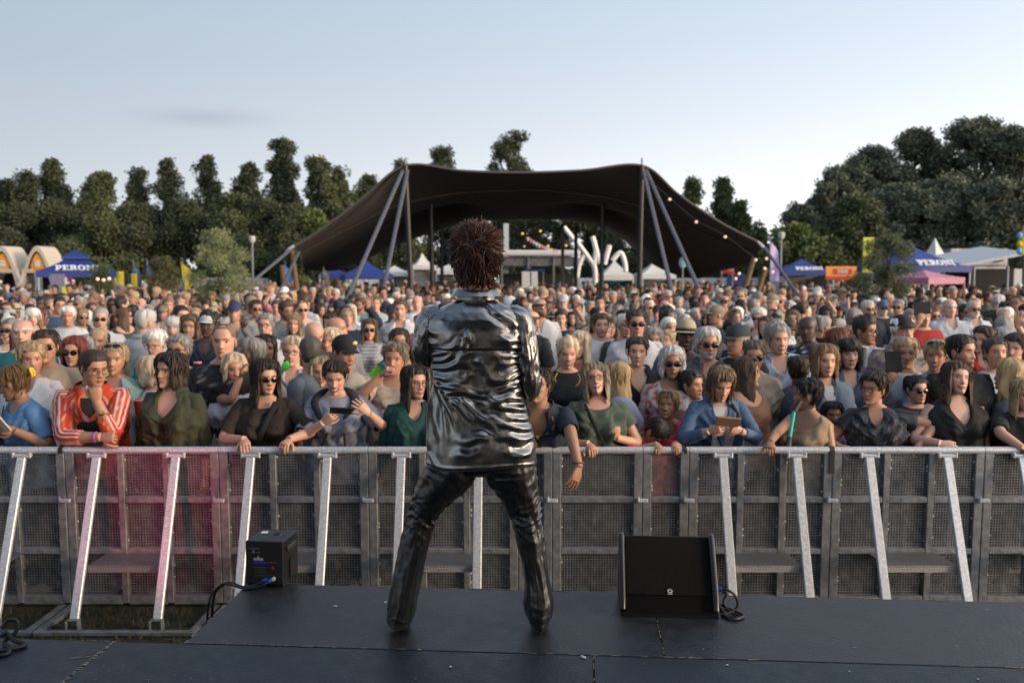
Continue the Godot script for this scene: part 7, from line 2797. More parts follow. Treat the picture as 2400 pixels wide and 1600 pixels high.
	# rows two to four -----------------------------------------------------------
	var near := [
		{"px": 74, "py": 842, "hc": H.blond, "hair": "curly", "vol": 1.1, "yaw": 0.5, "skin": S.tan, "top": C(0.68, 0.68, 0.70), "neck": "v", "sleeve": 0.4, "strap": 1, "strapc": C(0.3, 0.22, 0.12), "smile": 1, "fat": 0.4, "label": "person in white top with tan bag strap behind the light blue top"},
		{"px": 107, "py": 812, "sex": "m", "hc": H.darkbrown, "hair": "short", "yaw": 0.3, "skin": S.tan, "top": C(0.48, 0.38, 0.27), "sleeve": 0.45, "glasses": "sun", "label": "person in tan T-shirt and sunglasses left of the red track jacket"},
		{"px": 172, "py": 824, "hc": H.red, "hair": "bob", "len": -0.16, "yaw": 0.1, "skin": S.fair, "top": C(0.02, 0.02, 0.022), "top2": C(0.4, 0.4, 0.4), "pat": "swirl", "neck": "v", "sleeve": 0.2, "glasses": "sun", "label": "person in black and white patterned top directly behind the red jacket"},
		{"px": 270, "py": 842, "hc": H.blond, "hair": "tied", "vol": 1.4, "yaw": 0.1, "skin": S.tan, "top": C(0.36, 0.56, 0.52), "neck": "deep", "sleeve": 0.45, "glasses": "up", "smile": 1, "baggy": 1.0, "label": "smiling person in mint cardigan holding a red cup behind the red jacket"},
		{"px": 364, "py": 806, "hc": H.white, "hair": "short", "vol": 1.6, "yaw": -0.2, "pitch": 0.2, "skin": S.pale, "top": C(0.02, 0.34, 0.26), "sleeve": 0.6, "glasses": "clear", "label": "person in emerald green top behind the olive shirt"},
		{"px": 352, "py": 872, "d": 7.0, "hc": H.paleblond, "hair": "bob", "len": -0.1, "yaw": 2.4, "turn": 2.0, "skin": S.fair, "top": C(0.62, 0.62, 0.66), "sleeve": 0.5, "away": true, "label": "person in white shirt turned away, beside the olive shirt"},
		{"px": 418, "py": 820, "d": 7.5, "sex": "m", "hc": H.grey, "hair": "short", "yaw": -0.1, "skin": S.tan, "top": C(0.02, 0.022, 0.025), "sleeve": 0.5, "glasses": "sun", "label": "person in dark top whose forehead shows above the raised sunglasses"},
		{"px": 446, "py": 766, "sex": "m", "hc": C(0.09, 0.055, 0.035), "hair": "wavy", "len": -0.13, "yaw": 0.0, "skin": S.tan, "beard": 0.55, "bc": C(0.2, 0.15, 0.12), "top": C(0.075, 0.080, 0.062), "neck": "open", "collar": true, "sleeve": 0.5, "smile": 1, "label": "person in open grey green shirt holding a red cup, three rows back"},
		{"px": 525, "py": 800, "sex": "m", "hc": C(0.16, 0.11, 0.07), "hair": "receding", "yaw": 0.05, "skin": S.fair, "top": C(0.014, 0.014, 0.016), "top2": C(0.2, 0.2, 0.2), "pat": "speck", "sleeve": 0.45, "s": 1.08, "label": "person in black speckled T-shirt standing behind the olive shirt"},
		{"px": 547, "py": 866, "hc": H.paleblond, "hair": "wavy", "len": -0.2, "vol": 1.2, "yaw": 0.5, "skin": S.tan, "top": C(0.62, 0.62, 0.68), "neck": "v", "sleeve": 0.15, "hand_face": true, "label": "person in white top with a hand at the face behind brown T-shirt"},
		{"px": 588, "py": 830, "hc": H.grey, "hair": "short", "vol": 1.5, "yaw": 2.6, "turn": 2.0, "away": true, "skin": S.tan, "top": C(0.5, 0.48, 0.44), "sleeve": 0.4, "label": "person in cream top seen from behind, above the brown T-shirt"},
		{"px": 622, "py": 818, "hc": H.black, "hair": "long", "len": -0.26, "yaw": 0.35, "skin": S.brown, "top": C(0.015, 0.015, 0.017), "sleeve": 0.5, "label": "person in black top with green balloon at the shoulder"},
		{"px": 686, "py": 824, "hc": C(0.40, 0.32, 0.2), "hair": "short", "vol": 1.3, "yaw": 0.0, "skin": S.pale, "top": C(0.55, 0.55, 0.56), "top2": C(0.06, 0.07, 0.1), "pat": "swirl", "neck": "v", "sleeve": 0.5, "glasses": "clear", "smile": 1, "label": "person in white top with dark print and pale glasses, arms lowered"},
		{"px": 728, "py": 828, "sex": "m", "hc": C(0.07, 0.065, 0.06), "hair": "crop", "vol": 1.5, "yaw": 2.3, "turn": 1.2, "away": true, "skin": S.tan, "top": C(0.15, 0.18, 0.22), "sleeve": 0.45, "s": 1.07, "label": "person in blue grey T-shirt with the back of the head to us"},
		{"px": 752, "py": 872, "d": 6.95, "hc": C(0.30, 0.22, 0.13), "hair": "wavy", "len": -0.2, "yaw": 0.2, "skin": S.fair, "top": C(0.012, 0.012, 0.013), "sleeve": 0.5, "fat": 0.4, "label": "person in black T-shirt squeezed behind the lilac grey T-shirt"},
		{"px": 806, "py": 826, "sex": "m", "hc": H.darkbrown, "hair": "crop", "yaw": 0.75, "pitch": 0.15, "skin": S.tan, "hat": "cap", "hatc": C(0.012, 0.014, 0.02), "top": C(0.55, 0.50, 0.40), "sleeve": 0.5, "label": "person in black cap with bright emblem facing sideways"},
		{"px": 775, "py": 800, "hc": H.paleblond, "hair": "bob", "len": -0.14, "yaw": -0.3, "skin": S.fair, "top": C(0.35, 0.35, 0.37), "sleeve": 0.4, "label": "person in grey top just above the black cap"},
		{"px": 926, "py": 842, "hc": C(0.16, 0.12, 0.08), "hair": "curly", "vol": 0.9, "yaw": -0.15, "skin": S.tan, "top": C(0.55, 0.46, 0.38), "top2": C(0.38, 0.28, 0.22), "pat": "speck", "neck": "scoop", "sleeve": 0.3, "fat": 0.5, "drink": true, "label": "person in cream crochet top drinking from a white cup"},
		{"px": 1330, "py": 828, "hc": H.paleblond, "hair": "quiff", "vol": 1.3, "yaw": 0.05, "pitch": 0.12, "skin": S.fair, "top": C(0.012, 0.012, 0.014), "sleeve": 0.45, "necklace": true, "smile": 2, "fat": 0.35, "label": "laughing person in black T-shirt with gold pendant"},
		{"px": 1358, "py": 808, "hc": H.paleblond, "hair": "long", "len": -0.24, "yaw": -0.4, "skin": S.fair, "top": C(0.35, 0.10, 0.1), "sleeve": 0.3, "label": "person in dusky red top half hidden behind the gold pendant"},
		{"px": 1447, "py": 884, "d": 6.95, "hc": C(0.34, 0.24, 0.12), "hair": "long", "len": -0.26, "yaw": 2.5, "turn": 1.6, "away": true, "skin": S.fair, "top": C(0.36, 0.38, 0.54), "sleeve": 0.9, "label": "person in lilac long-sleeved shirt turned away beside sage green top"},
		{"px": 1494, "py": 824, "hc": C(0.03, 0.02, 0.016), "hair": "tied", "vol": 1.5, "yaw": -0.1, "skin": S.fair, "top": C(0.012, 0.012, 0.014), "neck": "deep", "collar": true, "sleeve": 0.7, "label": "person in open black shirt behind the lilac shirt"},
		{"px": 1575, "py": 850, "hc": H.silver, "hair": "bob", "len": -0.12, "vol": 1.1, "yaw": -0.05, "skin": S.olive, "top": C(0.62, 0.60, 0.60), "top2": C(0.55, 0.06, 0.05), "pat": "swirl", "neck": "scoop", "sleeve": 0.4, "glasses": "sun", "fat": 0.3, "label": "person in white blouse with red swirls and sunglasses"},
		{"px": 1660, "py": 806, "sex": "m", "hc": H.silver, "hair": "short", "vol": 1.4, "yaw": 0.0, "skin": S.tan, "beard": 0.6, "bc": C(0.4, 0.38, 0.36), "top": C(0.09, 0.10, 0.12), "neck": "open", "collar": true, "sleeve": 0.5, "glasses": "sun", "label": "person in grey collared shirt and sunglasses above the denim jacket"},
		{"px": 1622, "py": 902, "d": 6.9, "hc": C(0.012, 0.011, 0.012), "hair": "short", "vol": 1.3, "yaw": 0.7, "skin": S.tan, "top": C(0.25, 0.1, 0.1), "glasses": "up", "label": "person with raised sunglasses bent low beside the denim jacket"},
		{"px": 1750, "py": 872, "d": 7.0, "hc": C(0.05, 0.03, 0.02), "hair": "long", "len": -0.26, "yaw": 0.95, "turn": 0.5, "skin": S.tan, "top": C(0.30, 0.16, 0.1), "neck": "tank", "sleeve": 0.0, "glasses": "up", "label": "person in rust strap top looking aside with sunglasses on the hair"},
		{"px": 1768, "py": 834, "hc": C(0.09, 0.07, 0.05), "hair": "tied", "vol": 1.6, "yaw": -0.2, "pitch": 0.1, "skin": S.tan, "top": C(0.42, 0.36, 0.30), "top2": C(0.36, 0.30, 0.25), "pat": "vstripe", "sleeve": 0.9, "glasses": "sun", "baggy": 1.0, "label": "person in beige long-sleeved blouse and sunglasses"},
		{"px": 1825, "py": 796, "sex": "m", "hc": H.grey, "hair": "short", "vol": 1.3, "yaw": 0.05, "skin": S.fair, "top": C(0.42, 0.48, 0.64), "top2": C(0.55, 0.6, 0.7), "pat": "vstripe", "collar": true, "neck": "v", "sleeve": 0.5, "smile": 2, "fat": 0.4, "label": "smiling person in light blue striped shirt behind the beige blouse"},
		{"px": 1872, "py": 868, "d": 7.3, "hc": H.darkbrown, "hair": "short", "yaw": 2.8, "away": true, "skin": S.brown, "top": C(0.1, 0.12, 0.16), "label": "person whose dark head shows from behind over the beige strap top"},
		{"px": 1934, "py": 846, "hc": C(0.16, 0.09, 0.045), "hair": "bob", "len": -0.15, "vol": 1.15, "yaw": 0.05, "skin": S.fair, "top": C(0.12, 0.17, 0.24), "neck": "open", "collar": true, "sleeve": 0.9, "smile": 1, "under": C(0.62, 0.62, 0.66), "label": "smiling person in blue jacket over a white top"},
		{"px": 1989, "py": 830, "hc": H.black, "hair": "fringe", "len": -0.16, "yaw": -0.05, "skin": S.fair, "top": C(0.11, 0.14, 0.19), "neck": "v", "sleeve": 0.3, "label": "person in slate blue V-neck holding a bottle"},
		{"px": 2124, "py": 828, "hc": H.blond, "hair": "short", "vol": 1.3, "yaw": -0.3, "skin": S.tan, "top": C(0.5, 0.54, 0.6), "sleeve": 0.5, "tablet": true, "label": "person filming with a large black tablet"},
		{"px": 2148, "py": 913, "d": 6.95, "sex": "m", "hc": C(0.012, 0.01, 0.01), "hair": "short", "yaw": 0.2, "skin": S.fair, "top": C(0.02, 0.02, 0.022), "glasses": "sun", "smile": 1, "label": "person in dark top and sunglasses low between two people at the rail"},
		{"px": 2194, "py": 834, "hc": H.blond, "hair": "tied", "vol": 1.8, "yaw": -0.5, "skin": S.tan, "top": C(0.4, 0.48, 0.55), "sleeve": 0.4, "glasses": "up", "smile": 2, "label": "laughing person in pale blue top looking aside above the sunglasses"},
		{"px": 2254, "py": 824, "sex": "m", "hc": C(0.014, 0.012, 0.011), "hair": "short", "yaw": 0.55, "skin": S.tan, "beard": 0.5, "top": C(0.012, 0.012, 0.014), "sleeve": 0.5, "s": 1.07, "label": "tall person in black shirt looking aside behind the laughing black top"},
		{"px": 2334, "py": 828, "hc": C(0.04, 0.026, 0.02), "hair": "short", "yaw": -0.1, "pitch": -0.15, "skin": S.tan, "top": C(0.55, 0.57, 0.62), "smile": 2, "sleeve": 0.4, "label": "laughing person in white top near the picture's edge"},
		{"px": 2366, "py": 880, "d": 6.9, "hc": C(0.42, 0.30, 0.15), "hair": "wavy", "len": -0.2, "vol": 1.4, "yaw": 2.3, "turn": 1.8, "away": true, "skin": S.fair, "top": C(0.28, 0.29, 0.30), "sleeve": 0.5, "label": "person in grey top seen from behind at the picture's edge"},
		{"px": 935, "py": 800, "hc": H.darkbrown, "hair": "long", "len": -0.24, "yaw": 0.2, "skin": S.tan, "top": C(0.05, 0.22, 0.2), "neck": "tank", "sleeve": 0.0, "smile": 1, "label": "person in green strap top above the white cup"},
		{"px": 866, "py": 772, "hc": C(0.10, 0.06, 0.035), "hair": "long", "len": -0.26, "yaw": 0.15, "skin": S.fair, "top": C(0.5, 0.5, 0.5), "top2": C(0.2, 0.22, 0.26), "pat": "hstripe", "sleeve": 0.4, "glasses": "sun", "label": "person in grey and white striped top and sunglasses"},
		{"px": 938, "py": 726, "sex": "m", "hc": C(0.09, 0.06, 0.04), "hair": "short", "yaw": 0.0, "skin": S.fair, "beard": 0.3, "top": C(0.72, 0.72, 0.74), "collar": true, "neck": "v", "sleeve": 0.45, "s": 1.10, "label": "person in white polo shirt standing tall beside the performer"},
		{"px": 1410, "py": 762, "sex": "m", "hc": C(0.05, 0.03, 0.02), "hair": "short", "yaw": 0.0, "skin": S.fair, "beard": 0.4, "top": C(0.66, 0.66, 0.68), "sleeve": 0.45, "emblem": true, "strap": -1, "strapc": C(0.3, 0.15, 0.08), "label": "person in white T-shirt with grey ring print"},
		{"px": 1492, "py": 758, "sex": "m", "hc": C(0.04, 0.026, 0.02), "hair": "short", "yaw": 0.0, "skin": S.tan, "top": C(0.68, 0.68, 0.72), "sleeve": 0.45, "glasses": "sun", "s": 1.1, "smile": 1, "label": "person in white T-shirt and dark sunglasses behind open black shirt"},
		{"px": 1468, "py": 764, "sex": "m", "hc": H.white, "hair": "short", "yaw": 0.1, "skin": S.tan, "top": C(0.06, 0.065, 0.045), "sleeve": 0.6, "label": "person in olive jacket between two white T-shirts"},
		{"px": 1315, "py": 748, "hc": C(0.03, 0.02, 0.018), "hair": "quiff", "yaw": 0.0, "skin": S.fair, "top": C(0.016, 0.022, 0.05), "top2": C(0.4, 0.42, 0.45), "sleeve": 0.9, "label": "person in navy jacket over grey top right of the performer"},
		{"px": 1975, "py": 690, "sex": "m", "hc": H.grey, "hair": "short", "yaw": 0.0, "skin": S.fair, "hat": "straw", "hatc": C(0.46, 0.36, 0.2), "hatc2": C(0.05, 0.04, 0.03), "top": C(0.36, 0.40, 0.52), "top2": C(0.14, 0.18, 0.32), "pat": "floral", "sleeve": 0.45, "s": 1.1, "raise": "r", "label": "person in straw hat and blue patterned shirt with one fist raised"},
		{"px": 1680, "py": 738, "sex": "m", "hc": H.grey, "hair": "crop", "yaw": -0.9, "turn": -0.5, "skin": S.tan, "hat": "cap", "hatc": C(0.32, 0.26, 0.17), "top": C(0.05, 0.06, 0.07), "label": "person in beige cap and dark top facing sideways"},
		{"px": 1730, "py": 798, "sex": "m", "hc": H.grey, "hair": "crop", "yaw": 2.8, "turn": 2.4, "away": true, "skin": S.tan, "hat": "cap", "hatc": C(0.035, 0.045, 0.06), "top": C(0.03, 0.03, 0.035), "label": "person in slate cap seen from behind beside the grey shirt"},
		{"px": 2226, "py": 722, "sex": "m", "hc": H.white, "hair": "tonsure", "yaw": 0.0, "skin": S.pale, "top": C(0.72, 0.72, 0.75), "collar": true, "neck": "v", "sleeve": 0.45, "s": 1.1, "label": "person in crisp white shirt below the white trailer"},
		{"px": 2283, "py": 724, "sex": "m", "hc": H.silver, "hair": "receding", "yaw": 0.0, "skin": S.fair, "beard": 0.9, "bc": C(0.6, 0.58, 0.55), "top": C(0.7, 0.7, 0.73), "collar": true, "neck": "v", "sleeve": 0.45, "glasses": "sun", "s": 1.08, "label": "person in white shirt and sunglasses beside the crisp white shirt"},
		{"px": 2070, "py": 722, "sex": "m", "hc": H.grey, "hair": "crop", "yaw": -0.05, "skin": S.fair, "hat": "cap", "hatc": C(0.10, 0.14, 0.24), "glasses": "sun", "beard": 0.8, "bc": C(0.5, 0.48, 0.45), "top": C(0.03, 0.035, 0.04), "label": "person in blue cap and sunglasses beside the straw hat"},
		{"px": 2035, "py": 724, "sex": "m", "hc": H.silver, "hair": "short", "yaw": 0.15, "skin": S.fair, "glasses": "sun", "top": C(0.02, 0.03, 0.05), "s": 1.06, "label": "person in navy top and sunglasses beside the blue cap"},
		{"px": 2165, "py": 742, "sex": "m", "hc": C(0.2, 0.12, 0.06), "hair": "short", "yaw": 0.0, "skin": S.fair, "top": C(0.42, 0.03, 0.03), "tablet": true, "s": 1.06, "label": "person in red T-shirt holding a tablet before the face"},
		{"px": 292, "py": 740, "hc": C(0.11, 0.065, 0.035), "hair": "long", "len": -0.3, "yaw": 1.2, "turn": 0.7, "skin": S.fair, "top": C(0.075, 0.085, 0.06), "neck": "tank", "sleeve": 0.0, "glasses": "sun", "label": "person in olive strap top in profile with sunglasses"},
		{"px": 158, "py": 740, "sex": "m", "hc": H.white, "hair": "short", "yaw": 0.3, "pitch": 0.1, "skin": S.tan, "top": C(0.66, 0.68, 0.7), "sleeve": 0.45, "s": 1.05, "label": "person in pale T-shirt looking down below the lettered parasol"},
		{"px": 622, "py": 762, "sex": "m", "hc": H.grey, "hair": "short", "yaw": 0.0, "skin": S.fair, "top": C(0.62, 0.64, 0.68), "sleeve": 0.45, "glasses": "clear", "smile": 1, "label": "person in white shirt and glasses behind the black haired one"},
		{"px": 600, "py": 724, "sex": "m", "hc": C(0.035, 0.025, 0.02), "hair": "short", "yaw": 0.5, "skin": S.tan, "top": C(0.58, 0.55, 0.48), "collar": true, "sleeve": 0.5, "glasses": "sun", "s": 1.08, "label": "person in cream shirt and sunglasses looking aside below the olive tree"},
		{"px": 690, "py": 760, "hc": C(0.2, 0.13, 0.07), "hair": "long", "len": -0.24, "yaw": 0.0, "skin": S.fair, "top": C(0.3, 0.34, 0.42), "smile": 2, "label": "smiling person in blue grey top above the pale glasses"},
		{"px": 880, "py": 712, "sex": "m", "hc": C(0.16, 0.10, 0.06), "hair": "short", "yaw": 0.15, "skin": S.fair, "top": C(0.42, 0.55, 0.58), "sleeve": 0.45, "strap": 1, "s": 1.08, "label": "person in pale aqua T-shirt with dark strap behind white polo"},
		{"px": 735, "py": 786, "sex": "m", "hc": H.grey, "hair": "bald", "yaw": 0.6, "pitch": 0.3, "skin": S.fair, "top": C(0.05, 0.05, 0.055), "label": "person in charcoal top with bowed bare head"},
		{"px": 788, "py": 772, "sex": "m", "hc": H.grey, "hair": "bald", "yaw": 1.0, "turn": 0.5, "skin": S.tan, "top": C(0.3, 0.3, 0.32), "label": "person in grey top with bare head turned aside"},
		{"px": 1700, "py": 655, "sex": "m", "d": 15.0, "hc": C(0.02, 0.015, 0.012), "hair": "short", "yaw": -0.2, "skin": S.tan, "top": C(0.03, 0.03, 0.035), "skip": true, "label": ""},
	]
	var hands := {"t": 0}
	for p in near:
		if p.get("skip", false):
			continue
		p.lod = 1
		p.seed = 5.0 + k * 1.31
		place(p)
		if p.get("hand_face", false):
			p.l = {"w": local_of(p, at(562, 885, p.d - 0.15)), "e": local_of(p, at(540, 940, p.d - 0.2)), "hand": "relax", "dir": Vector3(0.3, 1, 0.2)}
		elif p.get("drink", false):
			p.l = {"w": local_of(p, at(893, 880, p.d - 0.22)), "hand": "hold", "dir": Vector3(0.6, 0.6, 0.2), "pole": Vector3(-1, -1, 0)}
		elif p.get("tablet", false):
			var c := at(2095 if p.px < 2150 else 2162, 848 if p.px < 2150 else 722, p.d - 0.34)
			p.l = {"w": local_of(p, c + Vector3(-0.02, -0.16, 0.0)), "hand": "hold", "dir": Vector3(0.1, 1, 0.1), "back": Vector3(0, 0, 1), "pole": Vector3(-1, -1, 0)}
			var near_one: bool = p.px < 2150
			held("tablet", "large black tablet held up above the pinstriped blouse" if near_one else "black tablet held up before a red T-shirt", "tablet", c, Basis.from_euler(Vector3(-0.1, 0.1 if near_one else 0.0, 0.05)), Vector3(0.13, 0.165, 0.01) if near_one else Vector3(0.2, 0.15, 0.01), C(0.008, 0.0085, 0.01), 0.85)
		elif p.has("raise"):
			p.r = {"w": local_of(p, at(p.px - 8, p.py + 66, p.d - 0.3)), "hand": "fist", "dir": Vector3(-0.2, 1, 0.1), "pole": Vector3(1, -1, 0)}
		var o := person(p)
		tag(o, p.label, "person", "people in the rows behind the rail")
		p.node = o
		if p.get("emblem", false):
			var em := MB.new()
			em.col = C(0.28, 0.30, 0.34)
			em.ring(Transform3D(Basis(), torso_point(0.0, 1.20, p) + Vector3(0, 0, 0.034)), 0.045, 0.009, 20, 5)
			put(em, "print", vmat("cloth", 0.85, 0.0, "fine", 14.0, 0.06), o)
		if p.px == 806:
			var X: Transform3D = o.get_meta("head")
			var em := MB.new()
			em.ball(X * Transform3D(Basis(), Vector3(0.03, 0.085, 0.085)), Vector3(0.022, 0.016, 0.012), 6, 10)
			put(em, "cap_emblem", mat("cap_emblem", C(0.65, 0.55, 0.2), 0.6), o)
		k += 1
	cup("red cup held by the mint cardigan behind the red jacket", at(325, 955, 6.75), C(0.45, 0.04, 0.03), 0.1, 0.12, 0.036)
	cup("red cup held by the grey green shirt", at(463, 865, 8.6), C(0.5, 0.03, 0.04), 0.0, 0.13, 0.036)
	cup("white cup raised to a drinking mouth", at(915, 876, 7.15), C(0.68, 0.66, 0.66), -0.9, 0.11, 0.042)
	cup("clear bottle held beside the slate blue V-neck", at(2027, 836, 7.5), C(0.4, 0.46, 0.46), 0.1, 0.16, 0.03)
	var gr := MB.new()
	gr.ball(Transform3D(Basis(Vector3.FORWARD, 0.5), Vector3.ZERO), Vector3(0.03, 0.045, 0.012), 8, 12)
	var go := put(gr, "green_balloon", mat("green_neon", C(0.10, 0.75, 0.10), 0.4))
	go.position = at(668, 858, 7.4)
	tag(go, "small bright green balloon at a black top's shoulder", "balloon")
	var cd := MB.new()
	cd.box(Transform3D(), Vector3(0.09, 0.055, 0.004), 0.001)
	var co := put(cd, "green_card", mat("green_card", C(0.20, 0.80, 0.03), 0.4))
	co.position = at(882, 872, 7.0)
	co.rotation = Vector3(0.2, 0.2, 0.75)
	tag(co, "neon green card held up beside the white cup", "card")
	# phones held by people at the back of the near rows
	front_specs = row + near


var front_specs := []


# ---------------------------------------------------------------- the crowd behind
const ORD := ["first", "first", "second", "third", "fourth", "fifth", "sixth", "seventh", "eighth", "ninth", "tenth", "eleventh", "twelfth", "thirteenth", "fourteenth", "fifteenth", "sixteenth", "seventeenth", "eighteenth", "nineteenth", "twentieth", "farther", "far"]
const TOPS := [["white", 0.70, 0.70, 0.72, 27], ["black", 0.013, 0.013, 0.015, 18], ["navy", 0.018, 0.026, 0.06, 9], ["charcoal", 0.045, 0.046, 0.05, 8], ["grey", 0.22, 0.22, 0.23, 7], ["cream", 0.58, 0.52, 0.42, 7], ["light blue", 0.34, 0.44, 0.58, 7], ["denim blue", 0.08, 0.14, 0.24, 5], ["olive", 0.06, 0.068, 0.035, 4], ["red", 0.45, 0.03, 0.03, 3], ["pink", 0.62, 0.25, 0.33, 4], ["purple", 0.20, 0.05, 0.24, 2], ["mint", 0.32, 0.52, 0.46, 2], ["teal", 0.02, 0.16, 0.17, 2], ["rust", 0.34, 0.12, 0.05, 2], ["yellow", 0.66, 0.46, 0.05, 1], ["royal blue", 0.02, 0.06, 0.36, 2], ["beige", 0.42, 0.34, 0.25, 5]]


func pick_top(r: RandomNumberGenerator) -> Array:
	var t := 0
	for q in TOPS:
		t += q[4]
	var k := r.randi() % t
	for q in TOPS:
		k -= q[4]
		if k < 0:
			return q
	return TOPS[0]


func pick_hair(r: RandomNumberGenerator, male: bool) -> Array:
	# [style, colour, length]
	var c: String = ["black", "darkbrown", "darkbrown", "brown", "brown", "lightbrown", "brown", "blond", "darkbrown", "paleblond", "grey", "grey", "silver", "white", "auburn"][r.randi() % 15]
	if male:
		c = ["black", "darkbrown", "darkbrown", "brown", "lightbrown", "grey", "grey", "silver", "white", "blond"][r.randi() % 10]
		return [["short", "short", "short", "crop", "crop", "receding", "tonsure", "bald", "quiff"][r.randi() % 9], c, -0.1]
	return [["long", "long", "wavy", "bob", "bob", "tied", "short", "curly", "fringe", "updo"][r.randi() % 10], c, r.randf_range(-0.28, -0.13)]


func beside(px: float) -> String:
	for q in [[60, "the arched tents"], [150, "the lettered parasol"], [260, "the yellow fridge banner"], [345, "the blue feather flags"], [430, "the yellow feather flag"], [520, "the silvery olive tree"], [610, "the thin lamp post"], [690, "the near wooden tent post"], [770, "the tent's near corner"], [860, "the blue canopy"], [950, "the tent's first pole"], [1030, "the performer's near shoulder"], [1130, "the performer's head"], [1230, "the performer's far shoulder"], [1310, "the bar pavilion"], [1400, "the white tubes"], [1490, "the tent's second pole"], [1580, "the lantern sign"], [1670, "the red and white flag"], [1750, "the far wooden tent post"], [1830, "the lilac flag"], [1910, "the lettered gazebo"], [1990, "the orange sign"], [2080, "the dull olive tree"], [2160, "the large blue gazebo"], [2240, "the white pagoda"], [2320, "the white trailer"]]:
		if px < q[0] + 20:
			return q[1]
	return "the black kiosk"


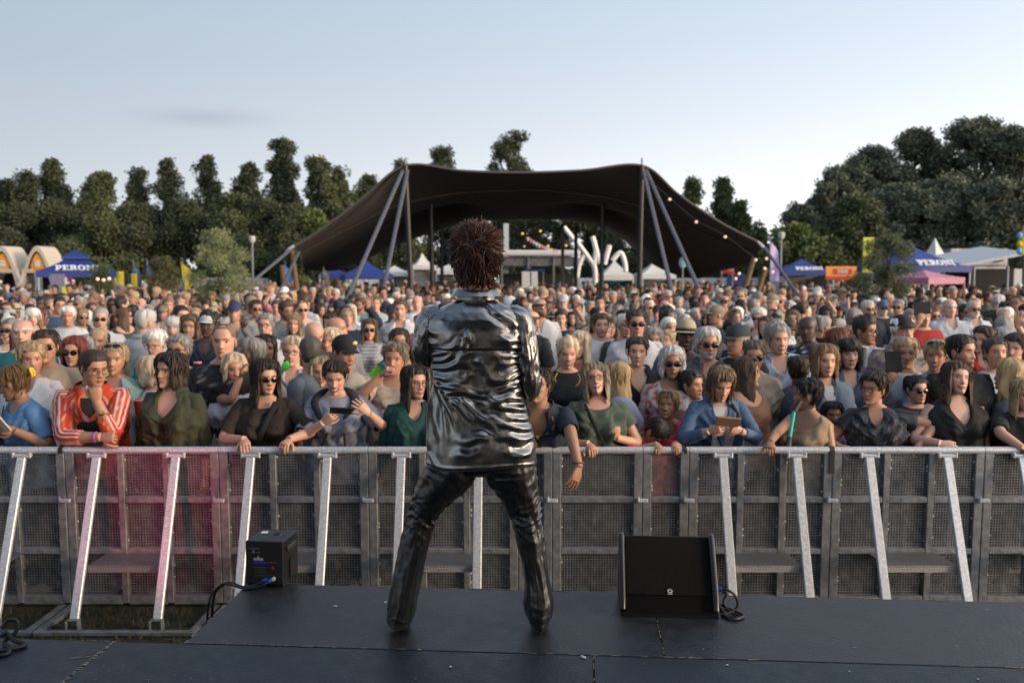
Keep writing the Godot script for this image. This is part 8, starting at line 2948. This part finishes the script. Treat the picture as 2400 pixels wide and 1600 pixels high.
func build_crowd() -> void:
	var r := RandomNumberGenerator.new()
	r.seed = 911
	var spots := []
	for p in front_specs:
		if p.has("pos"):
			spots.append(p.pos)
	var want := 300 - front_specs.size()
	var list := []
	var tries := 0
	# fill the field row by row, nearest first
	var d := 7.55
	while list.size() < want and d < 30.0:
		var half := 1200.0 / FOCAL * d + 0.2
		var x := -half + r.randf() * 0.4
		while x < half:
			var pos := Vector3(x + r.randf_range(-0.10, 0.10), 0, -d + r.randf_range(-0.16, 0.16))
			x += r.randf_range(0.56, 0.86)
			var ok := true
			for q in spots:
				if (q as Vector3).distance_to(pos) < 0.44:
					ok = false
					break
			if not ok:
				continue
			var hp := px_of(pos + Vector3(0, 1.58, 0))
			if hp.x < -25 or hp.x > 2425:
				continue
			if hp.x > 1010 and hp.x < 1225 and hp.y > 700:
				continue
			# keep the people picked out by hand in view
			for s in front_specs:
				if absf(s.px - hp.x) < 34 and s.py < hp.y - 6 and hp.y - float(s.py) < 75 and s.get("d", 0.0) > -pos.z:
					ok = false
					break
			if not ok:
				continue
			spots.append(pos)
			list.append(pos)
		d += r.randf_range(0.56, 0.72)
	list.sort_custom(func(a, b): return a.z > b.z)
	list = list.slice(0, want)
	var far_from := -(list[list.size() - 1] as Vector3).z
	print("individuals ", list.size(), " to ", far_from)
	var taken := {}
	var i := 0
	for pos in list:
		var male := r.randf() < 0.44
		var top := pick_top(r)
		var hr := pick_hair(r, male)
		var p := {"pos": pos, "sex": "m" if male else "f", "s": r.randf_range(1.0, 1.11) if male else r.randf_range(0.93, 1.03), "fat": r.randf_range(0.0, 0.5), "hair": hr[0], "len": hr[2], "vol": r.randf_range(0.85, 1.4), "lod": 2 if -pos.z > 9.5 else 1, "seed": 40.0 + i * 0.73,
			"skin": [SKINS.pale, SKINS.fair, SKINS.fair, SKINS.fair, SKINS.tan, SKINS.tan, SKINS.tan, SKINS.olive, SKINS.brown, SKINS.dark][r.randi() % 10], "wide": r.randf_range(0.94, 1.07), "nose": r.randf_range(0.75, 1.3)}
		var hc: Color = HAIRS[hr[1]]
		if p.skin == SKINS.dark or p.skin == SKINS.brown:
			hc = HAIRS.black
		var jig := r.randf_range(0.8, 1.25)
		p.hc = Color(hc.r * jig, hc.g * jig, hc.b * jig)
		var tj := r.randf_range(0.85, 1.1)
		p.top = Color(top[1] * tj, top[2] * tj, top[3] * tj)
		p.neck = ["crew", "crew", "crew", "v", "scoop", "open"][r.randi() % 6] if male else ["crew", "v", "scoop", "deep", "tank", "scoop"][r.randi() % 6]
		p.sleeve = r.randf_range(0.38, 0.48) if r.randf() < 0.7 else (0.95 if r.randf() < 0.6 else 0.0 if not male else 0.45)
		p.baggy = r.randf_range(0.2, 0.9)
		p.collar = male and r.randf() < 0.35
		p.turn = -atan2(pos.x, -pos.z) * 0.8 + r.randfn() * 0.22
		p.yaw = r.randfn() * 0.32
		p.pitch = r.randfn() * 0.10
		p.roll = r.randfn() * 0.06
		p.smile = [0, 0, 1, 1, 2][r.randi() % 5]
		var extra := ""
		var q := r.randf()
		if q < 0.20:
			p.glasses = "sun"
			extra = " and sunglasses"
		elif q < 0.28:
			p.glasses = "clear"
			extra = " and glasses"
		elif q < 0.36 and not male:
			p.glasses = "up"
			extra = " with raised sunglasses"
		elif q < 0.43:
			p.hat = "cap"
			var hk := r.randi() % 4
			p.hatc = [Color(0.02, 0.02, 0.025), Color(0.6, 0.6, 0.6), Color(0.03, 0.05, 0.12), Color(0.3, 0.25, 0.18)][hk]
			extra = " and " + ["black", "white", "navy", "tan"][hk] + " cap"
		elif q < 0.46:
			p.hat = "straw"
			p.hatc = Color(0.5, 0.42, 0.28)
			extra = " and straw hat"
		if r.randf() < 0.10:
			p.away = true
			p.turn += PI * 0.8
			extra += ", turned away"
		if r.randf() < 0.14:
			p.pat = ["hstripe", "floral", "swirl", "vstripe"][r.randi() % 4]
			p.top2 = Color(0.5, 0.5, 0.5) if p.top.r < 0.2 else Color(0.12, 0.14, 0.2)
		if male and r.randf() < 0.3:
			p.beard = r.randf_range(0.4, 0.8)
		var act := r.randf()
		if act < 0.05 and not p.get("away", false):
			var sd := "l" if r.randf() < 0.5 else "r"
			var sg := -1.0 if sd == "l" else 1.0
			p[sd] = {"w": Vector3(sg * 0.24, 1.72, 0.18), "hand": "spread", "dir": Vector3(0, 1, 0.1), "back": Vector3(0, 0, -1), "pole": Vector3(sg, -0.3, 0.2)}
			extra += ", one arm raised"
		elif act < 0.10:
			p.l = {"w": Vector3(0.10, 1.12, 0.20), "hand": "relax", "pole": Vector3(-1, -1, 0)}
			p.r = {"w": Vector3(-0.10, 1.16, 0.22), "hand": "relax", "pole": Vector3(1, -1, 0)}
			extra += ", arms folded"
		var hp := px_of((pos as Vector3) + Vector3(0, 1.58, 0))
		var rown := int(round((-(pos as Vector3).z - 6.4) / 0.6)) + 1
		var lab := "person in %s %s%s, %s row, below %s" % [top[0], "patterned top" if p.has("pat") else "shirt" if p.collar else "top", extra, ORD[clampi(rown, 0, 22)], beside(hp.x)]
		var again := 0
		while taken.has(lab) and again < 12:
			top = pick_top(r)
			p.top = Color(top[1] * tj, top[2] * tj, top[3] * tj)
			lab = "person in %s %s%s, %s row, below %s" % [top[0], "patterned top" if p.has("pat") else "shirt" if p.collar else "top", extra, ORD[clampi(rown, 0, 22)], beside(hp.x)]
			again += 1
		taken[lab] = true
		if lab.split(" ").size() > 16:
			lab = lab.replace(", below ", ", ").replace(" the performer's", " performer's")
		var o := person(p)
		p.node = o
		p.lab = lab
		tag(o, lab, "person", "people in the crowd")
		i += 1
	far_crowd(far_from + 0.35, r)


func far_person(mb: MB, pos: Vector3, r: RandomNumberGenerator) -> void:
	var male := r.randf() < 0.46
	var s := r.randf_range(1.0, 1.12) if male else r.randf_range(0.92, 1.04)
	var top := pick_top(r)
	var hr := pick_hair(r, male)
	var skin: Color = [SKINS.pale, SKINS.fair, SKINS.fair, SKINS.tan, SKINS.tan, SKINS.olive, SKINS.brown][r.randi() % 7]
	var hc: Color = HAIRS[hr[1]]
	if skin == SKINS.brown:
		hc = HAIRS.black
	var T := Transform3D(Basis(Vector3.UP, r.randfn() * 0.35).scaled(Vector3.ONE * s), pos)
	var tc := Color(top[1], top[2], top[3])
	var w := 1.0 + r.randf_range(-0.08, 0.2)
	# torso
	mb.col = tc
	mb.tube(PackedVector3Array([T * Vector3(0, 0.84, 0), T * Vector3(0, 1.1, 0), T * Vector3(0, 1.3, 0), T * Vector3(0, 1.40, -0.01), T * Vector3(0, 1.455, -0.01)]), PackedFloat32Array([0.17 * s * w, 0.165 * s * w, 0.19 * s * w, 0.165 * s, 0.06 * s]), 9, false, 0.62, T.basis.z)
	for sd in [-1.0, 1.0]:
		var up := r.randf() < 0.035
		var sh := Vector3(sd * 0.165, 1.37, 0)
		var el := Vector3(sd * 0.225, 1.12, 0.0) if not up else Vector3(sd * 0.25, 1.5, 0.12)
		var wr := Vector3(sd * r.randf_range(0.08, 0.24), 0.92 + 0.25 * r.randf(), 0.18) if not up else Vector3(sd * 0.2, 1.78, 0.15)
		mb.tube(PackedVector3Array([T * sh, T * sh.lerp(el, 0.6), T * el, T * wr]), PackedFloat32Array([0.058, 0.052, 0.04, 0.03]), 5, true, 1.0, Vector3.ZERO, PackedColorArray([tc, tc, skin, skin]))
	# head and neck
	mb.col = skin
	mb.tube(PackedVector3Array([T * Vector3(0, 1.41, -0.01), T * Vector3(0, 1.51, 0)]), PackedFloat32Array([0.055, 0.05]), 6, false)
	var X := T * Transform3D(Basis.from_euler(Vector3(r.randfn() * 0.1, r.randfn() * 0.3, r.randfn() * 0.06)), Vector3(0, 1.59, 0.005))
	var g := PackedVector3Array()
	var hn := 10 if -pos.z < 26.0 else 7
	for k in 7:
		var y := lerpf(-0.118, 0.1155, k / 6.0)
		for q in hn:
			g.append(X * head_raw(TAU * q / hn - PI, y))
	mb.grid(g, 7, hn, true)
	mb.col = Color(skin.r * 1.05, skin.g * 0.95, skin.b * 0.9)
	mb.tri(X * Vector3(-0.014, -0.042, 0.088), X * Vector3(0.014, -0.042, 0.088), X * Vector3(0, -0.036, 0.112))
	mb.tri(X * Vector3(-0.012, -0.042, 0.089), X * Vector3(0, -0.036, 0.112), X * Vector3(0, 0.012, 0.09))
	mb.tri(X * Vector3(0.012, -0.042, 0.089), X * Vector3(0, 0.012, 0.09), X * Vector3(0, -0.036, 0.112))
	var sun := r.randf() < 0.25
	mb.col = Color(0.01, 0.01, 0.012) if sun else Color(0.05, 0.03, 0.025)
	for sd in [-1.0, 1.0]:
		mb.ball(X * Transform3D(Basis(), Vector3(sd * 0.031, 0.0, 0.082)), Vector3(0.026, 0.019, 0.012) if sun else Vector3(0.013, 0.006, 0.007), 4, 6)
	mb.col = Color(skin.r * 0.6, skin.g * 0.35, skin.b * 0.33)
	mb.ball(X * Transform3D(Basis(), Vector3(0, -0.066, 0.086)), Vector3(0.022, 0.005, 0.006), 4, 6)
	# hair
	if hr[0] != "bald":
		var st: String = hr[0]
		var cols := 14 if -pos.z < 26.0 else 9
		var p := PackedVector3Array()
		var pc := PackedColorArray()
		var long_: bool = st in ["long", "wavy", "bob", "fringe"]
		for k in 6:
			var v := k / 5.0
			for q in cols:
				var th := TAU * q / cols - PI
				var e := hair_end(st, absf(th), hr[2])
				var y := 0.1155 - (0.1155 - e) * (1.0 - cos(v * PI / 2.0))
				if e < -0.03:
					y = 0.1155 - 0.1155 * (1.0 - cos(minf(1.0, v / 0.55) * PI / 2.0)) if v < 0.55 else lerpf(0.0, e, (v - 0.55) / 0.45)
				var h := head_raw(th, clampf(y, -0.012 if long_ else -0.1, 0.1155))
				var dv := (h - Vector3(0, 0, -0.005)).normalized()
				var o := h + dv * (0.018 if st not in ["crop", "receding", "tonsure"] else 0.007) * (1.0 + 0.5 * noise.get_noise_3d(h.x * 30.0 + pos.x * 9.0, h.y * 30.0, h.z * 30.0))
				if y < 0.0 and long_:
					o.y = y
					o.x *= 1.0 - y * 0.8
				p.append(X * o)
				var tn := 1.0 + 0.35 * noise.get_noise_2d(th * 6.0 + pos.x * 5.0, y * 9.0)
				pc.append(Color(hc.r * tn, hc.g * tn, hc.b * tn))
		mb.grid(p, 6, cols, true, true, pc)
	if r.randf() < 0.08:
		mb.col = [Color(0.03, 0.03, 0.035), Color(0.65, 0.65, 0.65), Color(0.5, 0.42, 0.28), Color(0.05, 0.08, 0.25)][r.randi() % 4]
		mb.ball(X * Transform3D(Basis(), Vector3(0, 0.045, -0.004)), Vector3(0.094, 0.085, 0.112), 6, 10)
		mb.tube(PackedVector3Array([X * Vector3(0, 0.045, 0.06), X * Vector3(0, 0.035, 0.16)]), PackedFloat32Array([0.075, 0.06]), 8, true, 0.12, X.basis.y)
	# legs
	mb.col = [Color(0.03, 0.035, 0.06), Color(0.02, 0.02, 0.022), Color(0.06, 0.08, 0.14), Color(0.3, 0.26, 0.2)][r.randi() % 4]
	for sd in [-1.0, 1.0]:
		mb.tube(PackedVector3Array([T * Vector3(sd * 0.09, 0.92, 0), T * Vector3(sd * 0.1, 0.0, 0)]), PackedFloat32Array([0.095, 0.055]), 5, false)


func far_crowd(from: float, r: RandomNumberGenerator) -> void:
	var mb := MB.new()
	var d := from
	var count := 0
	while d < 50.0:
		var half := 1200.0 / FOCAL * d + 2.5
		var gap := lerpf(0.66, 1.25, smoothstep(from, 44.0, d))
		var x := -half + r.randf() * gap
		while x < half:
			var pos := Vector3(x + r.randf_range(-0.15, 0.15), 0, -d + r.randf_range(-0.22, 0.22))
			x += gap * r.randf_range(0.75, 1.3)
			far_person(mb, pos, r)
			count += 1
		d += gap * r.randf_range(0.85, 1.15)
	# the sides of the field just outside the picture
	for i in 90:
		var z := r.randf_range(7.4, from)
		var sx := 1.0 if r.randf() < 0.5 else -1.0
		far_person(mb, Vector3(sx * (1200.0 / FOCAL * z + r.randf_range(0.5, 2.2)), 0, -z), r)
	print("far crowd ", count, " triangles ", mb.tri_count())
	var o := put(mb, "crowd", vmat("crowd", 0.75))
	tag(o, "dense festival crowd filling the field as far as the stalls", "crowd", "", "stuff")
